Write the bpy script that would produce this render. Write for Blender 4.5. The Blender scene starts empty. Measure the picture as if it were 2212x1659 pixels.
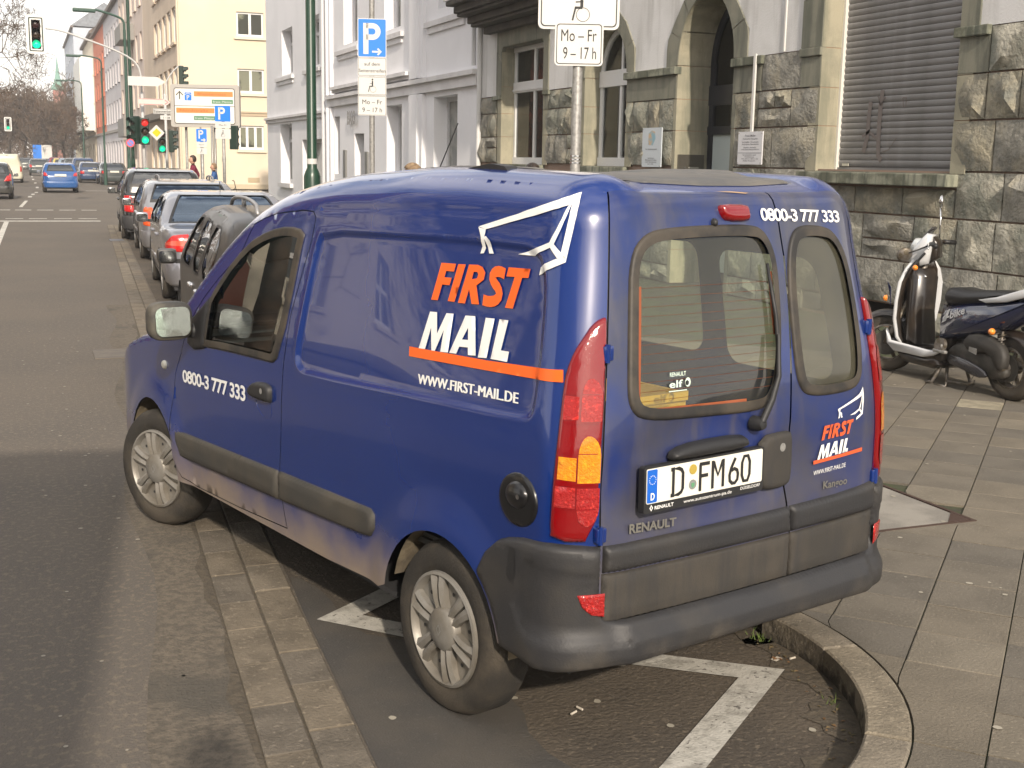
import bpy, bmesh, math, random
import numpy as np
from mathutils import Vector, Matrix, noise
from mathutils.geometry import delaunay_2d_cdt
random.seed(7)
scene = bpy.context.scene
COL = scene.collection
R = math.radians
# ---------------------------------------------------------------- camera
cd = bpy.data.cameras.new('camera'); cam = bpy.data.objects.new('camera', cd); COL.objects.link(cam)
cd.sensor_width = 36; cd.lens = 36 * 2635.4 / 2212; cd.clip_start = .05; cd.clip_end = 3000
_f = Vector((.36373089, .91420684, -.17867761)); _r = Vector((.93022286, -.36654273, .01821671)); _u = Vector((.04883914, .17283598, .98373902))
m = Matrix((_r, _u, -_f)).transposed().to_4x4(); m.translation = (0, 0, 1.8296)
cam.matrix_world = m
scene.camera = cam
# ---------------------------------------------------------------- light
SUN_AZ, SUN_EL = R(9.1), R(28)          # light travels towards azimuth 9.1 deg (from +Y to +X)
ldir = Vector((math.sin(SUN_AZ) * math.cos(SUN_EL), math.cos(SUN_AZ) * math.cos(SUN_EL), -math.sin(SUN_EL)))
sd = bpy.data.lights.new('sun', 'SUN'); so = bpy.data.objects.new('sun', sd); COL.objects.link(so)
sd.energy = 3.5; sd.angle = R(1.3); sd.color = (1, .88, .74)
so.rotation_euler = ldir.to_track_quat('-Z', 'Y').to_euler(); so.location = (-5, -20, 30)
world = bpy.data.worlds.new('World'); scene.world = world; world.use_nodes = True
wt = world.node_tree; wt.nodes.clear()
wo = wt.nodes.new('ShaderNodeOutputWorld'); bg = wt.nodes.new('ShaderNodeBackground'); sky = wt.nodes.new('ShaderNodeTexSky')
sky.sky_type = 'NISHITA'; sky.sun_disc = False; sky.sun_elevation = SUN_EL; sky.sun_rotation = R(180 + 9.1)
sky.air_density = 1.0; sky.dust_density = 2.2; sky.ozone_density = 1.0
tc = wt.nodes.new('ShaderNodeTexCoord'); nz = wt.nodes.new('ShaderNodeTexNoise'); mp = wt.nodes.new('ShaderNodeMapping')
mp.inputs['Scale'].default_value = (1, 1, 3.2); nz.inputs['Scale'].default_value = 1.7; nz.inputs['Detail'].default_value = 7; nz.inputs['Roughness'].default_value = .58
rmp = wt.nodes.new('ShaderNodeValToRGB'); rmp.color_ramp.elements[0].position = .38; rmp.color_ramp.elements[1].position = .62
sep = wt.nodes.new('ShaderNodeSeparateXYZ'); hz = wt.nodes.new('ShaderNodeMapRange')
hz.inputs['From Min'].default_value = .02; hz.inputs['From Max'].default_value = .42; hz.inputs['To Min'].default_value = .9; hz.inputs['To Max'].default_value = .15
mx2 = wt.nodes.new('ShaderNodeMath'); mx2.operation = 'MAXIMUM'
mix = wt.nodes.new('ShaderNodeMix'); mix.data_type = 'RGBA'
wt.links.new(tc.outputs['Generated'], mp.inputs['Vector']); wt.links.new(mp.outputs['Vector'], nz.inputs['Vector'])
wt.links.new(nz.outputs['Fac'], rmp.inputs['Fac']); wt.links.new(tc.outputs['Generated'], sep.inputs[0]); wt.links.new(sep.outputs['Z'], hz.inputs['Value'])
wt.links.new(rmp.outputs['Color'], mx2.inputs[0]); wt.links.new(hz.outputs['Result'], mx2.inputs[1])
wt.links.new(mx2.outputs[0], mix.inputs['Factor']); wt.links.new(sky.outputs['Color'], mix.inputs['A'])
mix.inputs['B'].default_value = (12.2, 11.6, 10.9, 1)
wt.links.new(mix.outputs['Result'], bg.inputs['Color']); bg.inputs['Strength'].default_value = .112
wt.links.new(bg.outputs[0], wo.inputs['Surface'])
vs = scene.view_settings
vs.view_transform = 'Standard'; vs.look = 'None'; vs.gamma = 1; vs.use_curve_mapping = False; vs.exposure = .46
scene.cycles.max_bounces = 6; scene.cycles.diffuse_bounces = 3; scene.cycles.glossy_bounces = 3; scene.cycles.transmission_bounces = 6; scene.cycles.transparent_max_bounces = 12
scene.cycles.sample_clamp_indirect = 8
# ---------------------------------------------------------------- helpers
def sm(x):
    x = max(0., min(1., x)); return x * x * (3 - 2 * x)
def tag(o, label=None, cat=None, group=None, kind=None):
    if label: o['label'] = label
    if cat: o['category'] = cat
    if group: o['group'] = group
    if kind: o['kind'] = kind
    return o
def empty(name, loc=(0, 0, 0), rz=0, label=None, cat=None, group=None, parent=None):
    o = bpy.data.objects.new(name, None); COL.objects.link(o); o.location = loc; o.rotation_euler.z = rz
    o.empty_display_size = .2
    if parent: o.parent = parent
    return tag(o, label, cat, group)
def mesh_obj(name, verts, faces, mat, parent=None, smooth=False, loc=None, auto=None):
    me = bpy.data.meshes.new(name); me.from_pydata([tuple(v) for v in verts], [], [tuple(f) for f in faces])
    mats = mat if isinstance(mat, (list, tuple)) else [mat]
    for m_ in mats: me.materials.append(m_)
    if smooth: me.polygons.foreach_set('use_smooth', [True] * len(me.polygons))
    me.update()
    if auto is not None: me.set_sharp_from_angle(angle=R(auto))
    o = bpy.data.objects.new(name, me); COL.objects.link(o)
    if parent: o.parent = parent
    if loc: o.location = loc
    return o
class MB:
    def __init__(s): s.v = []; s.f = []; s.mi = []; s.cur = 0
    def add(s, vs_, fs):
        n = len(s.v); s.v += [tuple(v) for v in vs_]; s.f += [tuple(i + n for i in f) for f in fs]; s.mi += [s.cur] * len(fs); return s
    def box(s, x0, x1, y0, y1, z0, z1):
        vs_ = [(x, y, z) for z in (z0, z1) for y in (y0, y1) for x in (x0, x1)]
        return s.add(vs_, [(0, 2, 3, 1), (4, 5, 7, 6), (0, 1, 5, 4), (2, 6, 7, 3), (0, 4, 6, 2), (1, 3, 7, 5)])
    def bbox(s, x0, x1, y0, y1, z0, z1, b=.01):
        "box with chamfered edges"
        bm = bmesh.new(); bmesh.ops.create_cube(bm, size=1)
        for v in bm.verts: v.co = Vector(((x0 + x1) / 2 + v.co.x * (x1 - x0), (y0 + y1) / 2 + v.co.y * (y1 - y0), (z0 + z1) / 2 + v.co.z * (z1 - z0)))
        b = min(b, abs(x1 - x0) * .45, abs(y1 - y0) * .45, abs(z1 - z0) * .45)
        bmesh.ops.bevel(bm, geom=bm.edges[:], offset=b, segments=2, affect='EDGES', profile=.6)
        return s.bm(bm)
    def bm(s, bm):
        bm.verts.index_update(); s.add([v.co[:] for v in bm.verts], [[v.index for v in f.verts] for f in bm.faces]); bm.free(); return s
    def tube(s, pts, r, n=10, cap=True, closed=False):
        pts = [Vector(p) for p in pts]; rs = r if isinstance(r, (list, tuple)) else [r] * len(pts)
        N = len(pts); rings = []; up = None
        for i, p in enumerate(pts):
            a = pts[(i - 1) % N] if (i > 0 or closed) else p; b = pts[(i + 1) % N] if (i < N - 1 or closed) else p
            t = (b - a).normalized()
            if up is None: up = Vector((0, 0, 1)) if abs(t.z) < .9 else Vector((1, 0, 0))
            x = up.cross(t)
            if x.length < 1e-5: x = Vector((1, 0, 0)).cross(t)
            x.normalize(); y = t.cross(x); up = y
            rings.append([p + x * math.cos(2 * math.pi * k / n) * rs[i] + y * math.sin(2 * math.pi * k / n) * rs[i] for k in range(n)])
        vs_ = [v for g in rings for v in g]; fs = []
        for i in range(N if closed else N - 1):
            j = (i + 1) % N
            for k in range(n): fs.append((i * n + k, i * n + (k + 1) % n, j * n + (k + 1) % n, j * n + k))
        if cap and not closed: fs += [tuple(range(n))[::-1], tuple((N - 1) * n + k for k in range(n))]
        return s.add(vs_, fs)
    def lathe(s, prof, o=(0, 0, 0), ax=(0, 0, 1), n=24, ref=None):
        "prof: (radius, height) along ax"
        o = Vector(o); ax = Vector(ax).normalized(); x = (Vector(ref) if ref else (Vector((1, 0, 0)) if abs(ax.x) < .9 else Vector((0, 1, 0)))); x = (x - ax * x.dot(ax)).normalized(); y = ax.cross(x)
        vs_ = [o + ax * h + (x * math.cos(2 * math.pi * k / n) + y * math.sin(2 * math.pi * k / n)) * r for r, h in prof for k in range(n)]
        fs = [(i * n + k, i * n + (k + 1) % n, (i + 1) * n + (k + 1) % n, (i + 1) * n + k) for i in range(len(prof) - 1) for k in range(n)]
        return s.add(vs_, fs)
    def prism(s, poly, fr, d0, d1):
        "poly in frame coords (a,b); extruded between depths d0,d1"
        n = len(poly); vs_ = [fr(a, b, d0) for a, b in poly] + [fr(a, b, d1) for a, b in poly]
        fs = [tuple(range(n))[::-1], tuple(range(n, 2 * n))] + [(i, (i + 1) % n, n + (i + 1) % n, n + i) for i in range(n)]
        return s.add(vs_, fs)
    def build(s, name, mat, parent=None, smooth=False, auto=None, **k):
        o = mesh_obj(name, s.v, s.f, mat, parent, smooth or auto is not None, auto=auto, **k)
        if isinstance(mat, (list, tuple)): o.data.polygons.foreach_set('material_index', s.mi)
        return o
def frame(o, ex, ey, ez=None):
    o, ex, ey = Vector(o), Vector(ex), Vector(ey); ez = Vector(ez) if ez else ex.cross(ey)
    return lambda a, b, d=0: o + ex * a + ey * b + ez * d
def roundrect(x0, x1, y0, y1, r, n=5):
    out = []
    for cx, cy, a0 in ((x1 - r, y1 - r, 0), (x0 + r, y1 - r, 90), (x0 + r, y0 + r, 180), (x1 - r, y0 + r, 270)):
        for k in range(n + 1):
            a = R(a0 + 90 * k / n); out.append((cx + r * math.cos(a), cy + r * math.sin(a)))
    return out
def circ(cx, cy, r, n=24, ry=None, a0=0, a1=360):
    m_ = n if a1 - a0 >= 360 else n + 1
    return [(cx + r * math.cos(R(a0 + (a1 - a0) * k / n)), cy + (ry or r) * math.sin(R(a0 + (a1 - a0) * k / n))) for k in range(m_)]
def inpoly(pts, poly):
    pts = np.asarray(pts, float); P = np.asarray(poly, float); x, y = pts[:, 0], pts[:, 1]; c = np.zeros(len(pts), bool)
    j = len(P) - 1
    for i in range(len(P)):
        xi, yi = P[i]; xj, yj = P[j]
        if yi != yj:
            c ^= ((yi > y) != (yj > y)) & (x < (xj - xi) * (y - yi) / (yj - yi) + xi)
        j = i
    return c
def pdist(pts, poly, closed=True):
    pts = np.asarray(pts, float); P = np.asarray(poly, float); d = np.full(len(pts), 1e9)
    n = len(P); rng = range(n) if closed else range(n - 1)
    for i in rng:
        a, b = P[i], P[(i + 1) % n]; ab = b - a; L = ab @ ab
        t = np.clip(((pts - a) @ ab) / (L if L > 1e-12 else 1), 0, 1); q = pts - a - t[:, None] * ab
        d = np.minimum(d, np.hypot(q[:, 0], q[:, 1]))
    return d
def dens(poly, step, closed=True):
    out = []; n = len(poly)
    for i in range(n if closed else n - 1):
        a, b = poly[i], poly[(i + 1) % n]; L = math.hypot(b[0] - a[0], b[1] - a[1]); k = max(1, int(math.ceil(L / step)))
        out += [(a[0] + (b[0] - a[0]) * j / k, a[1] + (b[1] - a[1]) * j / k) for j in range(k)]
    if not closed: out.append(poly[-1])
    return out
def chaikin(p, n=2, closed=True):
    for _ in range(n):
        q = []
        L = len(p)
        if not closed: q.append(p[0])
        for i in range(L if closed else L - 1):
            a, b = p[i], p[(i + 1) % L]; q += [tuple(x * .75 + y * .25 for x, y in zip(a, b)), tuple(x * .25 + y * .75 for x, y in zip(a, b))]
        if not closed: q.append(p[-1])
        p = q
    return p
def inset(poly, d):
    P = [Vector(p) for p in poly]; n = len(P); area = sum(P[i].x * P[(i + 1) % n].y - P[(i + 1) % n].x * P[i].y for i in range(n)); s_ = 1 if area > 0 else -1
    out = []
    for i in range(n):
        e1 = (P[i] - P[i - 1]); e2 = (P[(i + 1) % n] - P[i])
        if e1.length < 1e-9 or e2.length < 1e-9: out.append(tuple(P[i])); continue
        e1.normalize(); e2.normalize(); n1 = Vector((-e1.y, e1.x)); n2 = Vector((-e2.y, e2.x)); b = n1 + n2
        if b.length < 1e-6: b = n1
        b.normalize(); c = max(.4, b.dot(n1)); out.append(tuple(P[i] + b * (s_ * d / c)))
    return out
def sheet(name, outline, holes, step, fn, mat, parent=None, loops=(), lines=(), disp=None, off=0, flip=False, smooth=True, puff=None):
    """triangulated sheet in a 2D domain, lifted by fn(a,b)->xyz, displaced along its normal"""
    V = []; E = []
    def poly(p, st, closed=True):
        p = dens(p, st, closed); n0 = len(V); V.extend(p); n = len(p)
        E.extend((n0 + i, n0 + (i + 1) % n) for i in range(n if closed else n - 1)); return p
    o_ = poly(outline, step); hs = [poly(h, step) for h in holes]
    allo = [o_] + hs
    pl = list(loops)
    if puff:
        h_, r_ = puff; pl += [inset(outline, r_ * k) for k in (.12, .35, .65, 1)]
    ext = []
    for l in pl: ext += dens(l, step)
    for l in lines: ext += dens(l, step, False)
    if ext:
        ext = np.array(ext); k = inpoly(ext, o_) & (pdist(ext, o_) > step * .02)
        for h in hs: k &= ~inpoly(ext, h) & (pdist(ext, h) > step * .02)
        ext = ext[k]; V.extend(map(tuple, ext))
    A = np.array(o_); x0, y0 = A.min(0); x1, y1 = A.max(0)
    gx = np.arange(x0 + step * .5, x1, step); gy = np.arange(y0 + step * .5, y1, step)
    if len(gx) and len(gy):
        G = np.array([(x, y) for i, y in enumerate(gy) for x in gx + (step * .25 if i % 2 else 0)])
        k = inpoly(G, o_) & (pdist(G, o_) > step * .4)
        for h in hs: k &= ~inpoly(G, h) & (pdist(G, h) > step * .4)
        for l in pl: k &= pdist(G, l) > step * .3
        for l in lines: k &= pdist(G, l, False) > step * .3
        V.extend(map(tuple, G[k]))
    r = delaunay_2d_cdt([Vector(v) for v in V], E, [], 0, 1e-6)
    v2 = np.array([(v.x, v.y) for v in r[0]]); F = np.array([f for f in r[2] if len(f) == 3])
    c = v2[F].mean(1); k = inpoly(c, o_)
    for h in hs: k &= ~inpoly(c, h)
    F = F[k]
    used = np.unique(F); mp_ = -np.ones(len(v2), int); mp_[used] = np.arange(len(used)); v2 = v2[used]; F = mp_[F]
    d = np.full(len(v2), float(off))
    if disp is not None: d = d + disp(v2)
    if puff:
        t = np.clip(pdist(v2, outline) / puff[1], 0, 1); d = d + puff[0] * np.sqrt(np.clip(1 - (1 - t) ** 2, 0, 1))
    e = 2e-3; sg = -1. if flip else 1.
    def dis(P):
        q = np.full(len(P), float(off))
        if disp is not None: q = q + disp(P)
        if puff:
            t = np.clip(np.where(inpoly(P, outline), 1, 0) * pdist(P, outline) / puff[1], 0, 1); q = q + puff[0] * np.sqrt(np.clip(1 - (1 - t) ** 2, 0, 1))
        return q
    def lift(P): return np.array([fn(a, b) for a, b in P])
    ex_, ey_ = np.array([e, 0]), np.array([0, e])
    pa, pb, pc, pd_ = lift(v2 + ex_), lift(v2 - ex_), lift(v2 + ey_), lift(v2 - ey_)
    ta, tb = (pa - pb) / (2 * e), (pc - pd_) / (2 * e); n0 = np.cross(ta, tb); n0 /= np.maximum(np.linalg.norm(n0, axis=1), 1e-9)[:, None]
    out = lift(v2) + n0 * (sg * d)[:, None]
    n1 = n0
    if disp is not None or puff:
        e2 = 4e-3
        ga = (dis(v2 + np.array([e2, 0])) - dis(v2 - np.array([e2, 0]))) / (2 * e2); gb = (dis(v2 + np.array([0, e2])) - dis(v2 - np.array([0, e2]))) / (2 * e2)
        ta = ta + n0 * (sg * ga)[:, None]; tb = tb + n0 * (sg * gb)[:, None]; n1 = np.cross(ta, tb); n1 /= np.maximum(np.linalg.norm(n1, axis=1), 1e-9)[:, None]
    n1 = n1 * sg
    fs = [tuple(int(i) for i in f) for f in F]
    # make the winding agree with the domain orientation
    fs = [f if ((v2[f[1]][0] - v2[f[0]][0]) * (v2[f[2]][1] - v2[f[0]][1]) - (v2[f[2]][0] - v2[f[0]][0]) * (v2[f[1]][1] - v2[f[0]][1]) > 0) != flip else f[::-1] for f in fs]
    return mesh_obj(name, out, fs, mat, parent, smooth)
def stroke(pts, w, closed=False):
    "polyline -> ribbon quads in 2D"
    q = []; n = len(pts)
    for i in range(n):
        a = Vector(pts[(i - 1) % n] if (i or closed) else pts[i]); b = Vector(pts[(i + 1) % n] if (i < n - 1 or closed) else pts[i]); t = (b - a).normalized(); nn = Vector((-t.y, t.x)) * w / 2
        p = Vector(pts[i]); q.append((tuple(p + nn), tuple(p - nn)))
    return q
def ribbon(mb, pts, w, fr, d, closed=False):
    q = stroke(pts, w, closed); n = len(q); vv = [fr(*p, d) for ab in q for p in ab]
    mb.add(vv, [(2 * i, 2 * i + 1, 2 * ((i + 1) % n) + 1, 2 * ((i + 1) % n)) for i in range(n if closed else n - 1)])
_tc = {}
def text_geo(s, bold=0, shear=0, space=1.0):
    key = (s, bold, shear, space)
    if key in _tc: return _tc[key]
    cu = bpy.data.curves.new('t', 'FONT'); cu.body = s; cu.offset = bold; cu.shear = shear; cu.resolution_u = 3; cu.space_character = space
    o = bpy.data.objects.new('t', cu); COL.objects.link(o); dg = bpy.context.evaluated_depsgraph_get(); me = o.evaluated_get(dg).to_mesh()
    bm = bmesh.new(); bm.from_mesh(me); bmesh.ops.triangulate(bm, faces=bm.faces[:]); bm.verts.index_update()
    vs_ = [tuple(v.co[:2]) for v in bm.verts]; fs = [tuple(v.index for v in f.verts) for f in bm.faces]; bm.free()
    o.evaluated_get(dg).to_mesh_clear(); bpy.data.objects.remove(o); bpy.data.curves.remove(cu)
    x0 = min(v[0] for v in vs_); x1 = max(v[0] for v in vs_)
    vs_ = [((v[0] - x0) / (x1 - x0), v[1] / .73) for v in vs_]
    _tc[key] = (vs_, fs); return _tc[key]
def text(name, s, fr, w, h, mat, parent=None, bold=0, shear=0, depth=.001, space=1.0, mb=None):
    "text fitted to width w and cap height h from the frame origin"
    vs_, fs = text_geo(s, bold, shear, space); vv = [fr(x * w, y * h, depth) for x, y in vs_]
    if mb is not None: mb.add(vv, fs); return
    return mesh_obj(name, vv, fs, mat, parent)
def dup(root, loc, rz=None, label=None, group=None):
    r = root.copy(); COL.objects.link(r); r.location = loc
    if rz is not None: r.rotation_euler.z = rz
    if label: r['label'] = label
    if group: r['group'] = group
    for ch in list(root.children):
        c = ch.copy(); COL.objects.link(c); c.parent = r
        for g in list(ch.children):
            d = g.copy(); COL.objects.link(d); d.parent = c
    return r
# ---------------------------------------------------------------- materials
def srgb(r, g, b): return tuple(((c / 255) / 12.92 if c / 255 <= .04045 else ((c / 255 + .055) / 1.055) ** 2.4) for c in (r, g, b))
def M(name, col, rough=.6, metal=0, col2=None, sc=4, mixr=(.4, .6), bump=0, bsc=60, coat=0, spec=.5, col3=None, sc3=1, mix3=(.5, .65), dirt=None, alpha=1, emit=None, trans=0, streak=None, det=5, coord='Object', ior=1.45, rvar=0):
    m_ = bpy.data.materials.new(name); m_.use_nodes = True; t = m_.node_tree; N = t.nodes; b = N['Principled BSDF']; L = t.links.new
    b.inputs['Roughness'].default_value = rough; b.inputs['Metallic'].default_value = metal; b.inputs['Specular IOR Level'].default_value = spec
    b.inputs['Coat Weight'].default_value = coat; b.inputs['Coat Roughness'].default_value = .03; b.inputs['Alpha'].default_value = alpha; b.inputs['Transmission Weight'].default_value = trans; b.inputs['IOR'].default_value = ior
    if emit: b.inputs['Emission Color'].default_value = (*emit[0], 1); b.inputs['Emission Strength'].default_value = emit[1]
    co = N.new('ShaderNodeTexCoord'); src = co.outputs[coord]
    cur = None
    def noise_(scale, stretch=None, detail=det):
        n = N.new('ShaderNodeTexNoise'); n.inputs['Scale'].default_value = scale; n.inputs['Detail'].default_value = detail; n.inputs['Roughness'].default_value = .6
        if stretch:
            mp_ = N.new('ShaderNodeMapping'); mp_.inputs['Scale'].default_value = stretch; L(src, mp_.inputs['Vector']); L(mp_.outputs[0], n.inputs['Vector'])
        else: L(src, n.inputs['Vector'])
        return n.outputs['Fac']
    def rng(fac, a, b_, lo=0, hi=1):
        n = N.new('ShaderNodeMapRange'); n.inputs['From Min'].default_value = a; n.inputs['From Max'].default_value = b_; n.inputs['To Min'].default_value = lo; n.inputs['To Max'].default_value = hi; n.interpolation_type = 'SMOOTHSTEP'; L(fac, n.inputs['Value']); return n.outputs['Result']
    def mixc(fac, a, c):
        n = N.new('ShaderNodeMix'); n.data_type = 'RGBA'
        if fac is not None: L(fac, n.inputs['Factor'])
        if isinstance(a, tuple): n.inputs['A'].default_value = (*a, 1)
        else: L(a, n.inputs['A'])
        if isinstance(c, tuple): n.inputs['B'].default_value = (*c, 1)
        else: L(c, n.inputs['B'])
        return n.outputs['Result']
    def math_(op, a, c):
        n = N.new('ShaderNodeMath'); n.operation = op
        for i, x in enumerate((a, c)):
            if isinstance(x, (int, float)): n.inputs[i].default_value = x
            else: L(x, n.inputs[i])
        return n.outputs[0]
    cur = tuple(col)
    if col2: cur = mixc(rng(noise_(sc), *mixr), cur, tuple(col2))
    if col3: cur = mixc(rng(noise_(sc3), *mix3), cur, tuple(col3))
    if streak: # (colour, scale, strength)
        cur = mixc(math_('MULTIPLY', rng(noise_(streak[1], (1, 1, .12)), .45, .7), streak[2]), cur, tuple(streak[0]))
    if dirt: # (colour, z_full, z_none, strength) in object coordinates, broken up by noise
        sp = N.new('ShaderNodeSeparateXYZ'); L(src, sp.inputs[0])
        zz = math_('ADD', sp.outputs['Z'], math_('MULTIPLY', math_('SUBTRACT', noise_(dirt[4] if len(dirt) > 4 else 5), .5), .35))
        g = math_('MULTIPLY', math_('SUBTRACT', 1.0, rng(zz, dirt[1], dirt[2])), dirt[3]); cur = mixc(g, cur, tuple(dirt[0]))
        rr = math_('ADD', math_('MULTIPLY', g, .6), rough); L(rr, b.inputs['Roughness'])
        if coat: L(math_('MULTIPLY', math_('SUBTRACT', 1.0, g), coat), b.inputs['Coat Weight'])
    if isinstance(cur, tuple): b.inputs['Base Color'].default_value = (*cur, 1)
    else: L(cur, b.inputs['Base Color'])
    if rvar and not dirt: L(rng(noise_(sc * 1.7), .3, .7, rough - rvar, rough + rvar), b.inputs['Roughness'])
    if bump:
        bn = N.new('ShaderNodeBump'); bn.inputs['Strength'].default_value = bump; bn.inputs['Distance'].default_value = .01
        L(noise_(bsc, None, 4), bn.inputs['Height']); L(bn.outputs[0], b.inputs['Normal'])
    return m_
def glass(name, tint=(.6, .7, .66), rough=.0, alpha=.35, dust=0, ior=1.6, gcol=(1, 1, 1)):
    "thin pane: mix of transparent and glossy with a fresnel"
    m_ = bpy.data.materials.new(name); m_.use_nodes = True; t = m_.node_tree; N = t.nodes; L = t.links.new; N.clear()
    out = N.new('ShaderNodeOutputMaterial'); tr = N.new('ShaderNodeBsdfTransparent'); gl = N.new('ShaderNodeBsdfGlossy'); fr_ = N.new('ShaderNodeFresnel'); mx = N.new('ShaderNodeMixShader')
    tr.inputs[0].default_value = (*tint, 1); gl.inputs['Roughness'].default_value = rough; gl.inputs[0].default_value = (*gcol, 1); fr_.inputs['IOR'].default_value = ior
    L(fr_.outputs[0], mx.inputs[0]); L(tr.outputs[0], mx.inputs[1]); L(gl.outputs[0], mx.inputs[2]); last = mx.outputs[0]
    if dust:
        df = N.new('ShaderNodeBsdfDiffuse'); df.inputs[0].default_value = (.22, .21, .15, 1); m2 = N.new('ShaderNodeMixShader')
        nz_ = N.new('ShaderNodeTexNoise'); nz_.inputs['Scale'].default_value = 6; rg = N.new('ShaderNodeMapRange'); rg.inputs['From Min'].default_value = .3; rg.inputs['From Max'].default_value = .7; rg.inputs['To Min'].default_value = dust * .6; rg.inputs['To Max'].default_value = dust
        co = N.new('ShaderNodeTexCoord'); L(co.outputs['Object'], nz_.inputs['Vector']); L(nz_.outputs['Fac'], rg.inputs['Value']); L(rg.outputs[0], m2.inputs[0]); L(last, m2.inputs[1]); L(df.outputs[0], m2.inputs[2]); last = m2.outputs[0]
    L(last, out.inputs['Surface']); return m_
blackp = M('black_plastic', (.02, .02, .021), .5, bump=.1, bsc=200)
rubber = M('rubber', (.028, .026, .024), .75, col2=(.06, .052, .042), sc=9, bump=.2, bsc=120)
white_print = M('white_print', (.8, .8, .78), .45)
black_print = M('black_print', (.02, .02, .02), .5)
galv = M('galvanised_steel', (.36, .355, .34), .45, .4, col2=(.25, .245, .23), sc=30, mixr=(.4, .65))
chrome = M('chrome', (.7, .7, .7), .12, 1)
# ================================================================ ground, road, kerbs, pavement
def XL(y): return .44 + .045 * y            # left edge of the gutter strip
def XK(y): return 2.655 + .07 * (y - 4)      # inner kerb edge
ASPH = M('asphalt', (.134, .115, .094), .88, col2=(.116, .102, .086), sc=.55, mixr=(.38, .62), bump=.9, bsc=85, col3=(.19, .158, .118), sc3=34, mix3=(.50, .66), coord='Generated', det=8)
def world_coords(mt):
    "object coordinates of these unmoved sheets are world metres"
    for n in mt.node_tree.nodes:
        if n.type == 'TEX_COORD':
            for l in list(n.outputs['Generated'].links): mt.node_tree.links.new(n.outputs['Object'], l.to_socket)
world_coords(ASPH)
ASPH2 = M('asphalt_bay', (.070, .058, .045), .95, col2=(.098, .080, .060), sc=1.3, mixr=(.4, .62), bump=1, bsc=60, col3=(.14, .115, .085), sc3=38, mix3=(.53, .68))
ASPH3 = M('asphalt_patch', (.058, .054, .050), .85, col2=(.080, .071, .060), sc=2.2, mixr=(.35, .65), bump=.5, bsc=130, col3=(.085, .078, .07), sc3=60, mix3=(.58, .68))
GRIT = M('kerbside_grit', (.160, .134, .102), .95, col2=(.106, .091, .071), sc=26, mixr=(.38, .62), bump=1, bsc=70, col3=(.09, .08, .065), sc3=1.4)
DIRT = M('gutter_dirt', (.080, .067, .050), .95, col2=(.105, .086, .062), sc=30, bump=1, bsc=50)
def flat(name, poly, z, mat, kind='structure', parent=None):
    o = mesh_obj(name, [(x, y, z) for x, y in poly], [range(len(poly))], mat, parent)
    if kind: o['kind'] = kind
    return o
flat('ground', [(-900, -300), (900, -300), (900, 2500), (-900, 2500)], -.012, M('far_ground', (.10, .09, .075), .95))
flat('road', [(-9.5, -40), (9, -40), (9, 2.2), (14, 49), (60, 49), (60, 69), (12, 70), (14, 420), (-9.5, 420)], 0, ASPH)
grit = [(XL(y) - .34 - .10 * math.sin(y * .9) - .02 * y, y) for y in np.arange(1, 16, .5)]
mesh_obj('road_edge_grit', [p for y in np.arange(1, 16, .4) for p in ((XL(y) - .30 - .05 * math.sin(y * 2.1) + .004 * y, y, .003), (XL(y) - .002, y, .003))], [(2 * i, 2 * i + 1, 2 * i + 3, 2 * i + 2) for i in range(37)], GRIT)['kind'] = 'structure'
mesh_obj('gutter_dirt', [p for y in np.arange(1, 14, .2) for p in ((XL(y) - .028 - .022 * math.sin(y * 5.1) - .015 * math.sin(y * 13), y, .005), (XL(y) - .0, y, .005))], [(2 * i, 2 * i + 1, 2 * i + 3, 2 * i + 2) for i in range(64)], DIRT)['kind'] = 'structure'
bay = [(XL(2.4) + .33, 2.4)] + [(1.5 + 1.14 * math.cos(R(a)), 3.65 + 1.14 * math.sin(R(a))) for a in range(-100, 11, 10)] + [(XK(y) + .01, y) for y in (4.2, 10, 20, 34)] + [(XL(34) + .33, 34)]
flat('parking_bay', bay, .003, ASPH2)
PATCH = [(.90, 2.35), (1.45, 2.6), (1.52, 3.0), (1.42, 3.35), (1.50, 3.62), (1.40, 3.95), (1.33, 4.25), (1.10, 4.45), (1.12, 4.9), (1.02, 5.2)] + [(XL(y) + .325, y) for y in (5.0, 4.0, 3.0)]
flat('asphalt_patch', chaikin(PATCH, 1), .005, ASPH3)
PAINT = M('road_paint', (.48, .46, .41), .75, col2=(.30, .285, .25), sc=14, mixr=(.45, .68), bump=.5, bsc=90, col3=(.13, .12, .105), sc3=42, mix3=(.60, .68))
def line2(pts, w, z=.008, jag=.0):
    mb = MB(); q = stroke(pts, w); vv = [(p[0] + random.uniform(-jag, jag), p[1] + random.uniform(-jag, jag), z) for ab in q for p in ab]
    mb.add(vv, [(2 * i, 2 * i + 1, 2 * i + 3, 2 * i + 2) for i in range(len(pts) - 1)]); return mb
def miter(pts, w):
    out = []; n = len(pts)
    for i in range(n):
        p = Vector(pts[i]); ns = []
        if i: t = (p - Vector(pts[i - 1])).normalized(); ns.append(Vector((-t.y, t.x)))
        if i < n - 1: t = (Vector(pts[i + 1]) - p).normalized(); ns.append(Vector((-t.y, t.x)))
        b = sum(ns, Vector((0, 0))).normalized(); c = max(.3, b.dot(ns[0])); out.append((p + b * w / 2 / c, p - b * w / 2 / c))
    return out
q_ = miter([(.55, 2.03), (1.35, 2.68), (1.78, 3.02), (2.42, 3.56), (1.95, 3.91), (1.33, 4.36), (1.10, 4.60), (1.46, 4.88), (2.55, 5.55), (2.62, 5.66)], .125)
mesh_obj('zigzag_marking', [(*p, .009) for ab in q_ for p in ab], [(2 * i, 2 * i + 1, 2 * i + 3, 2 * i + 2) for i in range(len(q_) - 1)], PAINT)['kind'] = 'structure'
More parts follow.
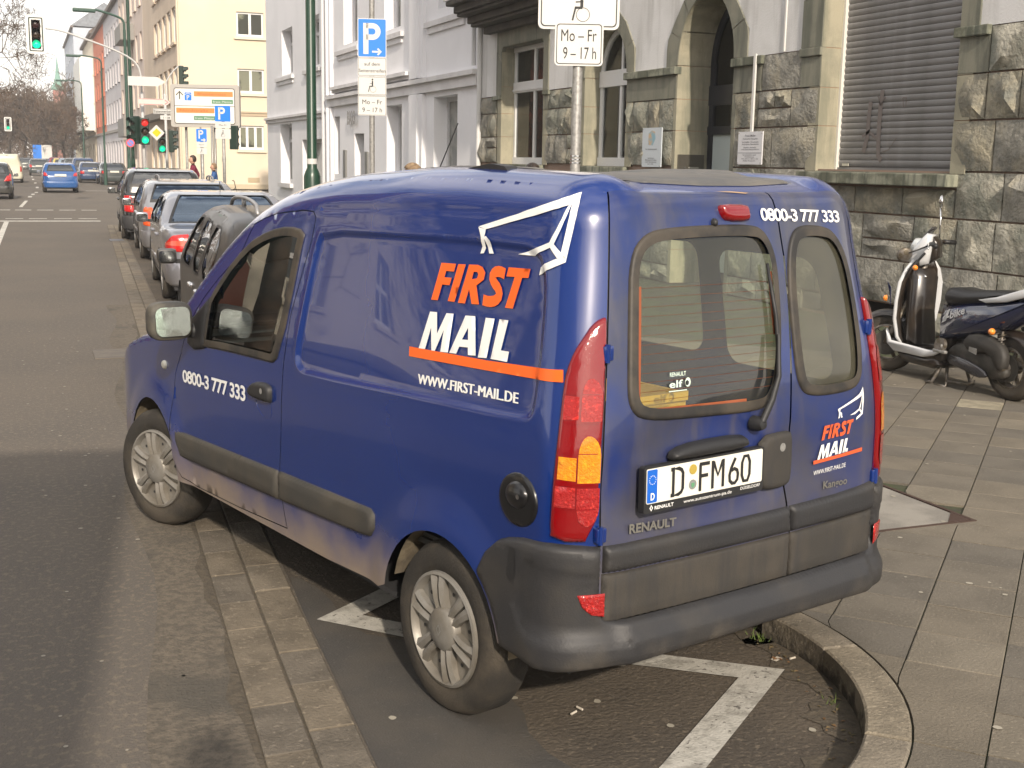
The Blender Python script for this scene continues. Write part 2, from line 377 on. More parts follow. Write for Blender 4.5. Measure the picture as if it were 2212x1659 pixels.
PAINT2 = M('road_paint_far', (.62, .60, .54), .7, col2=(.45, .43, .38), sc=6)
def mark(name, x0, x1, y0, y1, sk=0):
    return flat(name, [(x0, y0), (x1, y0), (x1 + sk, y1), (x0 + sk, y1)], .006, PAINT2)
mark('stop_line', -6, 1.93, 36.0, 36.45)
for x0, x1 in ((-2.6, -2.1), (-1.9, -1.4), (-1.25, -.72), (-.55, -.08), (.07, .55), (.74, 1.22), (1.4, 1.91)): mark('crossing_dash', x0, x1, 37.5, 37.75)
for x0, x1 in ((-2.4, -1.9), (-1.6, -1.1), (-.98, -.47), (-.33, .17), (.35, .85), (1.03, 1.54), (1.72, 2.2)): mark('crossing_dash', x0, x1, 43.2, 43.55)
mark('lane_line', -.66, -.54, 24, 35.9, .10)
for y0, y1, x0, w_ in ((45.8, 52, -.22, .12), (56, 57.6, .10, .15), (59.5, 61, .25, .14), (62.5, 64, .42, .14), (71, 74, .55, .14), (82, 85, .55, .14), (93, 97, .5, .14), (104, 108, .5, .14)): mark('lane_dash', x0, x0 + w_, y0, y1, .2 if y0 < 50 else .04)
for y_, s_ in ((66.5, 1),): mark('lane_line', 2.9, 5.6, y_, y_ + .35)
# gutter strip: two rows of concrete slabs
KER = [M('kerb_stone_%s' % n, c, .9, col2=tuple(x * .68 for x in c), sc=5, mixr=(.38, .65), bump=.8, bsc=70, col3=tuple(x * 1.35 for x in c), sc3=45, mix3=(.55, .7)) for n, c in (('warm', (.18, .150, .110)), ('grey', (.155, .133, .104)), ('pale', (.20, .17, .128)))]
gut = empty('gutter_strip', (0, 0, 0)); gut['kind'] = 'structure'
def slabbox(name, quad, z0, z1, mat, parent, ch=.006):
    mb = MB(); b = inset(quad, ch); n = len(quad)
    vv = [(x, y, z0) for x, y in quad] + [(x, y, z1 - ch * .7) for x, y in quad] + [(x, y, z1) for x, y in b]
    fs = [(i, (i + 1) % n, n + (i + 1) % n, n + i) for i in range(n)] + [(n + i, n + (i + 1) % n, 2 * n + (i + 1) % n, 2 * n + i) for i in range(n)] + [tuple(range(2 * n, 3 * n))]
    return mesh_obj(name, vv, fs, mat, parent)
random.seed(11)
for row in (0, 1):
    y = 1.6 + row * .13
    while y < 34:
        L = random.choice((.30, .33, .36)) if y < 14 else .8
        a, b = .005 + row * .160, .155 + row * .160
        j = random.uniform(-.002, .003)
        quad = [(XL(y) + a, y + .003), (XL(y) + b, y + .003), (XL(y + L) + b, y + L - .003), (XL(y + L) + a, y + L - .003)]
        slabbox('gutter_slab', quad, -.02, .010 + j + row * .002, random.choice(KER[:2] if y < 4.6 else KER), gut, .004)
        y += L
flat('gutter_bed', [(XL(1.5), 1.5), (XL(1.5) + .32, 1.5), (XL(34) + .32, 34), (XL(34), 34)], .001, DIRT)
# raised kerb
kerb = empty('kerb', (0, 0, 0)); kerb['kind'] = 'structure'
KS = [M('granite_kerb_%s' % n, c, .85, col2=tuple(x * .7 for x in c), sc=6, mixr=(.35, .65), bump=.7, bsc=80, col3=tuple(x * 1.3 for x in c), sc3=60, mix3=(.55, .68), dirt=((.030, .026, .021), .0, .075, .85, 14)) for n, c in (('a', (.24, .205, .15)), ('b', (.22, .19, .145)))]
def kpt(a, r): return (1.5 + r * math.cos(R(a)), 3.65 + r * math.sin(R(a)))
angs = [-94, -66, -42, -8, 11.5]
for i in range(len(angs) - 1):
    a0, a1 = angs[i] + .25, angs[i + 1] - .25; n = 7
    quad = [kpt(a0 + (a1 - a0) * k / n, 1.145) for k in range(n + 1)] + [kpt(a1 - (a1 - a0) * k / n, 1.285) for k in range(n + 1)]
    slabbox('kerb_stone', quad[::-1] if False else quad, -.05, .104, KS[i % 2], kerb, .008)
y = 3.88
while y < 34:
    L = 1.0; quad = [(XK(y) - .0, y + .004), (XK(y) + .14, y + .004), (XK(y + L) + .14, y + L - .004), (XK(y + L), y + L - .004)]
    slabbox('kerb_stone', quad, -.05, .104, KS[int(y) % 2], kerb, .008); y += L
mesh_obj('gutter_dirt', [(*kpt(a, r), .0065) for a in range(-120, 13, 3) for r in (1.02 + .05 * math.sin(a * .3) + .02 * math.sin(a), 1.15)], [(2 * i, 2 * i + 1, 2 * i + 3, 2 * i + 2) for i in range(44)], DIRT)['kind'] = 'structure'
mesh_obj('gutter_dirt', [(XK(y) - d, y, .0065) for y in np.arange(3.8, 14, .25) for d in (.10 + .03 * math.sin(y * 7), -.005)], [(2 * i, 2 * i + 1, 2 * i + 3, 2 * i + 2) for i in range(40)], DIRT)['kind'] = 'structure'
# pavement
JOINT = M('pavement_joint', (.045, .040, .028), .95, col2=(.05, .06, .025), sc=3, bump=.6, bsc=60)
pv = [(-6, -12), (9.2, -12), (9.2, 24), (9.2, 48.6), (XK(34) + 1.2, 48.6), (XK(34) + .14, 34)] + [(XK(y) + .14, y) for y in (20, 10, 4)] + [kpt(a, 1.28) for a in range(10, -101, -8)] + [(.15, 3.4), (.15, 1.9), (-6, 1.9)]
pv = [p for p in pv if p != (.15, 3.4)]
mesh_obj('pavement', [(x, y, .088) for x, y in pv], [range(len(pv))], JOINT)['kind'] = 'structure'
SLM = [M('slab_%s' % n, c, .88, col2=tuple(x * .80 for x in c), sc=3, mixr=(.35, .65), bump=.55, bsc=90, col3=tuple(x * 1.28 for x in c), sc3=70, mix3=(.56, .68)) for n, c in (('grey', (.150, .131, .102)), ('dark', (.132, .117, .094)), ('brown', (.166, .143, .108)), ('pale', (.19, .165, .125)))]
SLP = M('slab_sandy', (.30, .265, .19), .9, col2=(.22, .195, .14), sc=9, bump=.5, bsc=90)
paving = empty('paving', (0, 0, 0)); paving['kind'] = 'structure'
dX, dY = Vector((.727, .686)), Vector((-.686, .727)); P0 = Vector((2.63, 3.10)); SZ = .322
SQ = (3.02, 4.37, 4.63, 5.95)            # access cover: x0,x1,y0,y1
vanpx = [(120, 340), (180, 250), (300, 178), (840, 178), (872, 470), (872, 500), (780, 605), (520, 665), (370, 590), (130, 520)]
Rm = Matrix((_r, _u, -_f))
def toscreen(p):
    q = Rm @ (Vector(p) - Vector((0, 0, 1.8296)))
    if q.z > -.1: return None
    return (512 + 1220 * q.x / -q.z, 384 - 1220 * q.y / -q.z)
def push(p):
    x, y = p
    d = math.hypot(x - 1.5, y - 3.65)
    if y < 3.95:
        if d < 1.292 and d > 1e-6: x, y = 1.5 + (x - 1.5) / d * 1.292, 3.65 + (y - 3.65) / d * 1.292
    else: x = max(x, XK(y) + .148)
    if SQ[0] < x < SQ[1] and SQ[2] < y < SQ[3]:
        k = min((x - SQ[0], 0), (SQ[1] - x, 1), (y - SQ[2], 2), (SQ[3] - y, 3))[1]
        if k == 0: x = SQ[0]
        elif k == 1: x = SQ[1]
        elif k == 2: y = SQ[2]
        else: y = SQ[3]
    return (min(x, 8.86), y)
cand = []
random.seed(5)
for i in range(-14, 50):
    off = random.uniform(-.03, .03)
    for j in range(-40, 24):
        g = .004
        cs = [P0 + dX * (SZ * (u_) + off) + dY * (SZ * v_) for u_, v_ in ((j + g * 2, i + g * 2), (j + 1 - g * 2, i + g * 2), (j + 1 - g * 2, i + 1 - g * 2), (j + g * 2, i + 1 - g * 2))]
        c = sum(cs, Vector((0, 0))) / 4
        if not (-3 < c.x < 9.1 and .6 < c.y < 13.2): continue
        if c.x < XK(c.y) and c.y > 3.9: continue
        if math.hypot(c.x - 1.5, c.y - 3.65) < 1.08: continue
        if c.y < 3.9 and c.y > 1.7 and c.x < 1.5: continue
        if SQ[0] + .05 < c.x < SQ[1] - .05 and SQ[2] + .05 < c.y < SQ[3] - .05: continue
        if c.x > 8.9: continue
        s_ = toscreen((c.x, c.y, .1)); vis = s_ is not None and -20 < s_[0] < 1044 and 0 < s_[1] < 800
        hid = vis and inpoly([s_], vanpx)[0]
        cand.append((0 if vis and not hid else (1 if vis else 2), c.length, c, cs, (i, j, off)))
cand.sort(key=lambda t: (t[0], t[1]))
std = None; rest = MB(); cnt = 0
for pr, dist, c, cs, _ in cand:
    P = [tuple(p) for p in dens([tuple(p) for p in cs], .08)]
    Q = [push(p) for p in P]
    moved = max(abs(a[0] - b[0]) + abs(a[1] - b[1]) for a, b in zip(P, Q))
    zt = .100 + random.uniform(-.0015, .0015); mt = random.choice(SLM[:3] + SLM[:2]) if random.random() > .04 else SLM[3]
    if (c - Vector((6.6, 7.04))).length < .2: mt = SLP
    if pr == 0 and cnt < 296:
        cnt += 1
        if moved < 1e-4:
            if std is None:
                std = {}
            if mt.name not in std:
                o = slabbox('slab', [(u_ * SZ * .5 * .984, v_ * SZ * .5 * .984) for u_, v_ in ((-1, -1), (1, -1), (1, 1), (-1, 1))], -.02, 0, mt, paving, .004); std[mt.name] = o.data
            else:
                o = bpy.data.objects.new('slab', std[mt.name]); COL.objects.link(o); o.parent = paving
            o.location = (c.x, c.y, zt); o.rotation_euler = (random.uniform(-.003, .003), random.uniform(-.003, .003), math.atan2(.686, .727) + random.choice((0, 1, 2, 3)) * math.pi / 2)
        else:
            R_ = []
            for q in Q:
                if not R_ or math.hypot(q[0] - R_[-1][0], q[1] - R_[-1][1]) > .004: R_.append(q)
            if len(R_) > 2:
                ar = abs(sum(R_[k][0] * R_[(k + 1) % len(R_)][1] - R_[(k + 1) % len(R_)][0] * R_[k][1] for k in range(len(R_)))) / 2
                if ar > .004:
                    ch = min(.003, ar * .05)
                    n = len(R_); vv = [(x, y, .07) for x, y in R_] + [(x, y, zt) for x, y in R_]
                    mesh_obj('slab', vv, [tuple(range(n, 2 * n))] + [(k, (k + 1) % n, n + (k + 1) % n, n + k) for k in range(n)], mt, paving)
    else:
        rest.cur = [m_.name for m_ in SLM].index(mt.name) if mt in SLM else 0
        n = len(cs); vv = [(*push((p.x, p.y)), .07) for p in cs] + [(*push((p.x, p.y)), zt) for p in cs]
        rest.add(vv, [tuple(range(n, 2 * n))] + [(k, (k + 1) % n, n + (k + 1) % n, n + k) for k in range(n)])
o = rest.build('slabs', SLM, paving); o['kind'] = 'stuff'
STEELB = M('rusty_frame', (.07, .042, .032), .7, .3)
cov = empty('access_cover', (0, 0, 0), label='square concrete access cover in a rusty steel frame, set in the pavement behind the van', cat='access cover')
x0, x1, y0, y1 = SQ
MB().box(x0, x1, y0, y0 + .02, .06, .103).box(x0, x1, y1 - .02, y1, .06, .103).box(x0, x0 + .02, y0 + .02, y1 - .02, .06, .103).box(x1 - .02, x1, y0 + .02, y1 - .02, .06, .103).build('cover_frame', STEELB, cov)
MB().bbox(x0 + .026, x1 - .03, y0 + .026, y1 - .026, .05, .101, .004).build('cover_slab', M('cover_concrete', (.27, .25, .215), .85, col2=(.20, .185, .16), sc=3, bump=.5, bsc=90), cov)
MB().prism([(x1 - .026, y0 + .024), (x1 - .16, y0 + .024), (x1 - .026, y0 + .16)], lambda a, b, d: (a, b, d), .101, .104).build('cover_corner', STEELB, cov)
gum = MB(); random.seed(3)
for k in range(230):
    x, y = random.uniform(2.2, 8.6), random.uniform(2.2, 11)
    if x < XK(y) + .2 or math.hypot(x - 1.5, y - 3.65) < 1.35: continue
    r_ = random.uniform(.006, .017); gum.add([(x + r_ * math.cos(a) * random.uniform(.7, 1.1), y + r_ * math.sin(a) * random.uniform(.7, 1.1), .1035) for a in [k2 * .785 for k2 in range(8)]], [tuple(range(8))])
for k in range(60):
    x, y = random.uniform(-.1, .45), random.uniform(3.6, 14)
    r_ = random.uniform(.005, .012); gum.add([(x + r_ * math.cos(a), y + r_ * math.sin(a), .003) for a in [k2 * .785 for k2 in range(8)]], [tuple(range(8))])
for x, y in ((1.05, 3.66), (1.97, 3.80), (1.49, 3.67), (2.33, 3.12), (1.9, 3.3), (1.75, 3.55), (1.25, 3.2)):
    r_ = .016; gum.add([(x + r_ * math.cos(a) * random.uniform(.7, 1.1), y + r_ * math.sin(a) * random.uniform(.7, 1.1), .0075) for a in [k2 * .785 for k2 in range(8)]], [tuple(range(8))])
gum.build('gum_spots', M('old_gum', (.34, .31, .25), .8))['kind'] = 'stuff'
PAP = M('paper', (.55, .50, .42), .8)
for nm, (x, y), rz, lb in (('cigarette_butt', (1.63, 3.48), .5, 'pale cigarette butt on the bay asphalt behind the rear wheel'), ('cigarette_butt', (1.663, 3.505), 1.9, 'crumpled brownish butt end beside the straight cigarette butt'), ('cigarette_butt', (2.60, 3.63), .2, 'small white butt near the tip of the zigzag marking')):
    o = MB().tube([(-.014, 0, .012), (.014, 0, .012)], .004, 8).build(nm, PAP); o.location = (x, y, .003); o.rotation_euler.z = rz; tag(o, lb, 'cigarette butt')
o = MB().box(-.02, .02, -.012, .012, .006, .008).build('paper_scrap', PAP); o.location = (2.55, 3.66, 0); o.rotation_euler.z = .4; tag(o, 'small scrap of pale paper by the curved kerb', 'litter')
lf = MB(); random.seed(8)
for k in range(70):
    a = random.uniform(-60, 12); r_ = random.uniform(1.02, 1.12); x, y = kpt(a, r_); s_ = random.uniform(.004, .013); t_ = random.uniform(0, 6.28)
    lf.add([(x + s_ * math.cos(t_), y + s_ * math.sin(t_), .010), (x + s_ * .5 * math.cos(t_ + 1.6), y + s_ * .5 * math.sin(t_ + 1.6), .014), (x - s_ * math.cos(t_), y - s_ * math.sin(t_), .010), (x - s_ * .5 * math.cos(t_ + 1.6), y - s_ * .5 * math.sin(t_ + 1.6), .012)], [(0, 1, 2, 3)])
lf.build('fallen_leaves', M('dead_leaf', (.17, .085, .035), .9, col2=(.12, .10, .05), sc=12))['kind'] = 'stuff'
wd = MB()
for cx_, cy_, n in ((2.585, 3.86, 16), (2.50, 3.28, 7), (2.62, 4.0, 9)):
    for k in range(n):
        a = random.uniform(0, 6.28); l_ = random.uniform(.02, .045); x, y = cx_ + random.uniform(-.03, .03), cy_ + random.uniform(-.05, .05)
        wd.add([(x - .002, y, .005), (x + .002, y, .005), (x + l_ * .6 * math.cos(a), y + l_ * .6 * math.sin(a), .005 + l_)], [(0, 1, 2)])
wd.build('weeds', M('weed_green', (.10, .15, .03), .8))['kind'] = 'stuff'
gy = tag(MB().box(.52, .84, 11.55, 12.08, -.02, .012).build('road_gully', M('gully_iron', (.125, .11, .095), .8, 0, col2=(.155, .135, .11), sc=8)), 'flat rectangular iron gully cover in the road left of the gutter strip', 'drain cover')
gy2 = tag(MB().box(1.66, 1.95, 27.7, 28.3, -.02, .014).build('road_gully', M('gully_iron2', (.10, .10, .115), .5, .3)), 'small dark gully grate in the strip beside the parked cars', 'drain cover')
# ================================================================ stone building
FX = 8.9
WALLP = M('grey_plaster', (.70, .695, .685), .9, col2=(.63, .625, .61), sc=1.2, bump=.5, bsc=45, streak=((.30, .29, .27), 3, .5))
RUST = [M('rough_stone_%s' % n, c, .95, col2=c2, sc=5.5, mixr=(.40, .60), bump=1, bsc=20, col3=c3, sc3=2.4, mix3=(.48, .64), det=9) for n, c, c2, c3 in (
    ('ochre', (.35, .32, .24), (.22, .208, .165), (.20, .20, .17)), ('green', (.29, .29, .24), (.20, .203, .165), (.34, .31, .235)),
    ('grey', (.31, .298, .258), (.20, .193, .166), (.34, .315, .25)), ('pale', (.44, .42, .35), (.25, .24, .195), (.22, .225, .185)))]
for m_ in RUST:
    for n in m_.node_tree.nodes:
        if n.type == 'BUMP': n.inputs['Distance'].default_value = .03
SMOOTH = M('dressed_sandstone', (.37, .34, .25), .85, col2=(.29, .275, .205), sc=2.2, bump=.25, bsc=60, streak=((.10, .115, .085), 5, .5))
SMOOTHG = M('greenish_sandstone', (.23, .225, .175), .88, col2=(.185, .183, .145), sc=1.8, bump=.3, bsc=60, streak=((.07, .08, .062), 6, .6))
LEDGE = M('ledge_stone', (.28, .285, .22), .85, col2=(.12, .125, .09), sc=3, bump=.4, bsc=50, streak=((.06, .07, .055), 14, .8))
MORT = M('mortar', (.27, .19, .145), .95, bump=.4, bsc=60)
PINKM = M('pink_mortar', (.30, .20, .13), .95)
WFR = M('white_window_frame', (.72, .72, .71), .4); DIN = M('room_dark', (.05, .047, .04), .9); ROOM = M('room_beige', (.22, .20, .15), .9, col2=(.10, .09, .07), sc=1.2)
DARKFR = M('dark_door_frame', (.018, .020, .026), .35)
def wpane(name='window_reflective', tint=(.55, .55, .5)): return glass(name, tint)
WG = glass('window_glass', (.72, .74, .70)); 
sb = empty('stone_building', (0, 0, 0), label='office building with rough greenish stone base, arched openings and grey plaster above', cat='building')
Y0, Y1, ZT = 4.0, 24.42, 9.0
fr = lambda a, b, d=0: Vector((FX - d, a, b))          # a = world Y, b = height, d = towards the street
def archpoly(c, hw, zb, zs, b, n=16, a0=0, a1=180): return [(c + hw, zb)] + [(c + hw * math.cos(R(a0 + (a1 - a0) * k / n)), zs + b * math.sin(R(a0 + (a1 - a0) * k / n))) for k in range(n + 1)] + [(c - hw, zb)]
OP = dict(shut=[(10.23, 1.82), (12.56, 1.82), (12.56, 4.9), (10.23, 4.9)], door=archpoly(15.29, .76, .0, 3.25, .93), win2=archpoly(18.465, .785, 1.80, 3.25, .80), win1=[(21.05, 1.80), (23.17, 1.80), (23.17, 4.05), (21.05, 4.05)], base=[(10.55, .12), (12.7, .12), (12.7, .35), (10.55, .35)])
sheet('wall_core', [(Y0, 0), (Y1, 0), (Y1, ZT), (Y0, ZT)], list(OP.values()), .9, lambda a, b: (FX + .02, a, b), MORT, sb, flip=True, smooth=False)
# plaster above the stone base
pl_out = [(Y0, 3.24), (9.96, 3.24), (9.96, 4.95), (12.98, 4.95), (12.98, 3.24), (14.20, 3.24), (14.2, 3.6), (14.6, 4.1), (15.29, 4.62), (15.98, 4.1), (16.38, 3.6), (16.38, 3.24), (17.42, 3.24), (17.42, 3.6), (17.75, 4.02), (18.465, 4.50), (19.18, 4.02), (19.50, 3.6), (19.50, 3.13), (20.81, 3.13), (20.81, 4.40), (23.44, 4.40), (23.44, 3.13), (Y1, 3.13), (Y1, ZT), (Y0, ZT)]
sheet('plaster_wall', pl_out, [], .9, lambda a, b: (FX - .012, a, b), WALLP, sb, flip=True, smooth=False)
def ring(outer, inner, name, d=.03, mat=SMOOTHG):
    "dressed surround between two open polylines of equal length"
    n = len(outer); vv = []
    for o_, i_ in zip(outer, inner): vv += [fr(*o_, d), fr(*i_, d), fr(*i_, -.05), fr(*o_, -.05)]
    fs = []
    for k in range(n - 1):
        for j in range(3): fs.append((4 * k + j, 4 * k + 4 + j, 4 * k + 5 + j, 4 * k + 1 + j))
        fs.append((4 * k + 3, 4 * k + 7, 4 * k + 4, 4 * k))
    return mesh_obj(name, vv, fs, mat, sb)
def resamp(p, n):
    p = [Vector(q) for q in p]; L = [0]
    for a, b in zip(p, p[1:]): L.append(L[-1] + (b - a).length)
    out = []
    for k in range(n):
        t = L[-1] * k / (n - 1); i = max(j for j in range(len(L)) if L[j] <= t + 1e-9); i = min(i, len(p) - 2)
        out.append(tuple(p[i] + (p[i + 1] - p[i]) * ((t - L[i]) / max(1e-9, L[i + 1] - L[i]))))
    return out
def surround(outer, inner, k, name='arch_stone', mat=SMOOTHG):
    "split a surround into voussoirs"
    o_, i_ = resamp(outer, k * 4 + 1), resamp(inner, k * 4 + 1)
    for j in range(k):
        a, b = o_[4 * j:4 * j + 5], i_[4 * j:4 * j + 5]
        g = .012
        a = [tuple(Vector(a[0]).lerp(Vector(a[1]), g * 3))] + a[1:4] + [tuple(Vector(a[4]).lerp(Vector(a[3]), g * 3))]
        b = [tuple(Vector(b[0]).lerp(Vector(b[1]), g * 3))] + b[1:4] + [tuple(Vector(b[4]).lerp(Vector(b[3]), g * 3))]
        ring(a, b, name, .030 + random.uniform(0, .004), mat)
surround([(14.20, 3.24), (14.2, 3.6), (14.42, 3.88), (14.75, 4.25), (15.29, 4.62), (15.83, 4.25), (16.16, 3.88), (16.38, 3.6), (16.38, 3.24)], [(15.29 - .765 * math.cos(R(a)), 3.25 + .935 * math.sin(R(a))) for a in range(0, 181, 10)], 7)
surround([(17.42, 3.24), (17.42, 3.6), (17.75, 4.02), (18.465, 4.50), (19.18, 4.02), (19.50, 3.6), (19.50, 3.13)], [(18.465 - .79 * math.cos(R(a)), 3.25 + .805 * math.sin(R(a))) for a in range(0, 181, 10)], 7)
surround([(20.81, 3.13), (20.81, 4.40), (23.44, 4.40), (23.44, 3.13)], [(21.045, 3.13), (21.045, 4.055), (23.175, 4.055), (23.175, 3.13)], 6)
surround([(9.96, 3.25), (9.96, 4.95)], [(10.225, 3.25), (10.225, 4.95)], 3); surround([(12.98, 3.25), (12.98, 4.95)], [(12.565, 3.25), (12.565, 4.95)], 3)
# rough stones
def rough(a0, a1, b0, b1, mat, d=.085, par=sb):
    "rock-faced stone: 12-50 triangles"
    nx = 4 if a1 - a0 > .3 else 3; ny = 3; g = .010; a0 += g; a1 -= g; b0 += g; b1 -= g
    vv = []; seed = random.uniform(0, 99)
    for j in range(ny + 1):
        for i in range(nx + 1):
            u_, w_ = i / nx, j / ny; edge = i in (0, nx) or j in (0, ny)
            dd = .012 if edge else d * (.45 + .9 * noise.noise(Vector((u_ * 2.3 + seed, w_ * 2.3, seed))) + random.uniform(-.1, .35))
            ja = 0 if i in (0, nx) else random.uniform(-.12, .12) / nx * (a1 - a0) * 1.5; jb = 0 if j in (0, ny) else random.uniform(-.12, .12) / ny * (b1 - b0) * 2
            ia = .016 * (1 if i == 0 else -1 if i == nx else 0) * 0; vv.append(fr(a0 + (a1 - a0) * u_ + ja, b0 + (b1 - b0) * w_ + jb, max(.0, dd)))
    W_ = nx + 1; fs = []
    for j in range(ny):
        for i in range(nx):
            a, b, c, e = j * W_ + i, j * W_ + i + 1, (j + 1) * W_ + i + 1, (j + 1) * W_ + i
            fs += [(a, e, c), (a, c, b)] if random.random() < .5 else [(a, e, b), (b, e, c)]
    bd = [i for i in range(W_)] + [j * W_ + nx for j in range(1, ny + 1)] + [ny * W_ + i for i in range(nx - 1, -1, -1)] + [j * W_ for j in range(ny - 1, 0, -1)]
    n0 = len(vv); vv += [Vector((FX + .03, vv[k].y, vv[k].z)) for k in bd]; n = len(bd)
    fs += [(bd[k], bd[(k + 1) % n], n0 + (k + 1) % n, n0 + k) for k in range(n)]
    return mesh_obj('stone', vv, fs, mat, par, True, auto=38)
ROWS = [.10, .36, .84, 1.34, 1.82, 2.33, 2.79, 3.24]
random.seed(21)
def fillrow(a0, a1, b0, b1, lo=.38, hi=.75, cuts=None, mats=(0, 1, 2, 2, 3)):
    a = a0; cs = [a0]
    if cuts: cs = [a0] + list(cuts) + [a1]
    else:
        while a1 - a > hi: a += random.uniform(lo, hi); cs.append(a)
        if a1 - cs[-1] < lo * .6 and len(cs) > 1: cs[-1] = a1
        else: cs.append(a1)
    for p, q in zip(cs, cs[1:]):
        if q - p > .45 and random.random() < .14 and b1 - b0 > .4: 
            m2 = b0 + (b1 - b0) * random.uniform(.4, .6); rough(p, q, b0, m2, RUST[random.choice(mats)]); rough(p, q, m2, b1, RUST[random.choice(mats)])
        else: rough(p, q, b0, b1, RUST[random.choice(mats)], .09)
def dressed(a0, a1, b0, b1, mat=SMOOTHG, d=.022, x1=.05, name='dressed_stone', g=.003):
    return MB().bbox(FX - d, FX + x1, a0 + g, a1 - g, b0 + g, b1 - g, .006).build(name, mat, sb)
for r0, r1 in zip(ROWS, ROWS[1:]):
    if r1 <= 1.83: # plinth and wall below the sills
        if r0 < .3: fillrow(Y0, 10.55, r0, r1); fillrow(12.7, 14.45, r0, r1); 
        elif r1 < 1.5: fillrow(Y0, 14.45, r0, r1, .5, .95, cuts=None)
        else: fillrow(Y0, 10.12, r0, r1); fillrow(10.13, 12.73, 1.34, 1.64, .5, .9, cuts=(10.94, 11.77)); fillrow(12.75, 14.45, r0, r1, cuts=(13.77,))
        fillrow(16.13, Y1, r0, r1 if r1 < 1.5 else 1.68, .45, .9)
    elif r0 < 2.7:
        if r0 < 2.0: fillrow(Y0, 10.21, 1.82, 2.33, cuts=(7.0, 7.6, 8.2, 8.9, 9.64), mats=(1, 3, 0, 2)); fillrow(12.58, 14.45, r0, r1, cuts=(13.55,), mats=(2, 0))
        else: fillrow(Y0, 9.80, r0, r1, cuts=(7.2, 7.7, 8.4, 8.95, 9.35), mats=(3, 0, 2)); rough(9.80, 10.21, r0, r1, RUST[0]); rough(12.58, 13.16, r0, r1, RUST[2]); rough(13.16, 13.90, r0, 2.57, RUST[2]); rough(13.16, 13.52, 2.57, r1, RUST[0]); rough(13.52, 13.9, 2.57, r1, RUST[2]); rough(13.9, 14.48, r0, r1, RUST[0])
        fillrow(16.13, 17.62, r0, r1, .32, .6, mats=(0, 0, 3, 1)); fillrow(19.49, 20.98, r0, r1, .35, .7, mats=(1, 1, 0, 2)); fillrow(23.46, Y1, r0, r1, .4, .6, mats=(2, 2, 0))
    else:
        fillrow(Y0, 9.80, r0, r1, cuts=(7.5, 8.2, 9.0), mats=(3, 3, 2)); dressed(9.80, 10.225, r0, 3.15); dressed(12.57, 12.98, r0, 3.15); rough(12.98, 13.84, r0, r1, RUST[2]); dressed(13.84, 14.50, r0, 3.13)
        dressed(16.08, 17.66, r0, 3.13, SMOOTHG); rough(19.70, 20.30, 2.79, 3.12, RUST[1]); dressed(19.49, 19.69, 2.79, 3.12); rough(20.30, 20.78, 2.79, 3.12, RUST[1]); dressed(20.79, 20.99, 2.79, 3.05); rough(23.66, Y1, 2.79, 3.12, RUST[2]); dressed(23.46, 23.65, 2.79, 3.05)
# ledges (projecting caps)
def ledge(a0, a1, b0, b1, d=.07, n=1, mat=LEDGE, name='ledge'):
    for k in range(n): MB().bbox(FX - d, FX + .04, a0 + (a1 - a0) * k / n + .002, a0 + (a1 - a0) * (k + 1) / n - .002, b0, b1, .012).build(name, mat, sb)
ledge(9.80, 10.28, 3.15, 3.25); ledge(12.56, 13.0, 3.15, 3.25, .05, 1, SMOOTHG); ledge(13.80, 14.54, 3.13, 3.24, .07, 1); ledge(16.04, 17.70, 3.13, 3.24, .08, 2); ledge(19.45, 19.75, 3.05, 3.13, .05); ledge(20.75, 21.04, 3.05, 3.13, .05); ledge(23.18, 23.66, 3.05, 3.13, .05)
ledge(10.10, 12.75, 1.66, 1.79, .17, 2, LEDGE, 'window_ledge'); ledge(17.60, 19.42, 1.69, 1.79, .08, 1, LEDGE, 'window_ledge'); ledge(21.0, 23.5, 1.69, 1.79, .08, 1, LEDGE, 'window_ledge')
# jambs: dressed blocks with pink joints
def jamb(edge, sgn, zs, depth, mat=SMOOTH, w=.22):
    for z0, z1 in zip(zs, zs[1:]):
        a, b = (edge, edge + w) if sgn > 0 else (edge - w, edge)
        MB().bbox(FX - .018, FX + depth, a, b, z0 + .004, z1 - .004, .004).build('jamb_stone', mat, sb)
    a, b = (edge + .004, edge + w) if sgn > 0 else (edge - w, edge - .004)
    MB().box(FX - .010, FX + depth, a, b, zs[0], zs[-1]).build('jamb_joint', PINKM, sb)
jamb(12.56, 1, [1.79, 2.33, 2.78, 3.24, 3.9, 4.9], .36); jamb(10.23, -1, [1.79, 2.33, 2.78, 3.24, 3.9, 4.9], .36)
jamb(19.25, 1, [1.79, 2.33, 2.78, 3.25], .32); jamb(17.68, -1, [1.79, 2.33, 2.78, 3.25], .32); jamb(23.17, 1, [1.79, 2.33, 2.78, 3.3, 4.05], .30); jamb(21.05, -1, [1.79, 2.33, 2.78, 3.3, 4.05], .30)
jamb(16.05, 1, [.1, .6, 1.1, 1.6, 2.33, 2.78, 3.25], .54, SMOOTH, .09); jamb(14.53, -1, [.1, .6, 1.1, 1.6, 2.33, 2.78, 3.25], .54, SMOOTHG, .09)
def intrados(c, hw, zs, b, depth, k=6):
    for j in range(k):
        a0, a1 = 180 * j / k + .5, 180 * (j + 1) / k - .5; n = 5; vv = []
        for i in range(n + 1):
            a = R(a0 + (a1 - a0) * i / n)
            for s_, x in ((1, -.02), (1, depth), (1.12, depth), (1.12, -.02)): vv.append(fr(c + hw * s_ * math.cos(a), zs + b * s_ * math.sin(a), -x))
        fs = [(4 * i + q, 4 * i + 4 + q, 4 * i + 4 + (q + 1) % 4, 4 * i + (q + 1) % 4) for i in range(n) for q in range(4)]
        mesh_obj('arch_stone', vv, fs, SMOOTH, sb)
intrados(15.29, .76, 3.25, .93, .54); intrados(18.465, .785, 3.25, .80, .32)
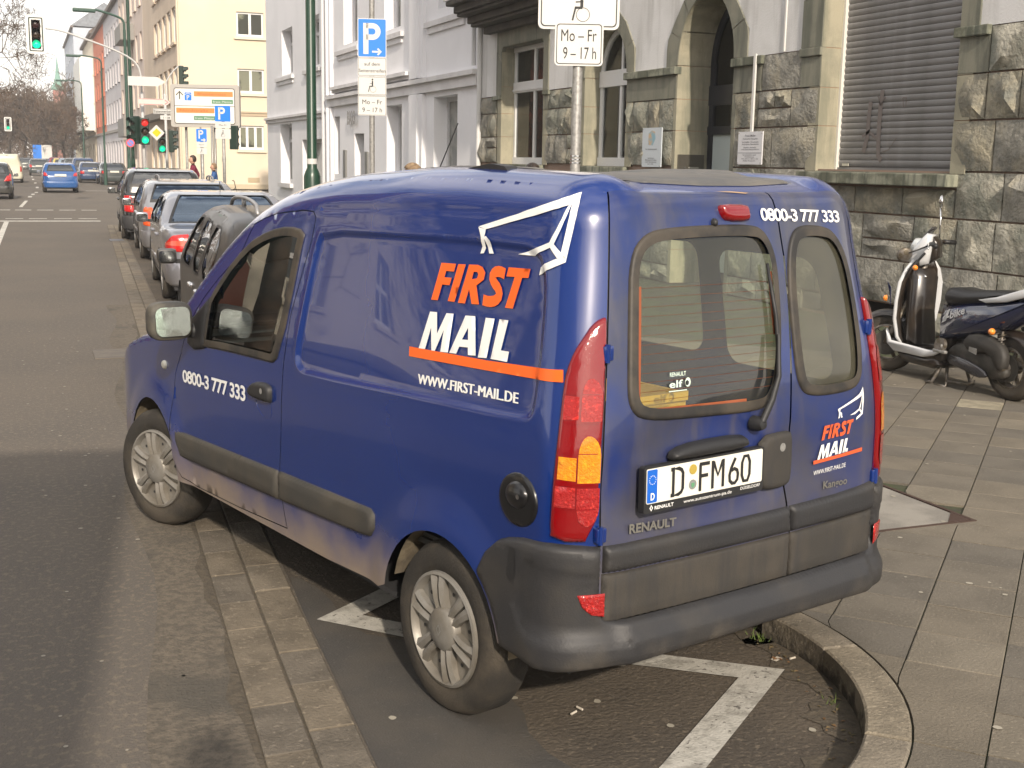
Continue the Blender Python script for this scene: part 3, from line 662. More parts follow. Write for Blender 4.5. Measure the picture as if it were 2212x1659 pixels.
MB().box(FX - .01, FX + .30, 21.05, 23.17, 4.05, 4.2).build('lintel', SMOOTHG, sb)
for a0, a1, d in ((21.05, 23.17, .30), (17.68, 19.25, .32), (10.23, 12.56, .36)): MB().box(FX - .01, FX + d, a0, a1, 1.70, 1.80).build('sill_bed', SMOOTHG, sb)
# windows
def wbar(mb, a0, a1, b0, b1, x0, x1): mb.box(x0, x1, a0, a1, b0, b1)
w1 = empty('window', parent=sb); X0 = 9.15; f_ = MB()
for a in ((21.06, 21.14), (22.08, 22.16), (23.09, 23.165)): wbar(f_, *a, 1.86, 4.04, X0, X0 + .07)
for b in ((1.80, 1.93), (3.18, 3.38), (3.96, 4.045)): wbar(f_, 21.06, 23.165, *b, X0 - .02, X0 + .068)
wbar(f_, 21.06, 23.165, 3.21, 3.24, X0 - .04, X0 - .021); f_.build('window_frame', WFR, w1)
MB().box(X0 + .03, X0 + .034, 21.07, 23.15, 1.9, 4.0).build('window_pane', WG, w1)
w2 = empty('window', parent=sb); X0 = 9.17; f_ = MB()
for a in ((17.69, 17.78), (18.42, 18.50), (19.15, 19.245)): wbar(f_, *a, 1.86, 3.26, X0, X0 + .07)
for b in ((1.80, 1.94), (3.10, 3.36)): wbar(f_, 17.69, 19.245, *b, X0 - .02, X0 + .068)
n = 20; vv = []
for k in range(n + 1):
    a = math.pi * k / n
    for hw, x in ((.78, X0), (.69, X0), (.69, X0 + .07), (.78, X0 + .07)): vv.append((x, 18.465 + hw * math.cos(a), 3.25 + hw * 1.02 * math.sin(a)))
f_.add(vv, [(4 * i + q, 4 * i + 4 + q, 4 * i + 4 + (q + 1) % 4, 4 * i + (q + 1) % 4) for i in range(n) for q in range(4)]); f_.box(X0 + .01, X0 + .06, 18.43, 18.49, 3.3, 4.0)
f_.build('window_frame', WFR, w2)
MB().prism(archpoly(18.465, .76, 1.9, 3.25, .77), lambda a, b, d: (9.2 + d, a, b), 0, .004).build('window_pane', WG, w2)
MB().box(9.0, 9.02, 18.0, 18.4, 1.3, 1.31)
for a0, a1 in ((20.6, 23.6), (17.4, 19.6)): MB().box(10.2, 10.25, a0, a1, 1.5, 4.3).box(9.3, 10.25, a1, a1 + .05, 1.5, 4.3).box(9.3, 10.25, a0 - .05, a0, 1.5, 4.3).box(9.25, 10.25, a0, a1, 1.4, 1.5).build('room', ROOM, sb)
mb = MB(); mb.box(9.36, 9.38, 22.25, 22.95, 3.42, 3.95).box(9.36, 9.38, 21.3, 21.5, 1.95, 3.9); mb.build('curtain', M('curtain_cream', (.50, .47, .38), .9), w1)
# entrance door
dr_ = empty('entrance_door', parent=sb); X0 = 9.42; f_ = MB()
for a in ((14.55, 14.64), (15.20, 15.30), (15.93, 16.04)): wbar(f_, *a, .12, 3.3, X0, X0 + .07)
for b in ((.12, .3), (2.70, 2.98), (2.28, 2.40)): wbar(f_, 14.55, 16.04, *b, X0 - .015, X0 + .068)
vv = []
for k in range(n + 1):
    a = math.pi * k / n
    for hw, hb, x in ((.755, .925, X0), (.66, .82, X0), (.66, .82, X0 + .07), (.755, .925, X0 + .07)): vv.append((x, 15.29 + hw * math.cos(a), 3.25 + hb * math.sin(a)))
f_.add(vv, [(4 * i + q, 4 * i + 4 + q, 4 * i + 4 + (q + 1) % 4, 4 * i + (q + 1) % 4) for i in range(n) for q in range(4)]); f_.box(X0 + .01, X0 + .06, 15.26, 15.31, 3.2, 4.1)
f_.build('door_frame', DARKFR, dr_)
MB().box(X0 + .03, X0 + .034, 14.6, 16.0, 2.4, 4.1).build('fanlight_pane', glass('door_glass', (.5, .45, .3)), dr_)
MB().box(X0 + .02, X0 + .03, 15.31, 15.92, .3, 2.28).build('frosted_pane', M('frosted_glass', (.42, .48, .48), .3), dr_)
MB().box(X0 + .02, X0 + .03, 14.64, 15.19, .3, 2.28).build('side_pane', M('brown_glass', (.05, .035, .022), .2), dr_)
MB().box(10.3, 10.35, 14.3, 16.3, .1, 4.3).build('hallway', M('hall_brown', (.12, .10, .06), .9), sb)
# roller shutter
SHM = M('shutter_grey', (.25, .243, .240), .55, col2=(.215, .21, .206), sc=2.2, streak=((.13, .122, .115), 3, .4)); sh = empty('roller_shutter', parent=sb)
prof = [(0, 0), (-.006, .008), (-.013, .024), (-.015, .040), (-.013, .056), (-.006, .066), (0, .0695)]; base = None
for k in range(42):
    z = 1.86 + k * .0725
    if base is None:
        vv = [(x, y, h) for y in (10.24, 12.55) for x, h in prof]; np_ = len(prof)
        base = mesh_obj('slat', vv + [(.01, 10.24, 0), (.01, 12.55, 0), (.01, 10.24, .0695), (.01, 12.55, .0695)], [(i, i + np_, i + np_ + 1, i + 1) for i in range(np_ - 1)] + [(0, 2 * np_, 2 * np_ + 1, np_), (np_ - 1, 2 * np_ - 1, 2 * np_ + 3, 2 * np_ + 2)], SHM, sh); o = base
    else: o = bpy.data.objects.new('slat', base.data); COL.objects.link(o); o.parent = sh
    o.location = (9.20, 0, z)
MB().box(9.20, 9.22, 10.24, 12.55, 1.84, 4.9).build('shutter_backing', M('shutter_gap', (.08, .075, .07), .8), sh)
MB().box(9.15, 9.205, 12.525, 12.56, 1.82, 4.9).build('guide_rail', M('rail_white', (.70, .68, .62), .4), sh); MB().box(9.17, 9.205, 10.23, 10.26, 1.82, 4.9).build('guide_rail', SHM, sh)
MB().box(9.17, 9.205, 10.26, 12.52, 1.80, 1.845).build('bottom_bar', SHM, sh); MB().box(9.16, 9.17, 12.3, 12.42, 1.86, 1.89).build('shutter_stop', M('rail_cream', (.5, .48, .4), .5), sh)
gf = MB(); GRF = M('faded_graffiti', (.195, .168, .155), .8); frg = lambda a, b, d=0: Vector((9.182 - d, a, b))
for P_, w_ in (([(11.98, 2.60), (12.0, 2.42), (12.0, 2.2), (12.06, 2.02)], .07), ([(11.78, 2.72), (11.80, 2.55), (11.80, 2.2), (11.78, 1.98), (11.72, 1.93)], .075), ([(12.1, 2.20), (11.98, 2.26), (11.84, 2.18)], .04), ([(11.74, 2.02), (11.6, 2.05), (11.48, 2.18)], .012), ([(11.86, 2.66), (11.80, 2.55), (11.72, 2.64)], .02), ([(11.42, 2.62), (11.40, 2.52), (11.36, 2.52), (11.36, 2.62), (11.42, 2.62)], .015)): ribbon(gf, P_, w_, frg, 0)
gf.build('graffiti', GRF, sh)
MB().box(9.25, 9.3, 10.45, 12.8, .05, .4).build('cellar_opening', M('cellar_black', (.006, .006, .006), .9), sb)
# bay window underside
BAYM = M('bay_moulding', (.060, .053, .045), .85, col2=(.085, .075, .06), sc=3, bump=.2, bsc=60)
bay_ = empty('bay_window', parent=sb)
MB().box(8.02, FX + .02, 19.9, 24.28, 4.98, 8.6).build('bay_body', WALLP, bay_)
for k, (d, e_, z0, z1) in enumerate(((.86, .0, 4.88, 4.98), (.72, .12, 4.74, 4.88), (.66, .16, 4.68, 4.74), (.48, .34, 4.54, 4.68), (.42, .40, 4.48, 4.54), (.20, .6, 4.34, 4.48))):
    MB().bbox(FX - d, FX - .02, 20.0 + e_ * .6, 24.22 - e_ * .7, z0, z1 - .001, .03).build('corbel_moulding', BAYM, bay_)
# cables, plaques
MB().box(FX - .085, FX - .062, 13.90, 13.95, 2.28, 3.26).build('cable_duct', M('duct_white', (.66, .65, .62), .5), sb); MB().box(FX - .03, FX - .012, 13.35, 13.38, 3.25, 5).build('cable_duct', bpy.data.materials['duct_white'], sb)
MB().tube([(FX - .06, 24.36, 0), (FX - .06, 24.36, 9)], .05, 10).build('drain_pipe', M('pipe_white', (.65, .65, .64), .5), sb)
GREYP = M('print_grey', (.18, .18, .20), .6)
def plaque(name, a_hi, b_lo, w, h, label, lines, mat, logo=False):
    t = empty(name, (0, 0, 0), label=label, cat='sign'); f2 = frame((FX - .088, a_hi, b_lo), (0, -1, 0), (0, 0, 1), (-1, 0, 0))
    MB().prism(roundrect(0, w, 0, h, .004, 2), f2, -.010, .004).build('panel', mat, t)
    for x, y in ((.02, .02), (w - .02, .02), (.02, h - .02), (w - .02, h - .02)): MB().lathe([(.006, -.02), (.006, .012), (0, .014)], f2(x, y, 0), (-1, 0, 0), 8).build('screw', galv, t)
    mb = MB()
    for s_, x, y, ww, hh in lines: text('x', s_, frame(f2(x, y, .0055), (0, -1, 0), (0, 0, 1), (-1, 0, 0)), ww, hh, GREYP, mb=mb, bold=.01)
    o = mb.build('print', GREYP, t); return t, f2
p1, f2 = plaque('wall_plaque', 16.94, 1.80, .61, .58, 'tall pale blue plaque with a blurred orange and blue emblem left of the arched door', [('Ihr Rechtsanwalt', .12, .255, .36, .022), ('Sprechzeiten', .2, .125, .2, .02), ('Montag bis Freitag', .12, .095, .36, .02), ('nach Vereinbarung', .13, .065, .34, .02), ('im 2. OG', .2, .035, .18, .02)], M('plaque_pale', (.55, .60, .64), .3))
EM = M('emblem_blue', (.25, .42, .50), .5, col2=(.62, .40, .20), sc=7, mixr=(.4, .6)); MB().prism([(.2, .33), (.34, .32), (.42, .42), (.40, .52), (.30, .54), (.2, .5)], f2, .0045, .0055).build('emblem', EM, p1)
p2, f2 = plaque('wall_plaque', 14.21, 1.86, .58, .42, 'white rectangular plaque with printed lines hanging under the white cable duct', [('Frank Müller', .17, .355, .25, .03), ('Facharzt für Orthopädie', .12, .320, .35, .020), ('Sportmedizin · Chirotherapie', .10, .280, .39, .018), ('Ambulante Operationen', .10, .252, .40, .018), ('Akupunktur · Homöopathie', .14, .212, .3, .018), ('und Naturheilverfahren', .09, .186, .42, .018), ('Sprechzeiten nach', .13, .115, .32, .016), ('Vereinbarung', .18, .09, .22, .016), ('Tel. 0211 / 44 11 52', .10, .065, .40, .016), ('Alle Kassen', .14, .04, .3, .016)], M('plaque_white', (.66, .66, .68), .35))
MB().box(FX - .094, FX - .092, 13.64, 14.20, 2.005, 2.011).build('dividing_line', GREYP, p2)
bl = empty('doorbell_panel', (0, 0, 0), label='grey metal doorbell panel on the left reveal of the arched entrance', cat='doorbell')
MB().bbox(FX + .03, FX + .47, 16.030, 16.045, 1.45, 1.99, .004).build('panel', M('bell_steel', (.13, .12, .10), .35, .6), bl)
for k in range(4):
    MB().lathe([(0, .03), (.010, .028), (.013, .01)], (FX + .14, 16.046, 1.80 - k * .055), (0, -1, 0), 10).build('button', chrome, bl); MB().box(FX + .21, FX + .38, 16.026, 16.031, 1.79 - k * .055, 1.81 - k * .055).build('name_strip', M('bell_label%d' % k, (.35, .34, .3), .4), bl)
# ================================================================ generic facades
def facade(parent, fr, w, h, wins, mat, depth=.22, fmat=WFR, gmat=None, sillm=None, name='wall', z0=0, back=True, roomm=None):
    """wins: (a0,a1,b0,b1,mullions,transom(0..1),sill)"""
    hs = [[(a0, b0), (a1, b0), (a1, b1), (a0, b1)] for a0, a1, b0, b1, *_ in wins]
    sheet(name, [(0, z0), (w, z0), (w, h), (0, h)], hs, max(w, h) / 3, lambda a, b: fr(a, b, 0), mat, parent, smooth=False)
    for a0, a1, b0, b1, mu, trn, sl in wins:
        mb = MB()
        for p, q in (((a0, b0), (a1, b0)), ((a1, b0), (a1, b1)), ((a1, b1), (a0, b1)), ((a0, b1), (a0, b0))):
            mb.add([fr(*p, 0), fr(*q, 0), fr(*q, -depth - .06), fr(*p, -depth - .06)], [(0, 1, 2, 3)])
        wn = mb.build('window', mat, parent)
        f = MB(); t_ = .10 if a1 - a0 > .8 else .05
        def bx(x0, x1, y0, y1, d0=-depth - .05, d1=-depth + .02): f.prism([(x0, y0), (x1, y0), (x1, y1), (x0, y1)], fr, d0, d1)
        bx(a0, a0 + t_, b0, b1); bx(a1 - t_, a1, b0, b1); bx(a0 + t_, a1 - t_, b0, b0 + t_ * 1.2); bx(a0 + t_, a1 - t_, b1 - t_, b1)
        for k in range(mu): c = a0 + (a1 - a0) * (k + 1) / (mu + 1); bx(c - t_ * .7, c + t_ * .7, b0 + t_ * 1.2, b1 - t_, -depth - .049, -depth + .019)
        if trn: c = b0 + (b1 - b0) * trn; bx(a0 + t_, a1 - t_, c - t_ * .5, c + t_ * .5, -depth - .048, -depth + .025)
        f.build('window_frame', fmat, wn)
        mb = MB(); mb.add([fr(a0, b0, -depth - .02), fr(a1, b0, -depth - .02), fr(a1, b1, -depth - .02), fr(a0, b1, -depth - .02)], [(0, 1, 2, 3)]); mb.build('pane', gmat or GPAN, wn)
        if sl: MB().prism([(a0 - sl, b0 - .16), (a1 + sl, b0 - .16), (a1 + sl, b0 - .02), (a0 - sl, b0 - .02)], fr, -.02, .12).build('sill', sillm or mat, wn)
GPAN = M('dark_pane', (.035, .036, .036), .06, spec=.9, col2=(.12, .115, .09), sc=.6, mixr=(.5, .6)); CURT = M('curtain_pane', (.28, .29, .22), .25, col2=(.16, .165, .13), sc=2)
# white building next door
WB = M('white_house_wall', (.84, .84, .86), .9, col2=(.80, .80, .82), sc=.8, bump=.15, bsc=40); WBT = M('white_house_trim', (.72, .71, .71), .9, col2=(.64, .63, .63), sc=1.5)
wb = empty('white_house', (0, 0, 0), label='pale grey-white house with moulded cornice and pilasters left of the stone building', cat='building')
fw = frame((FX, 48.6, .1), (0, -1, 0), (0, 0, 1), (-1, 0, 0)); YW = lambda y: 48.6 - y
wins = []
for ya, yb, za, zb, mu, tr, sl in ((43.9, 46.0, .95, 3.05, 1, .72, .1), (38.85, 42.15, .0, 2.46, 1, 0, 0), (36.75, 37.45, 1.39, 3.10, 0, 0, .0), (33.9, 34.98, .0, 2.56, 0, 0, 0), (30.2, 31.58, 1.45, 3.22, 1, 0, .1), (25.9, 27.58, 1.46, 3.28, 1, 0, .1),
        (43.6, 45.5, 4.78, 6.34, 1, .7, 0), (39.4, 41.3, 4.78, 6.34, 1, .7, 0), (34.6, 36.2, 5.12, 7.3, 1, .7, 0), (30.3, 31.8, 5.12, 7.3, 1, .7, 0), (25.6, 27.3, 5.2, 7.3, 1, .7, 0), (43.6, 45.5, 8.2, 9.9, 1, .7, 0), (39.4, 41.3, 8.2, 9.9, 1, .7, 0)):
    wins.append((YW(yb), YW(ya), za - .1, zb - .1, mu, tr, sl))
facade(wb, fw, 24.15, 12.4, wins, WB, .34, M('house_frames', (.56, .56, .57), .5), M('white_house_pane', (.16, .17, .16), .12, col2=(.30, .30, .27), sc=1.3), WBT)
def wbox(ya, yb, z0, z1, d, name='cornice', mat=WBT, d0=-.02): MB().prism([(YW(yb), z0 - .1), (YW(ya), z0 - .1), (YW(ya), z1 - .1), (YW(yb), z1 - .1)], fw, d0, d).build(name, mat, wb)
wbox(38.1, 48.6, 3.13, 3.25, .07); wbox(38.1, 48.6, 3.25, 3.33, .14); wbox(24.46, 38.0, 3.40, 3.62, .10); wbox(24.46, 38.0, 3.62, 3.72, .18); wbox(29.2, 37.3, 3.78, 3.86, .12); wbox(29.2, 37.2, 3.86, 3.95, .22, 'cornice')
for ya, yb in ((43.4, 46.5), (39.1, 41.6), (34.3, 37.0), (30.0, 32.1), (25.3, 28.1)):
    zz = 4.58 if ya > 38 else 4.85; wbox(ya, yb, zz, zz + .12, .10, 'sill_moulding'); wbox(ya + .12, yb - .12, zz - .14, zz - .002, .05, 'sill_moulding')
for ya, yb in ((37.55, 38.2), (28.2, 29.3)):
    wbox(ya, yb, .1, 3.38, .10, 'pilaster', WB); wbox(ya, yb, 3.75, 12.4, .10, 'pilaster', WB); wbox(ya + .25, yb - .25, 3.75, 12.4, .16, 'pilaster', WB, .101); wbox(ya + .25, yb - .25, .1, 3.38, .16, 'pilaster', WB, .101)
MB().tube([(FX - .14, 38.3, .1), (FX - .14, 38.3, 12)], .06, 10).build('drain_pipe', M('pipe_pale', (.62, .62, .63), .5), wb); MB().tube([(FX - .10, 24.6, 3.8), (FX - .10, 24.6, 12)], .05, 8).build('drain_pipe', bpy.data.materials['pipe_pale'], wb)
for ya, za, zb in ((35.9, 1.25, 2.1), (33.4, 1.3, 2.05), (35.9, .6, 1.2)): wbox(ya, ya + .28, za, zb, .05, 'name_board', M('board_grey%d' % int(ya * 10 + za), (.20, .20, .19), .5, .3))
mb = MB(); f3 = frame(fw(YW(35.5), 2.74, .04), (0, -1, 0), (0, 0, 1), (-1, 0, 0))
vv, ff = text_geo('BKG', .05)
mb.add([f3(x * .95, y * .36, .05) for x, y in vv] , ff); mb.build('house_letters', M('letters_grey', (.30, .29, .28), .5), wb)
MB().box(FX + .05, 18, 24.5, 48.5, 12.4, 12.6).build('roof', M('roof_slate', (.07, .07, .075), .8), wb); MB().box(FX + .01, 18, 48.55, 48.6, .1, 12.4).build('side_wall', WB, wb)
MB().box(FX + .6, FX + .65, 24.6, 48.4, .1, 12).build('rooms', DIN, wb)
# yellow corner house over the side street
YB = M('cream_plaster', (.68, .585, .45), .9, col2=(.64, .55, .42), sc=.35, bump=.15, bsc=20); YB2 = M('cream_plaster_side', (.63, .52, .40), .9, col2=(.57, .47, .36), sc=.4)
BANDY = M('tan_band', (.46, .37, .26), .9)
yb = empty('corner_house', (0, 0, 0), label='cream yellow corner house with its sunlit gable across the side street', cat='building')
GX = 8.08; fy = frame((GX, 70, 0), (1, 0, 0), (0, 0, 1), (0, -1, 0))
gw = [(11.22 - GX, 12.70 - GX, 8.37, 9.67, 1, 0, .15), (11.22 - GX, 12.68 - GX, 5.34, 6.64, 1, 0, .15), (11.24 - GX, 12.62 - GX, 2.27, 3.57, 2, 0, .12), (11.22 - GX, 12.70 - GX, 11.4, 12.7, 1, 0, .15)]
facade(yb, fy, 13, 15, gw, YB, .12, WFR, M('gable_pane', (.05, .052, .042), .08, col2=(.20, .205, .15), sc=.45, mixr=(.48, .54)), M('sill_cream', (.72, .64, .48), .8))
for z0, z1, d in ((4.26, 4.34, .10), (4.10, 4.25, .05), (-.1, .35, .06)): MB().prism([(0, z0), (13, z0), (13, z1), (0, z1)], fy, -.02, d).build('string_course', BANDY if z0 > 0 else M('plinth_tan', (.5, .42, .30), .9), yb)
MB().prism([(3.6, .45), (4.25, .45), (4.25, .72), (3.6, .72)], fy, -.01, .02).build('cellar_vent', M('vent_tan', (.42, .34, .22), .9), yb)
MB().tube([(GX - .02, 69.9, 0), (GX - .02, 69.9, 15)], .06, 8).build('drain_pipe', M('pipe_cream', (.62, .54, .40), .6), yb); MB().tube([(GX + 1.05, 69.86, 0), (GX + 1.05, 69.86, 4.1)], .05, 8).build('drain_pipe', M('pipe_dark', (.25, .24, .22), .6), yb)
MB().prism([(2.2, 1.6), (2.4, 1.6), (2.4, 1.85), (2.2, 1.85)], fy, 0, .05).build('wall_box', galv, yb)
def street_wall(parent, ya, yb_, h, wins, mat, X=None, **k):
    X = X or GX; f = frame((X, yb_, 0), (0, -1, 0), (0, 0, 1), (-1, 0, 0)); facade(parent, f, yb_ - ya, h, [(yb_ - b, yb_ - a, c, d, *r) for a, b, c, d, *r in wins], mat, **k); return f
ws = []
for z0, z1 in ((4.95, 6.75), (8.0, 9.9), (11.2, 13)):
    for k in range(5): ws.append((71.0 + k * 2.5, 72.7 + k * 2.5, z0, z1, 0, 0, .2))
for k in range(5): ws.append((71.2 + k * 3.4, 73 + k * 3.4, .9, 3.4, 0, 0, .1))
fs_ = street_wall(yb, 70, 90, 15, ws, YB2, depth=.14, gmat=CURT)
MB().prism([(.0, 4.0), (20, 4.0), (20, 4.4), (0, 4.4)], fs_, 0, .55).build('canopy', M('canopy_grey', (.20, .18, .15), .8), yb)
MB().box(GX + .05, 21, 70.05, 90, 15, 15.2).build('roof', M('roof_brown', (.12, .08, .06), .8), yb); MB().box(GX + .7, GX + .75, 70.6, 89.5, 0, 15).box(GX + .76, 20.9, 70.6, 70.65, 0, 15).build('rooms', DIN, yb)
def house(label, ya, yb_, h, mat, X=GX, rows=((4.6, 6.3), (7.8, 9.5), (11, 12.7)), nw=5, gfm=None, gz=4.0, roofm=(.13, .09, .07), bay=None, seed=0, gw_=1.25, name='town_house', sl=.15):
    t = empty(name, (0, 0, 0), label=label, cat='building'); ws = []; L = yb_ - ya
    for z0, z1 in rows:
        for k in range(nw): c = ya + L * (k + .5) / nw; ws.append((c - gw_ * .55, c + gw_ * .55, z0, z1, 1, 0, sl))
    f = street_wall(t, ya, yb_, h, ws, mat, X, z0=gz, depth=.15)
    g = []
    for k in range(nw): c = ya + L * (k + .5) / nw; g.append((c - .9, c + .9, .8, 3.1, 1, 0, 0))
    f = frame((X, yb_, 0), (0, -1, 0), (0, 0, 1), (-1, 0, 0)); facade(t, f, L, gz, [(yb_ - b, yb_ - a, c, d, *r) for a, b, c, d, *r in g], gfm or mat, name='ground_floor_wall', depth=.15)
    MB().prism([(0, gz - .12), (L, gz - .12), (L, gz + .12), (0, gz + .12)], f, 0, .15).build('string_course', M('course%d' % seed, (.3, .28, .25), .9), t)
    MB().prism([(0, h), (L, h), (L, h + .3), (0, h + .3)], f, -.1, .35).build('gutter', M('gutter%d' % seed, (.16, .13, .11), .8), t)
    rm = MB(); rm.add([(X - .3, ya, h + .3), (X - .3, yb_, h + .3), (X + 5, yb_, h + 4.2), (X + 5, ya, h + 4.2), (X + 10, ya, h), (X + 10, yb_, h)], [(0, 3, 2, 1), (3, 4, 5, 2), (0, 4, 3), (1, 2, 5)])
    rm.build('roof', M('roof_tile%d' % seed, roofm, .85, col2=tuple(c * .7 for c in roofm), sc=2), t)
    MB().add([(X, ya, 0), (X + 10, ya, 0), (X + 10, ya, h), (X, ya, h), (X, yb_, 0), (X + 10, yb_, 0), (X + 10, yb_, h), (X, yb_, h)], [(0, 1, 2, 3), (5, 4, 7, 6)]).build('gable_wall', mat, t)
    MB().box(X + .7, X + .75, ya + .2, yb_ - .2, 0, h).build('rooms', DIN, t)
    if bay:
        for b0, b1, z0, z1, d, mt in bay: MB().bbox(X - d, X + .05, b0, b1, z0, z1, .05).build('bay', mt, t)
    return t, f
GW = M('grey_white_wall', (.55, .53, .54), .9, col2=(.50, .48, .49), sc=.5); CRM = M('cream_wall_far', (.62, .54, .42), .9); ORW = M('orange_wall', (.62, .20, .115), .9, col2=(.56, .18, .105), sc=.6); WHB = M('white_bay_wall', (.74, .74, .70), .8); BLG = M('blue_grey_wall', (.46, .50, .56), .8)
BALC = M('balcony_grey', (.26, .25, .23), .8)
house('pinkish cream house with grey balcony boxes right after the cream corner house', 90.1, 112, 15.2, M('pink_cream', (.62, .52, .45), .9), rows=((5.4, 7.2), (8.6, 10.4), (12.2, 14)), nw=6, seed=1, bay=[(97, 103, 3.2, 4.6, 1.0, BALC), (97, 103, 10.2, 11.4, 1.0, BALC)])
house('grey-white house with steep dark gutter line beside the orange house', 112.1, 133, 14.8, GW, rows=((4.9, 6.7), (8.2, 10), (11.5, 13.3)), nw=6, seed=2)
house('bright orange house over a white ground floor', 133.1, 152, 14.8, ORW, rows=((5, 6.6), (7.9, 9.5), (10.7, 12.3)), nw=4, gfm=GW, seed=3)
house('cream house with a tall white bay tower in front', 152.1, 178, 15.5, CRM, nw=5, seed=4, bay=[(154, 172, 4.6, 13.0, 1.5, WHB)])
house('last beige house of the row before the bare trees', 178.1, 215, 13, M('beige_last', (.55, .50, .38), .9), nw=7, seed=5)
t_, f_ = house('tall blue-grey house with a dormer rising above the row', 216, 260, 22, BLG, X=GX + .4, rows=((6, 8), (10, 12), (14, 16), (18, 20)), nw=6, seed=6, roofm=(.25, .27, .30))
house('distant pale yellow house seen between the bare trees', 300, 322, 11.5, M('pale_yellow_far', (.68, .60, .36), .9), X=12.5, rows=((2, 4), (6, 8)), nw=4, seed=7)
# church
ch = empty('church', (0, 0, 0), label='distant red-roofed church with a slim green spire above the bare trees', cat='church')
BRK = M('red_brick_far', (.36, .12, .075), .9); GRS = M('copper_green', (.16, .34, .27), .7)
MB().box(8, 20, 400, 430, 0, 15).build('nave_wall', BRK, ch); MB().add([(7.5, 399, 15), (20.5, 399, 15), (7.5, 431, 15), (20.5, 431, 15), (14, 402, 25), (14, 429, 25)], [(0, 1, 4), (2, 5, 3), (0, 4, 5, 2), (1, 3, 5, 4)]).build('roof', M('red_roof', (.42, .13, .08), .9), ch)
MB().box(9.2, 12.2, 396, 399, 0, 20.5).build('tower', BRK, ch); MB().lathe([(2.2, 20.5), (1.2, 22.5), (.6, 25), (.12, 29.5), (0, 31)], (10.7, 397.5, 0), (0, 0, 1), 8).build('spire', GRS, ch)
# houses on the other side of the street (off to the left)
for i, (ya, yb_, h, c, X, dp) in enumerate(((-34, -14, 12, (.50, .42, .30), -15, 9), (-11, -3, 6, (.36, .14, .09), -14.2, 10), (18.5, 30, 12.5, (.56, .51, .40), -10.6, 18), (44, 58, 11.5, (.60, .55, .42), -12.5, 16), (72, 90, 13, (.62, .58, .50), -13, 18))):
    t = empty('opposite_house', (0, 0, 0), label=['sandy', 'brick red', 'cream', 'ochre', 'off-white'][i] + ' house on the far side of the road, off to the left', cat='building')
    mt = M('opp_wall%d' % i, c, .9)
    for k, (f, wd) in enumerate(((frame((X, ya, 0), (0, 1, 0), (0, 0, 1), (1, 0, 0)), yb_ - ya), (frame((X - dp, ya, 0), (1, 0, 0), (0, 0, 1), (0, -1, 0)), dp))):
        ws = []
        for z0 in (1.2, 4.3, 7.3, 10.2):
            if z0 + 1.9 < h: ws += [(a_, a_ + 1.3, z0, z0 + 1.6, 1, .6, .1) for a_ in np.arange(1.6, wd - 1.8, 3.6)]
        facade(t, f, wd, h, ws, mt if k else M('opp_front%d' % i, ((.42, .16, .10), c)[i % 2], .9), gmat=GPAN)
    MB().add([(X, ya, h), (X - dp, ya, h), (X - dp / 2, ya, h + dp * .33), (X, yb_, h), (X - dp, yb_, h), (X - dp / 2, yb_, h + dp * .33)], [(0, 2, 1), (3, 4, 5)]).build('gable_wall', mt, t)
    MB().add([(X + .4, ya, h - .1), (X - dp / 2, ya, h + dp * .33 + .1), (X - dp / 2, yb_, h + dp * .33 + .1), (X + .4, yb_, h - .1), (X - dp - .4, ya, h - .1), (X - dp - .4, yb_, h - .1)], [(0, 3, 2, 1), (1, 2, 5, 4)]).build('roof', M('opp_roof%d' % i, (.10, .055, .04), .85), t)
    MB().box(X - dp + .5, X - .9, ya + .6, yb_ - .3, 0, h).build('rooms', DIN, t)
flat('far_pavement', [(-9.5, -40), (-9.5, 420), (-16, 420), (-16, -40)], .09, SLM[0]); flat('side_pavement', [(7.6, 69), (60, 69), (60, 70.2), (7.6, 70.2)], .09, SLM[3]); flat('street_pavement', [(4.9, 69.5), (8.3, 69.5), (8.3, 330), (7.3, 330), (6.2, 100)], .09, SLM[3])
# ================================================================ street furniture
GRN = M('mast_green', (.010, .040, .024), .35, col2=(.013, .048, .028), sc=3, coat=.3); SIGW = M('sign_white', (.60, .60, .58), .35); SIGB = M('sign_blue', (.02, .20, .72), .35); SIGK = black_print
def plate(parent, fr, x0, x1, y0, y1, r=.03, mat=SIGW, border=None, name='sign_plate', d=0, bw=.008, inn=.012):
    o = MB().prism(roundrect(x0, x1, y0, y1, r, 4), fr, d - .004, d).build(name, mat, parent)
    if border:
        a, b = roundrect(x0 + inn, x1 - inn, y0 + inn, y1 - inn, max(.002, r - inn * .6), 4), roundrect(x0 + inn + bw, x1 - inn - bw, y0 + inn + bw, y1 - inn - bw, max(.002, r - inn * .6 - bw * .5), 4); n = len(a)
        MB().add([fr(*p, d + .0015) for p in a + b], [(i, (i + 1) % n, n + (i + 1) % n, n + i) for i in range(n)]).build('border', border, o)
    MB().prism(roundrect(x0, x1, y0, y1, r, 3), fr, d - .006, d - .0045).build('back', galv, o)
    return o
def wheelchair(mb, fr, x, y, s, d=.002):
    F2 = lambda a, b, e=0: fr(x + a * s, y + b * s, e)
    mb.prism(circ(.0, 1.33, .085, 12), F2, d, d + .0006); ribbon(mb, [(0, 1.2), (0, .72)], .13, F2, d); ribbon(mb, [(.03, .70), (-.28, .70)], .10, F2, d); ribbon(mb, [(-.25, .74), (-.38, .18)], .075, F2, d); ribbon(mb, [(.05, .95), (-.26, .93)], .05, F2, d)
    ribbon(mb, circ(.06, .42, .28, 28), .022, F2, d, True)
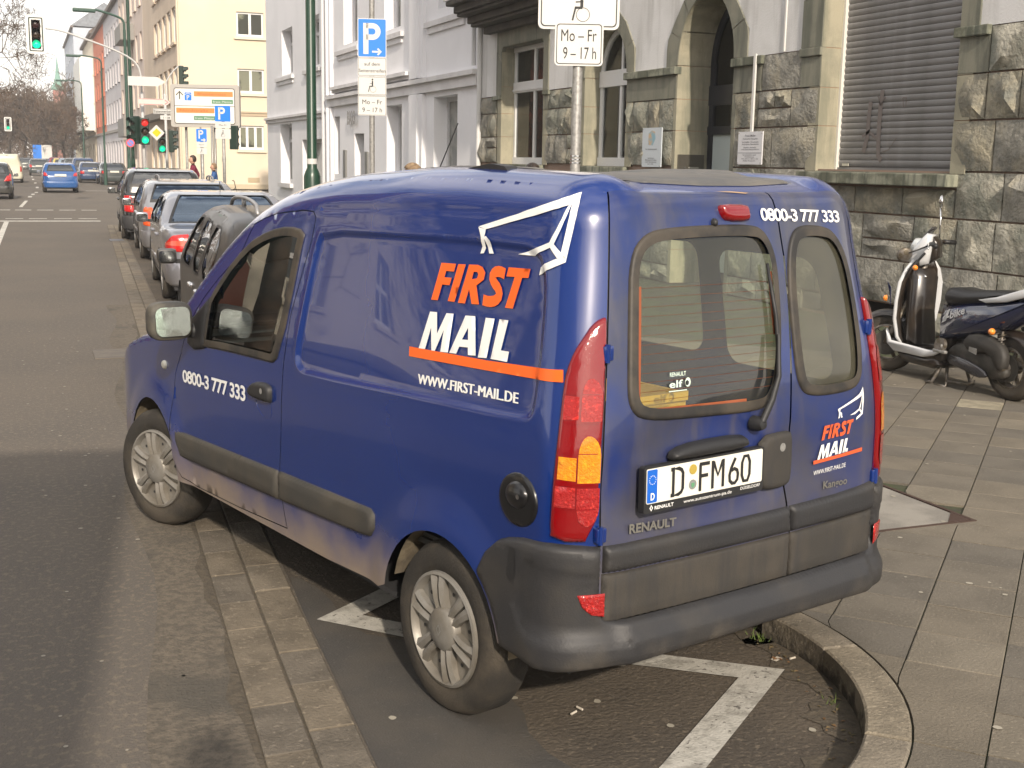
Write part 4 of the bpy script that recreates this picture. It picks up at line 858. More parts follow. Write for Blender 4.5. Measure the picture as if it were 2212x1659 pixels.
def arrow(mb, fr, x, y, l, w, d, ang=0):
    c, s_ = math.cos(ang), math.sin(ang); F2 = lambda a, b, e=0: fr(x + a * c - b * s_, y + a * s_ + b * c, e)
    ribbon(mb, [(0, 0), (l * .92, 0)], w, F2, d); ribbon(mb, [(l * .62, l * .34), (l, 0), (l * .62, -l * .34)], w, F2, d)
def bigP(mb, fr, x, y, h, d=.002):
    w = h * .17; ribbon(mb, [(x, y), (x, y + h)], w, fr, d)
    ribbon(mb, [(x, y + h - w / 2), (x + h * .22, y + h - w / 2)] + [(x + h * .22 + (h * .27 - w / 2) * math.sin(R(a)), y + h * .73 + (h * .27 - w / 2) * math.cos(R(a))) for a in range(10, 171, 16)] + [(x + h * .22, y + h * .46 + w / 2), (x, y + h * .46 + w / 2)], w, fr, d)
def face_dir(p, extra=0):
    "sign facing back along -Y, turned a little"
    a = extra; return (math.cos(a), math.sin(a), 0)
# nearest sign: wheelchair parking, Mo-Fr 9-17 h
o = Vector((4.60, 10.13, 0)); s1 = empty('parking_sign', o, label='nearest parking sign, wheelchair plate over a time plate on a steel pole', cat='road sign')
MB().lathe([(.045, .1), (.045, 3.9), (.043, 3.91), (0, 3.92)], (0, 0, 0), (0, 0, 1), 20).build('pole', galv, s1, auto=40)
ex = Vector((.93, -.367, 0)); fr = frame((-.0, -.055, 0), ex, (0, 0, 1)); fr = frame(Vector((0, 0, 0)) + Vector((-.367, -.93, 0)) * .05, ex, (0, 0, 1))
pl_ = plate(s1, fr, -.36, .35, 2.985, 3.62, .05, border=SIGK, bw=.010, inn=.022); mb = MB(); wheelchair(mb, fr, .018, 3.023, .207, .002); mb.build('wheelchair_symbol', SIGK, pl_)
pl_ = plate(s1, fr, -.21, .215, 2.675, 3.045, .035, border=SIGK, d=.008, bw=.007, inn=.014); mb = MB()
text('x', 'Mo – Fr', frame(fr(-.155, 2.885, .010), ex, (0, 0, 1)), .31, .105, SIGK, mb=mb, bold=0); text('x', '9 – 17 h', frame(fr(-.135, 2.735, .010), ex, (0, 0, 1)), .29, .105, SIGK, mb=mb, bold=0); mb.build('print', SIGK, pl_)
for z_ in (1.83, 1.86, 1.89): MB().lathe([(.049, 0), (.049, .012)], (0, 0, z_), (0, 0, 1), 14).build('clamp', chrome, s1)
# second sign: P with arrow and three plates
o = Vector((4.86, 18.05, 0)); s2 = empty('parking_sign', o, label='blue P sign with arrow above three white plates left of the stone building', cat='road sign')
MB().lathe([(.040, .1), (.040, 4.6), (0, 4.61)], (0, 0, 0), (0, 0, 1), 16).build('pole', galv, s2, auto=40)
ex = Vector((.955, -.296, 0)); fr = frame(Vector((-.296, -.955, 0)) * .045, ex, (0, 0, 1))
X0, X1 = -.205, .215
p_ = plate(s2, fr, X0, X1, 3.315, 3.865, .02, SIGW, name='parking_plate'); MB().prism(roundrect(X0 + .010, X1 - .010, 3.325, 3.855, .015), fr, .0005, .0015).build('blue_field', SIGB, p_)
mb = MB(); bigP(mb, fr, -.085, 3.36, .44, .0022); arrow(mb, fr, .005, 3.395, .13, .026, .0022); mb.build('print', SIGW, p_)
for z0, z1, ls in ((3.045, 3.31, [('auf dem', -.11, .15, .23, .05), ('Seitenstreifen', -.19, .055, .39, .05)]), (2.77, 3.04, None), (2.475, 2.765, [('Mo – Fr', -.14, .165, .29, .07), ('9 – 17 h', -.14, .05, .29, .07)])):
    p_ = plate(s2, fr, X0, X1, z0, z1, .018, border=SIGK, bw=.004, inn=.008); mb = MB()
    if ls:
        for s_, x, y, w_, h_ in ls: text('x', s_, frame(fr(x, z0 + y, .002), ex, (0, 0, 1)), w_, h_, SIGK, mb=mb, bold=0)
    else: wheelchair(mb, fr, .01, z0 + .02, .155, .002)
    mb.build('print', SIGK, p_)
# green tram mast close by
t = empty('tram_mast', (5.10, 23.3, 0), label='thick dark green steel mast rising behind the van roof left of the blue P sign', cat='mast')
MB().lathe([(.16, .1), (.16, 1.50), (.125, 1.60), (.095, 1.66), (.090, 9)], (0, 0, 0), (0, 0, 1), 24).build('mast_tube', GRN, t, True)
MB().lathe([(.097, 0), (.097, .10)], (0, 0, 1.73), (0, 0, 1), 24).build('reflective_band', SIGW, t, True)
# far green mast and street lamps
def mast(x, y, r, h, label): 
    t = empty('tram_mast', (x, y, 0), label=label, cat='mast'); MB().lathe([(r * 1.4, 0), (r * 1.3, 1.5), (r, 1.8), (r * .85, h)], (0, 0, 0), (0, 0, 1), 14).build('mast_tube', GRN, t, True); return t
mast(3.72, 47, .062, 11, 'tall dark green mast beside the traffic lights across the junction')
LMP = M('lamp_dark_green', (.03, .075, .055), .45)
for x, y, hx, hz_, pz, lb in ((3.96, 52, 2.41, 7.38, 7.0, 'nearest green street lamp with its arm over the road, beside the tall mast'), (4.67, 80, 3.02, 7.68, 7.4, 'second street lamp, in front of the orange house'), (4.52, 104, 2.99, 7.5, 7.3, 'third street lamp, smallest, at the edge of the bare trees')):
    t = empty('street_lamp', (x, y, 0), label=lb, cat='street lamp', group='street lamps along the far pavement')
    MB().lathe([(.11, 0), (.10, 1.2), (.07, 1.4), (.055, pz - .3)], (0, 0, 0), (0, 0, 1), 10).tube(chaikin([(0, 0, pz - .35), (0, 0, pz + .05), (-.25, 0, pz + .2), (hx - x + .5, 0, hz_ + .02)], 2, False), .045, 8).build('pole', LMP, t, True)
    MB().bbox(hx - x - .35, hx - x + .5, -.14, .14, hz_ - .10, hz_ + .04, .04).build('lamp_head', LMP, t)
# signals
SIGG = M('signal_housing', (.012, .03, .022), .4); OFFR = M('lens_red_off', (.025, .006, .006), .3); OFFA = M('lens_amber_off', (.03, .015, .006), .3); OFFG = M('lens_green_off', (.01, .06, .04), .2)
ONG = M('lens_green_lit', (.0, .6, .35), .3, emit=((.0, .62, .26), 1.0)); ONR = M('lens_red_lit', (.5, .02, .02), .3, emit=((.9, .03, .02), .35))
BPW = M('backplate_white', (.72, .72, .70), .5)
def signal(name, loc, rz, label, on='g', back=False, s=1.0, group=None, pole=None):
    "front faces local -Y"
    t = empty(name, loc, rz, label=label, cat='traffic light', group=group); t.scale = (s, s, s); f = frame((0, 0, 0), (1, 0, 0), (0, 0, 1), (0, -1, 0))
    MB().bbox(-.17, .17, 0, .20, -.50, .50, .03).build('housing', SIGG, t)
    if back:
        bp = MB().prism(roundrect(-.31, .31, -.63, .63, .10, 4), f, -.02, .0).build('backplate', BPW, t)
        a, b = roundrect(-.225, .225, -.55, .55, .04, 4), roundrect(-.185, .185, -.515, .515, .03, 4); n = len(a)
        MB().add([f(*p, .002) for p in a + b], [(i, (i + 1) % n, n + (i + 1) % n, n + i) for i in range(n)]).build('border', SIGG, bp)
    for z_, m_ in ((.32, ONR if 'r' in on else OFFR), (0, OFFA), (-.32, ONG if 'g' in on else OFFG)):
        l = MB().lathe([(.135, .005), (.12, .02), (.07, .035), (0, .042)], (0, 0, z_), (0, -1, 0), 18).build('lens', m_, t, True)
        n = 12; vv = []
        for k in range(n + 1):
            a = R(-25 + 230 * k / n)
            for r_, d in ((.145, 0), (.140, .20 if 0.15 < k / n < .85 else .10)): vv.append((r_ * math.cos(a), -d, z_ + r_ * math.sin(a)))
        MB().add(vv, [(2 * i, 2 * i + 1, 2 * i + 3, 2 * i + 2) for i in range(n)]).build('visor', SIGG, t)
    return t
signal('traffic_light', (.60, 45, 5.74), 0, 'green traffic light in a white backplate hanging from the long curved arm', 'g', True)
ap = empty('signal_pole', (3.95, 45.2, 0), label='slim grey pole with a long curved arm reaching out over the road', cat='pole')
PGR = M('pole_grey', (.50, .50, .49), .5)
MB().tube([(0, 0, 0), (0, 0, 4.0)], .05, 12).tube(chaikin([(0, 0, 4.0), (0, 0, 4.6), (-.18, 0, 5.05), (-.9, 0, 5.4), (-1.9, 0, 5.72), (-2.6, 0, 5.94), (-3.1, 0, 5.97)], 2, False), [.06] * 6 + [.05] * 100 if False else .032, 10).build('pole', PGR, ap, True)
signal('traffic_light', (3.98, 44.9, 2.66), 0, 'dark traffic light with glowing red and green lenses left of the yellow diamond', 'rg', False, .92)
signal('traffic_light', (3.60, 45.1, 2.70), R(-60), 'side-on dark green signal head behind the glowing one', '', False, .95)
signal('traffic_light', (5.05, 49.9, 2.38), 0, 'small signal with a faint green lens directly right of the yellow diamond', 'g', False, .85)
signal('traffic_light', (5.50, 50.0, 2.40), R(75), 'side-on signal with three visors below the parking guidance board', '', False, .85)
signal('traffic_light', (5.95, 50.0, 4.85), R(75), 'side-on signal with three visors above the parking guidance board', '', False, .85)
signal('traffic_light', (6.35, 40.4, 2.45), R(150), 'dark signal back seen between the two parking signs', '', False, .75)
signal('traffic_light', (-1.02, 110, 4.16), 0, 'tiny white-backed signal at the far left edge before the trees', 'g', True, .9)
sp2 = empty('signal_pole', (5.22, 50, 0), label='grey signal pole with a thin gooseneck behind the guidance board', cat='pole')
MB().tube([(0, 0, 0), (0, 0, 4.2)], .05, 10).tube(chaikin([(0, 0, 4.2), (.02, 0, 4.6), (.35, 0, 5.1), (.62, 0, 5.3)], 2, False), .025, 8).build('pole', PGR, sp2, True)
# small signs at the junction
def psign(name, loc, label, draw, rz=0, pole=None, cat='road sign'):
    t = empty(name, loc, rz, label=label, cat=cat); f = frame((0, 0, 0), (1, 0, 0), (0, 0, 1), (0, -1, 0)); draw(t, f)
    if pole: MB().tube([(pole[0], .06, -loc[2]), (pole[0], .06, pole[1])], .035, 8).build('pole', galv, t, True)
    return t
def d_diamond(t, f):
    o = MB().prism([(0, -.27), (.27, 0), (0, .27), (-.27, 0)], f, -.006, 0).build('sign_plate', SIGW, t); MB().prism([(0, -.15), (.15, 0), (0, .15), (-.15, 0)], f, .001, .003).build('yellow_field', M('sign_yellow', (.85, .52, .01), .35), o)
psign('priority_sign', (4.36, 44.8, 2.62), 'yellow and white diamond priority sign between the traffic lights', d_diamond)
def d_stop(t, f):
    o = MB().prism(circ(0, 0, .145, 24), f, -.006, 0).build('sign_plate', M('sign_red', (.70, .10, .12), .4), t); MB().prism(circ(0, 0, .105, 24), f, .001, .003).build('blue_field', M('sign_blue2', (.16, .22, .60), .4), o); mb = MB(); ribbon(mb, [(-.075, .075), (.075, -.075)], .022, f, .004); mb.build('slash', bpy.data.materials['sign_red'], o)
psign('no_stopping_sign', (3.48, 44.9, 2.25), 'round red and blue no stopping sign at the foot of the green mast', d_stop)
def d_arrow(t, f):
    o = MB().prism([(-.62, -.155), (.36, -.155), (.60, -.02), (.60, .02), (.36, .155), (-.62, .155)], f, -.006, 0).build('sign_plate', SIGW, t)
    mb = MB(); text('x', 'Messe  Stadion', frame(f(-.5, -.06, .002), (1, 0, 0), (0, 0, 1)), .8, .10, SIGK, mb=mb, bold=-.02); mb.build('print', M('print_faint', (.62, .62, .60), .5), o)
psign('direction_sign', (4.08, 44.7, 4.34), 'white arrow-shaped direction sign pointing right on the arm pole', d_arrow)
def d_arrow2(t, f):
    o = MB().prism([(-.52, -.10), (.42, -.10), (.54, 0), (.42, .10), (-.52, .10)], f, -.006, 0).build('sign_plate', M('sign_pinkish', (.66, .56, .52), .5), t); mb = MB(); ribbon(mb, [(.36, .07), (.47, 0), (.36, -.07)], .03, f, .002); ribbon(mb, [(-.5, .085), (.3, .085)], .012, f, .002); ribbon(mb, [(-.5, -.085), (.3, -.085)], .012, f, .002); mb.build('print', bpy.data.materials['sign_red'], o)
psign('direction_sign', (4.30, 44.7, 3.66), 'faded pinkish arrow sign under the white direction sign', d_arrow2)
def d_street(t, f):
    o = plate(t, f, -.38, .42, -.09, .09, .02, SIGW, border=SIGK, bw=.012, inn=.015); mb = MB(); text('x', 'Kaiserswerther Str.', frame(f(-.34, -.045, .003), (1, 0, 0), (0, 0, 1)), .70, .09, SIGK, mb=mb, bold=.01); mb.build('print', SIGK, o)
    o = plate(t, f, -.15, .22, -.28, -.14, .02, SIGW); mb = MB(); text('x', '1 – 28', frame(f(-.05, -.245, .003), (1, 0, 0), (0, 0, 1)), .22, .06, SIGK, mb=mb, bold=.02); mb.build('print', SIGK, o)
psign('street_name_sign', (4.63, 44.6, 3.35), 'street name sign with dark lettering left of the guidance board', d_street)
# parking guidance board
gb = empty('guidance_board', (5.49, 40.9, 0), 0, 'large grey-framed parking guidance board with orange bars and an upward arrow', 'guidance board')
ex = Vector((.93, -.367, 0)); fr = frame((0, -.1, 0), ex, (0, 0, 1)); BW, B0, B1 = 1.10, 2.76, 4.09
FRG = M('board_frame_grey', (.42, .40, .37), .6); GPR = M('board_green', (.10, .25, .14), .5); OBR = M('board_orange', (.88, .24, .07), .5)
MB().prism(roundrect(-BW, BW, B0, B1, .07), fr, -.22, 0).build('board_frame', FRG, gb)
o = MB().prism(roundrect(-BW + .13, BW - .15, B0 + .11, B1 - .12, .06), fr, .001, .006).build('board_face', M('board_face', (.76, .75, .70), .4), gb)
a, b = roundrect(-BW + .115, BW - .135, B0 + .095, B1 - .105, .07), roundrect(-BW + .14, BW - .16, B0 + .12, B1 - .13, .055); n = len(a)
MB().add([fr(*p, .009) for p in a + b], [(i, (i + 1) % n, n + (i + 1) % n, n + i) for i in range(n)]).build('border', M('border_dark', (.10, .09, .085), .5), o)
mb = MB(); ribbon(mb, [(-BW + .14, 3.42), (BW - .16, 3.42)], .018, fr, .008); ribbon(mb, [(-.80, 3.62), (-.80, 3.86)], .035, fr, .008); ribbon(mb, [(-.91, 3.75), (-.80, 3.87), (-.69, 3.75)], .035, fr, .008); mb.build('print', M('print_dark', (.06, .06, .05), .5), o)
MB().prism([(-.64, 3.59), (-.42, 3.59), (-.42, 3.84), (-.64, 3.84)], fr, .007, .009).build('blue_field', SIGB, o); mb = MB(); bigP(mb, fr, -.56, 3.61, .15, .010); ribbon(mb, [(-.63, 3.77), (-.53, 3.82), (-.43, 3.77)], .02, fr, .010); mb.build('print', SIGW, o)
for x0_, x1_, z_, tx in ((-.34, .90, 3.72, 'Rheinterrasse'), (-.92, .30, 3.20, 'Nordstraße')):
    MB().prism([(x0_, z_), (x1_, z_), (x1_, z_ + .16), (x0_, z_ + .16)], fr, .007, .009).build('orange_bar', OBR, o); mb = MB(); text('x', tx, frame(fr(x0_ + .12, z_ + .04, .010), ex, (0, 0, 1)), .9, .08, OBR, mb=mb); mb.build('print', M('orange_dark', (.75, .13, .04), .5), o)
for x0_, z_ in ((.22, 3.50), (-.36, 2.98)):
    MB().prism([(x0_, z_), (x0_ + .68, z_), (x0_ + .68, z_ + .13), (x0_, z_ + .13)], fr, .007, .009).build('green_bar', GPR, o); mb = MB(); text('x', 'freie Plätze', frame(fr(x0_ + .04, z_ + .03, .010), ex, (0, 0, 1)), .6, .07, GPR, mb=mb); mb.build('print', SIGW, o)
MB().tube([(.32, .10, 0), (.32, .10, 2.8)], .042, 10).tube([(-.55, .35, 0), (-.55, .35, 2.8)], .042, 10).build('post', galv, gb, True)
def d_p(w, h, plates, arrow_=False, pz=0, px0=0):
    def dr(t, f):
        o = MB().prism(roundrect(-w / 2, w / 2, 0, h, .02), f, -.006, 0).build('parking_plate', SIGB, t); mb = MB(); bigP(mb, f, -w * .22, h * (.25 if arrow_ else .12), h * (.66 if arrow_ else .78), .002)
        if arrow_: arrow(mb, f, -w * .05, h * .14, w * .4, .03, .002)
        mb.build('print', SIGW, o)
        z = 0
        for k, ph in enumerate(plates):
            q = plate(t, f, -w / 2, w / 2, z - ph + .01, z - .008, .012); mb = MB()
            if k == 0: text('x', 'auf dem Seitenstreifen' if False else 'Mo–Fr', frame(f(-w * .25, z - ph * .6, .002), (1, 0, 0), (0, 0, 1)), w * .5, ph * .22, SIGK, mb=mb)
            else: wheelchair(mb, f, 0, z - ph * .85, ph * .5, .002)
            mb.build('print', SIGK, q); z -= ph
        MB().tube([(px0, .05, -pz), (px0, .05, h * .9)], .038, 10).build('pole', galv, t, True)
    return dr
psign('parking_sign', (4.62, 31.2, 2.69), 'blue P sign overlapping the right corner of the guidance board', d_p(.38, .38, (.17, .26), False, 2.69), R(-20))
psign('parking_sign', (4.11, 31.3, 2.19), 'small blue P sign with arrow below the guidance board', d_p(.25, .31, (.14, .17), True, 2.19), R(-16))
tp = psign('steel_post', (5.62, 40.3, 0), 'thin stickered grey post left of the blue P sign', lambda t, f: MB().tube([(0, 0, 0), (0, 0, 2.8)], .04, 8).build('post_tube', galv, t, True), cat='post')
bs = psign('advertising_sign', (1.97, 150, 1.3), 'blue and white advertising board far down the road', lambda t, f: (MB().prism([(-.9, 0), (0, 0), (0, 1.5), (-.9, 1.5)], f, -.05, 0).build('blue_half', SIGB, t), MB().prism([(0, 0), (1.1, 0), (1.1, 1.5), (0, 1.5)], f, -.05, 0).build('white_half', SIGW, t)))
# ================================================================ trees
BARK = M('bark', (.10, .075, .055), .95, col2=(.06, .05, .04), sc=3); TWIG = M('twig', (.13, .09, .06), .95, col2=(.09, .065, .045), sc=1)
def tree_data(seed, h, levels=5, spread=.5, trunk=.22, droop=0, rmin=.030):
    rnd = random.Random(seed); tk = MB(); tw = MB()
    def grow(p, d, l, r, lv):
        pts = [p]; q = p; dd = d.copy(); n = 3
        for k in range(n):
            dd = (dd + Vector((rnd.uniform(-1, 1), rnd.uniform(-1, 1), rnd.uniform(-.6, .8))) * .16).normalized(); q = q + dd * l / n; pts.append(q)
        r1 = r * .62
        (tk if lv < 3 else tw).tube(pts, [max(rmin, r + (r1 - r) * k / n) for k in range(n + 1)], 6 if lv < 2 else (4 if lv < 4 else 3), cap=False)
        if lv >= levels: return
        for k in range(rnd.choice((3, 4)) if lv else 5):
            a = rnd.uniform(0, 6.28); perp = dd.cross(Vector((math.cos(a), math.sin(a), .3))).normalized(); t_ = rnd.uniform(.4, 1) if lv else rnd.uniform(.55, 1)
            b = pts[0].lerp(pts[-1], t_) if lv == 0 else pts[min(n, 1 + int(t_ * n * .99))]
            nd = (dd * rnd.uniform(.5, 1) + perp * rnd.uniform(.6, 1.1) * (1 + spread) + Vector((0, 0, .25 - droop * lv))).normalized()
            grow(b, nd, l * rnd.uniform(.58, .8), r1 * rnd.uniform(.6, .85), lv + 1)
    grow(Vector((0, 0, 0)), Vector((0, 0, 1)), h * .36, trunk, 0)
    return tk, tw
random.seed(4)
TD = [tree_data(s_, 12, lv, rmin=rm) for s_, lv, rm in ((3, 6, .03), (9, 6, .03), (14, 6, .03), (3, 7, .009), (14, 6, .010))]
TM = []
for tk, tw in TD:
    a = tk.build('trunk', BARK, None, True); b = tw.build('crown', TWIG, None); TM.append((a.data, b.data)); bpy.data.objects.remove(a); bpy.data.objects.remove(b)
def tree(k, x, y, s, rz, label, group=None, sz=None):
    t = empty('bare_tree', (x, y, 0), rz, label=label, cat='tree', group=group); t.scale = (s, s, sz or s)
    for nm, d in zip(('trunk', 'crown'), TM[k]):
        o = bpy.data.objects.new(nm, d); COL.objects.link(o); o.parent = t
    return t
tree(3, -3.3, 62, .92, .4, 'nearest bare tree, its twigs reaching in from the left edge', None)
for i, (k, x, y, s) in enumerate(((1, .2, 158, .95), (2, 3.4, 168, 1.0), (0, 6.2, 182, .95), (1, -3.4, 150, .9), (2, 9.2, 205, 1.0), (0, 2.2, 215, 1.0), (1, -6.5, 170, 1.0), (2, -2.5, 240, 1.05), (0, 5.5, 260, 1.15), (1, 10, 270, 1.2), (2, -9, 230, 1.1), (1, 1.6, 190, 1.05), (2, 5.2, 228, 1.15), (0, -5, 200, 1.1), (1, 4.4, 150, .8), (2, -1.5, 182, 1.0))):
    tree(k, x, y, s, i * 1.3, ['bare brown tree standing centre in the tree mass at the end of the street', 'bare tree in front of the church roof', 'bare tree touching the end of the house row', 'bare tree low at the left of the tree mass', 'bare tree behind the white bay tower', 'tall bare tree behind the central one', 'bare tree past the small white signal', 'far bare tree straight down the road', 'far bare tree under the church spire', 'farthest bare tree behind the house row', 'far bare tree at the left edge', 'bare tree with a broad crown just right of the street axis', 'tall bare tree before the church', 'bare tree half hidden behind the left signal', 'smaller bare tree by the parked cars at the row end', 'bare tree on the street axis'][i], 'bare trees at the end of the street')
for i, (x, y) in enumerate(((-8.0, 9.5), (-6.6, 13.5), (-8.6, 40), (-9.5, -6))): tree(3 + i % 2, x, y, .85, i * 2, 'bare street tree on the far side of the road, number reflected in the van side %s' % ['low', 'wide', 'thin', 'tall'][i] if False else ['bare street tree opposite the van', 'bare street tree opposite the silver cars', 'bare street tree opposite the junction', 'bare street tree opposite, behind the photographer'][i], 'bare street trees on the far pavement')
far = MB(); random.seed(2)
for k in range(5200):
    x = random.uniform(-60, 30); y = random.uniform(330, 390); z = random.uniform(0, 1) ** .7 * (9 + 3 * math.sin(x * .2) + 2 * math.sin(x * .53)); s_ = random.uniform(.3, 1.0)
    far.add([(x, y, z), (x + s_, y + random.uniform(-.5, .5), z + random.uniform(-.4, .6)), (x + s_ * .4, y, z + s_)], [(0, 1, 2)])
far.build('distant_trees', M('distant_tree_brown', (.15, .10, .065), .95, col2=(.10, .075, .05), sc=.2))['kind'] = 'stuff'
# haze in the air
hz_b = MB().box(-120, 120, -60, 480, -1.2, 36).build('haze', None); hz_b.data.materials.clear(); hz_b['kind'] = 'stuff'
hm = bpy.data.materials.new('haze'); hm.use_nodes = True; hm.node_tree.nodes.clear(); ho = hm.node_tree.nodes.new('ShaderNodeOutputMaterial'); pvn = hm.node_tree.nodes.new('ShaderNodeVolumePrincipled')
pvn.inputs['Density'].default_value = .0010; pvn.inputs['Color'].default_value = (.92, .93, .95, 1); hm.node_tree.links.new(pvn.outputs[0], ho.inputs['Volume']); hz_b.data.materials.append(hm)
# ================================================================ the blue delivery van
VANLOC = (1.9854, 3.8744, 0); VANRZ = R(90) + .2681
BLUE = M('van_blue_paint', (.003, .022, .145), .22, coat=1, dirt=((.27, .21, .14), .30, .57, .84, 3.2), spec=.5, col2=(.004, .025, .158), sc=1.2)
BLUED = M('van_blue_dusty', (.006, .022, .13), .34, coat=.6, col2=(.034, .038, .070), sc=3.4, mixr=(.36, .72), dirt=((.10, .088, .075), .35, 1.15, .62, 6), streak=((.10, .09, .08), 9, .45))
CLAD = M('van_dark_cladding', (.026, .026, .028), .52, col2=(.040, .037, .034), sc=4, mixr=(.4, .7), dirt=((.13, .108, .078), .2, .44, .5, 7), bump=.12, bsc=150)
CLADD = M('van_dirty_cladding', (.036, .033, .029), .75, col2=(.054, .047, .038), sc=5, mixr=(.35, .7), streak=((.030, .029, .029), 22, .7), bump=.15, bsc=150)
STRIP = M('van_rub_strip', (.042, .040, .036), .65, col2=(.062, .055, .044), sc=3, mixr=(.35, .65), bump=.15, bsc=150)
SEAL = M('window_rubber', (.022, .021, .020), .55, col2=(.06, .050, .038), sc=6, mixr=(.35, .6))
GLASS = glass('side_glass', (.66, .78, .72), ior=2.7); DGLASS = glass('dusty_rear_glass', (.95, 1.0, .88), .03, dust=.13); DGLASS2 = glass('very_dusty_glass', (.40, .40, .34), .06, dust=.30)
ROOFP = M('roof_panel_matt', (.085, .085, .085), .5, col2=(.14, .13, .115), sc=2)
WHT = M('vinyl_white', (.82, .82, .80), .35); ORG = M('vinyl_orange', (.88, .13, .015), .35)
LRED = M('lamp_red', (.20, .002, .004), .08, coat=1, bump=.12, bsc=60); LRED2 = M('lamp_red_bright', (.36, .008, .007), .10, coat=1, bump=1, bsc=120, col2=(.65, .03, .02), sc=75, mixr=(.54, .66)); LAMB = M('lamp_amber', (.85, .26, .005), .1, coat=1, bump=.9, bsc=170, col2=(.90, .40, .01), sc=60, mixr=(.5, .66))
DARKIN = M('cabin_dark', (.03, .03, .032), .8); GREYIN = M('cargo_liner', (.10, .10, .095), .8)
BADGE = M('grey_badge', (.28, .27, .24), .4, .6)
ALU = M('wheel_cover_silver', (.25, .238, .215), .45, .3, col2=(.175, .157, .128), sc=7, mixr=(.35, .7), bump=.05, bsc=90)
ALUD = M('wheel_cover_shadow', (.10, .095, .085), .6, .3)
TYRE = M('tyre', (.028, .025, .021), .85, col2=(.066, .055, .041), sc=6, mixr=(.38, .66), bump=.4, bsc=130)
HP = [(-.7,1.79),(-.45,1.805),(0,1.815),(.4,1.812),(.86,1.785),(1.13,1.755),(1.37,1.71),(1.58,1.635),(1.8,1.50),(2.0,1.345),(2.2,1.18),(2.36,1.055),(2.5,1.02),(2.8,.96),(3.05,.88),(3.25,.76),(3.4,.62)]
_hu = np.array([h[0] for h in HP]); _hw = np.array([h[1] for h in HP])
def Hs(u): return float(np.interp([u + k * .03 for k in (-2, -1, 0, 1, 2)], _hu, _hw).mean())
UR, UF, VH, WT = -.62, 3.40, .785, 1.83
RU, RF, RV, RW = .13, .45, .22, .14
def warp(u, w): return w if w < .6 else .6 + (w - .6) * (Hs(u) - .6) / 1.23
def unwarp(u, w): return w if w < .6 else .6 + (w - .6) * 1.23 / (Hs(u) - .6)
def tumble(w): return 1 - .125 * sm((w - .85) / 1.15) - .03 * sm((.45 - w) / .4)
def vbox(u, v, w):
    w = unwarp(u, w)
    qu = max(UR + RU, min(UF - RF, u)); qv = max(-(VH - RV), min(VH - RV, v)); qw = min(WT - RW, w)
    ru = RU if u < qu else RF
    a, b, c = (u - qu) / ru, (v - qv) / RV, (w - qw) / RW; n = math.sqrt(a * a + b * b + c * c)
    if n > 1e-9: a, b, c = a / n, b / n, c / n
    else: a = b = c = 0
    u2, v2, w2 = qu + a * ru, qv + b * RV, qw + c * RW
    w3 = warp(u, w2); k = sm((.6 - u2) / .9)
    u3 = u2 + k * (.13 * sm((w3 - .9) / 1.05)) - .03 * k * (1 - (v2 / VH) ** 2)
    v3 = .012 + v2 * (1 - .05 * k * sm((w3 - .9) / .8)) * tumble(w3) * (1 - .07 * sm((u2 - 2.1) / 1.3)) * (1 - .03 * sm((.3 - u2) / 1.2))
    w3 -= .022 * sm((w2 - 1.77) / .06) * sm((.56 - abs(v2)) / .1)
    return (u3, v3, w3)
def wrapf(t, w):
    if t > VH: return vbox(UR + t - VH, VH, w)
    if t < -VH: return vbox(UR - t - VH, -VH, w)
    return vbox(UR, t, w)
T0 = 1.405
def S2(p): return [(u + T0, w) for u, w in p]
def mirr(p): return [(-t, w) for t, w in p][::-1]
van = empty('delivery_van', VANLOC, VANRZ, 'dark blue high-roofed delivery van with orange and white lettering, parked askew across the bay', 'van')
def vs_(name, outline, holes, step, mat, **k):
    return sheet(name, outline, holes, step, wrapf, mat, k.pop('parent', van), flip=True, **k)
WIN = [(1.068,1.536),(1.094,1.55),(1.153,1.555),(1.232,1.552),(1.311,1.54),(1.407,1.516),(1.504,1.482),(1.6,1.43),(1.688,1.371),(1.768,1.305),(1.834,1.247),(1.871,1.207),(1.891,1.12),(1.918,1.003),(1.711,1.015),(1.47,1.023),(1.238,1.028),(1.207,1.045),(1.152,1.174),(1.109,1.352),(1.084,1.485)]
DOORR = [(1.516,1.559),(1.43,1.588),(1.299,1.615),(1.086,1.635),(1.005,1.634),(.980,1.612),(.995,1.525),(1.04,1.409),(1.108,1.223),(1.140,1.024),(1.152,.858),(1.159,.747),(1.172,.627),(1.176,.573),(1.156,.463),(1.123,.353)]
DOOR = DOORR + [(1.576,.330),(2.058,.318),(2.19,.336),(2.285,.412),(2.318,.526),(2.313,.665),(2.27,.82),(2.19,.93),(2.14,1.03),(2.097,1.090),(1.959,1.208),(1.827,1.302),(1.617,1.43)]
def arcp(c, w, r, a0, a1, n=20): return [(c + r * math.cos(R(a0 + (a1 - a0) * k / n)), w + r * math.sin(R(a0 + (a1 - a0) * k / n))) for k in range(n + 1)]
ARCH_R = arcp(T0, .295, .335, 168.8, 11.2); ARCH_F = arcp(2.585 + T0, .30, .352, 178, 2)
top = [(t, Hs(UR + t - VH if t > VH else UR) - .0004) for t in np.arange(4.80, .68, -.025)]
bodyL = [(.668, .36)] + ARCH_R + [(1.79, .335), (2.2, .318), (3.0, .314)] + ARCH_F + [(4.45, .30), (4.80, .32)] + [(float(a), b + .006) for a, b in top] + [(.668, Hs(UR) - .0004)]
PANEL = chaikin(S2([(.93,1.57),(.30,1.588),(-.35,1.592),(-.44,1.575),(-.478,1.51),(-.478,1.35),(-.462,1.15),(-.445,1.085),(-.39,1.068),(.10,1.052),(.93,1.010),(1.03,1.022),(1.052,1.08),(1.01,1.28),(.965,1.50)]), 1)
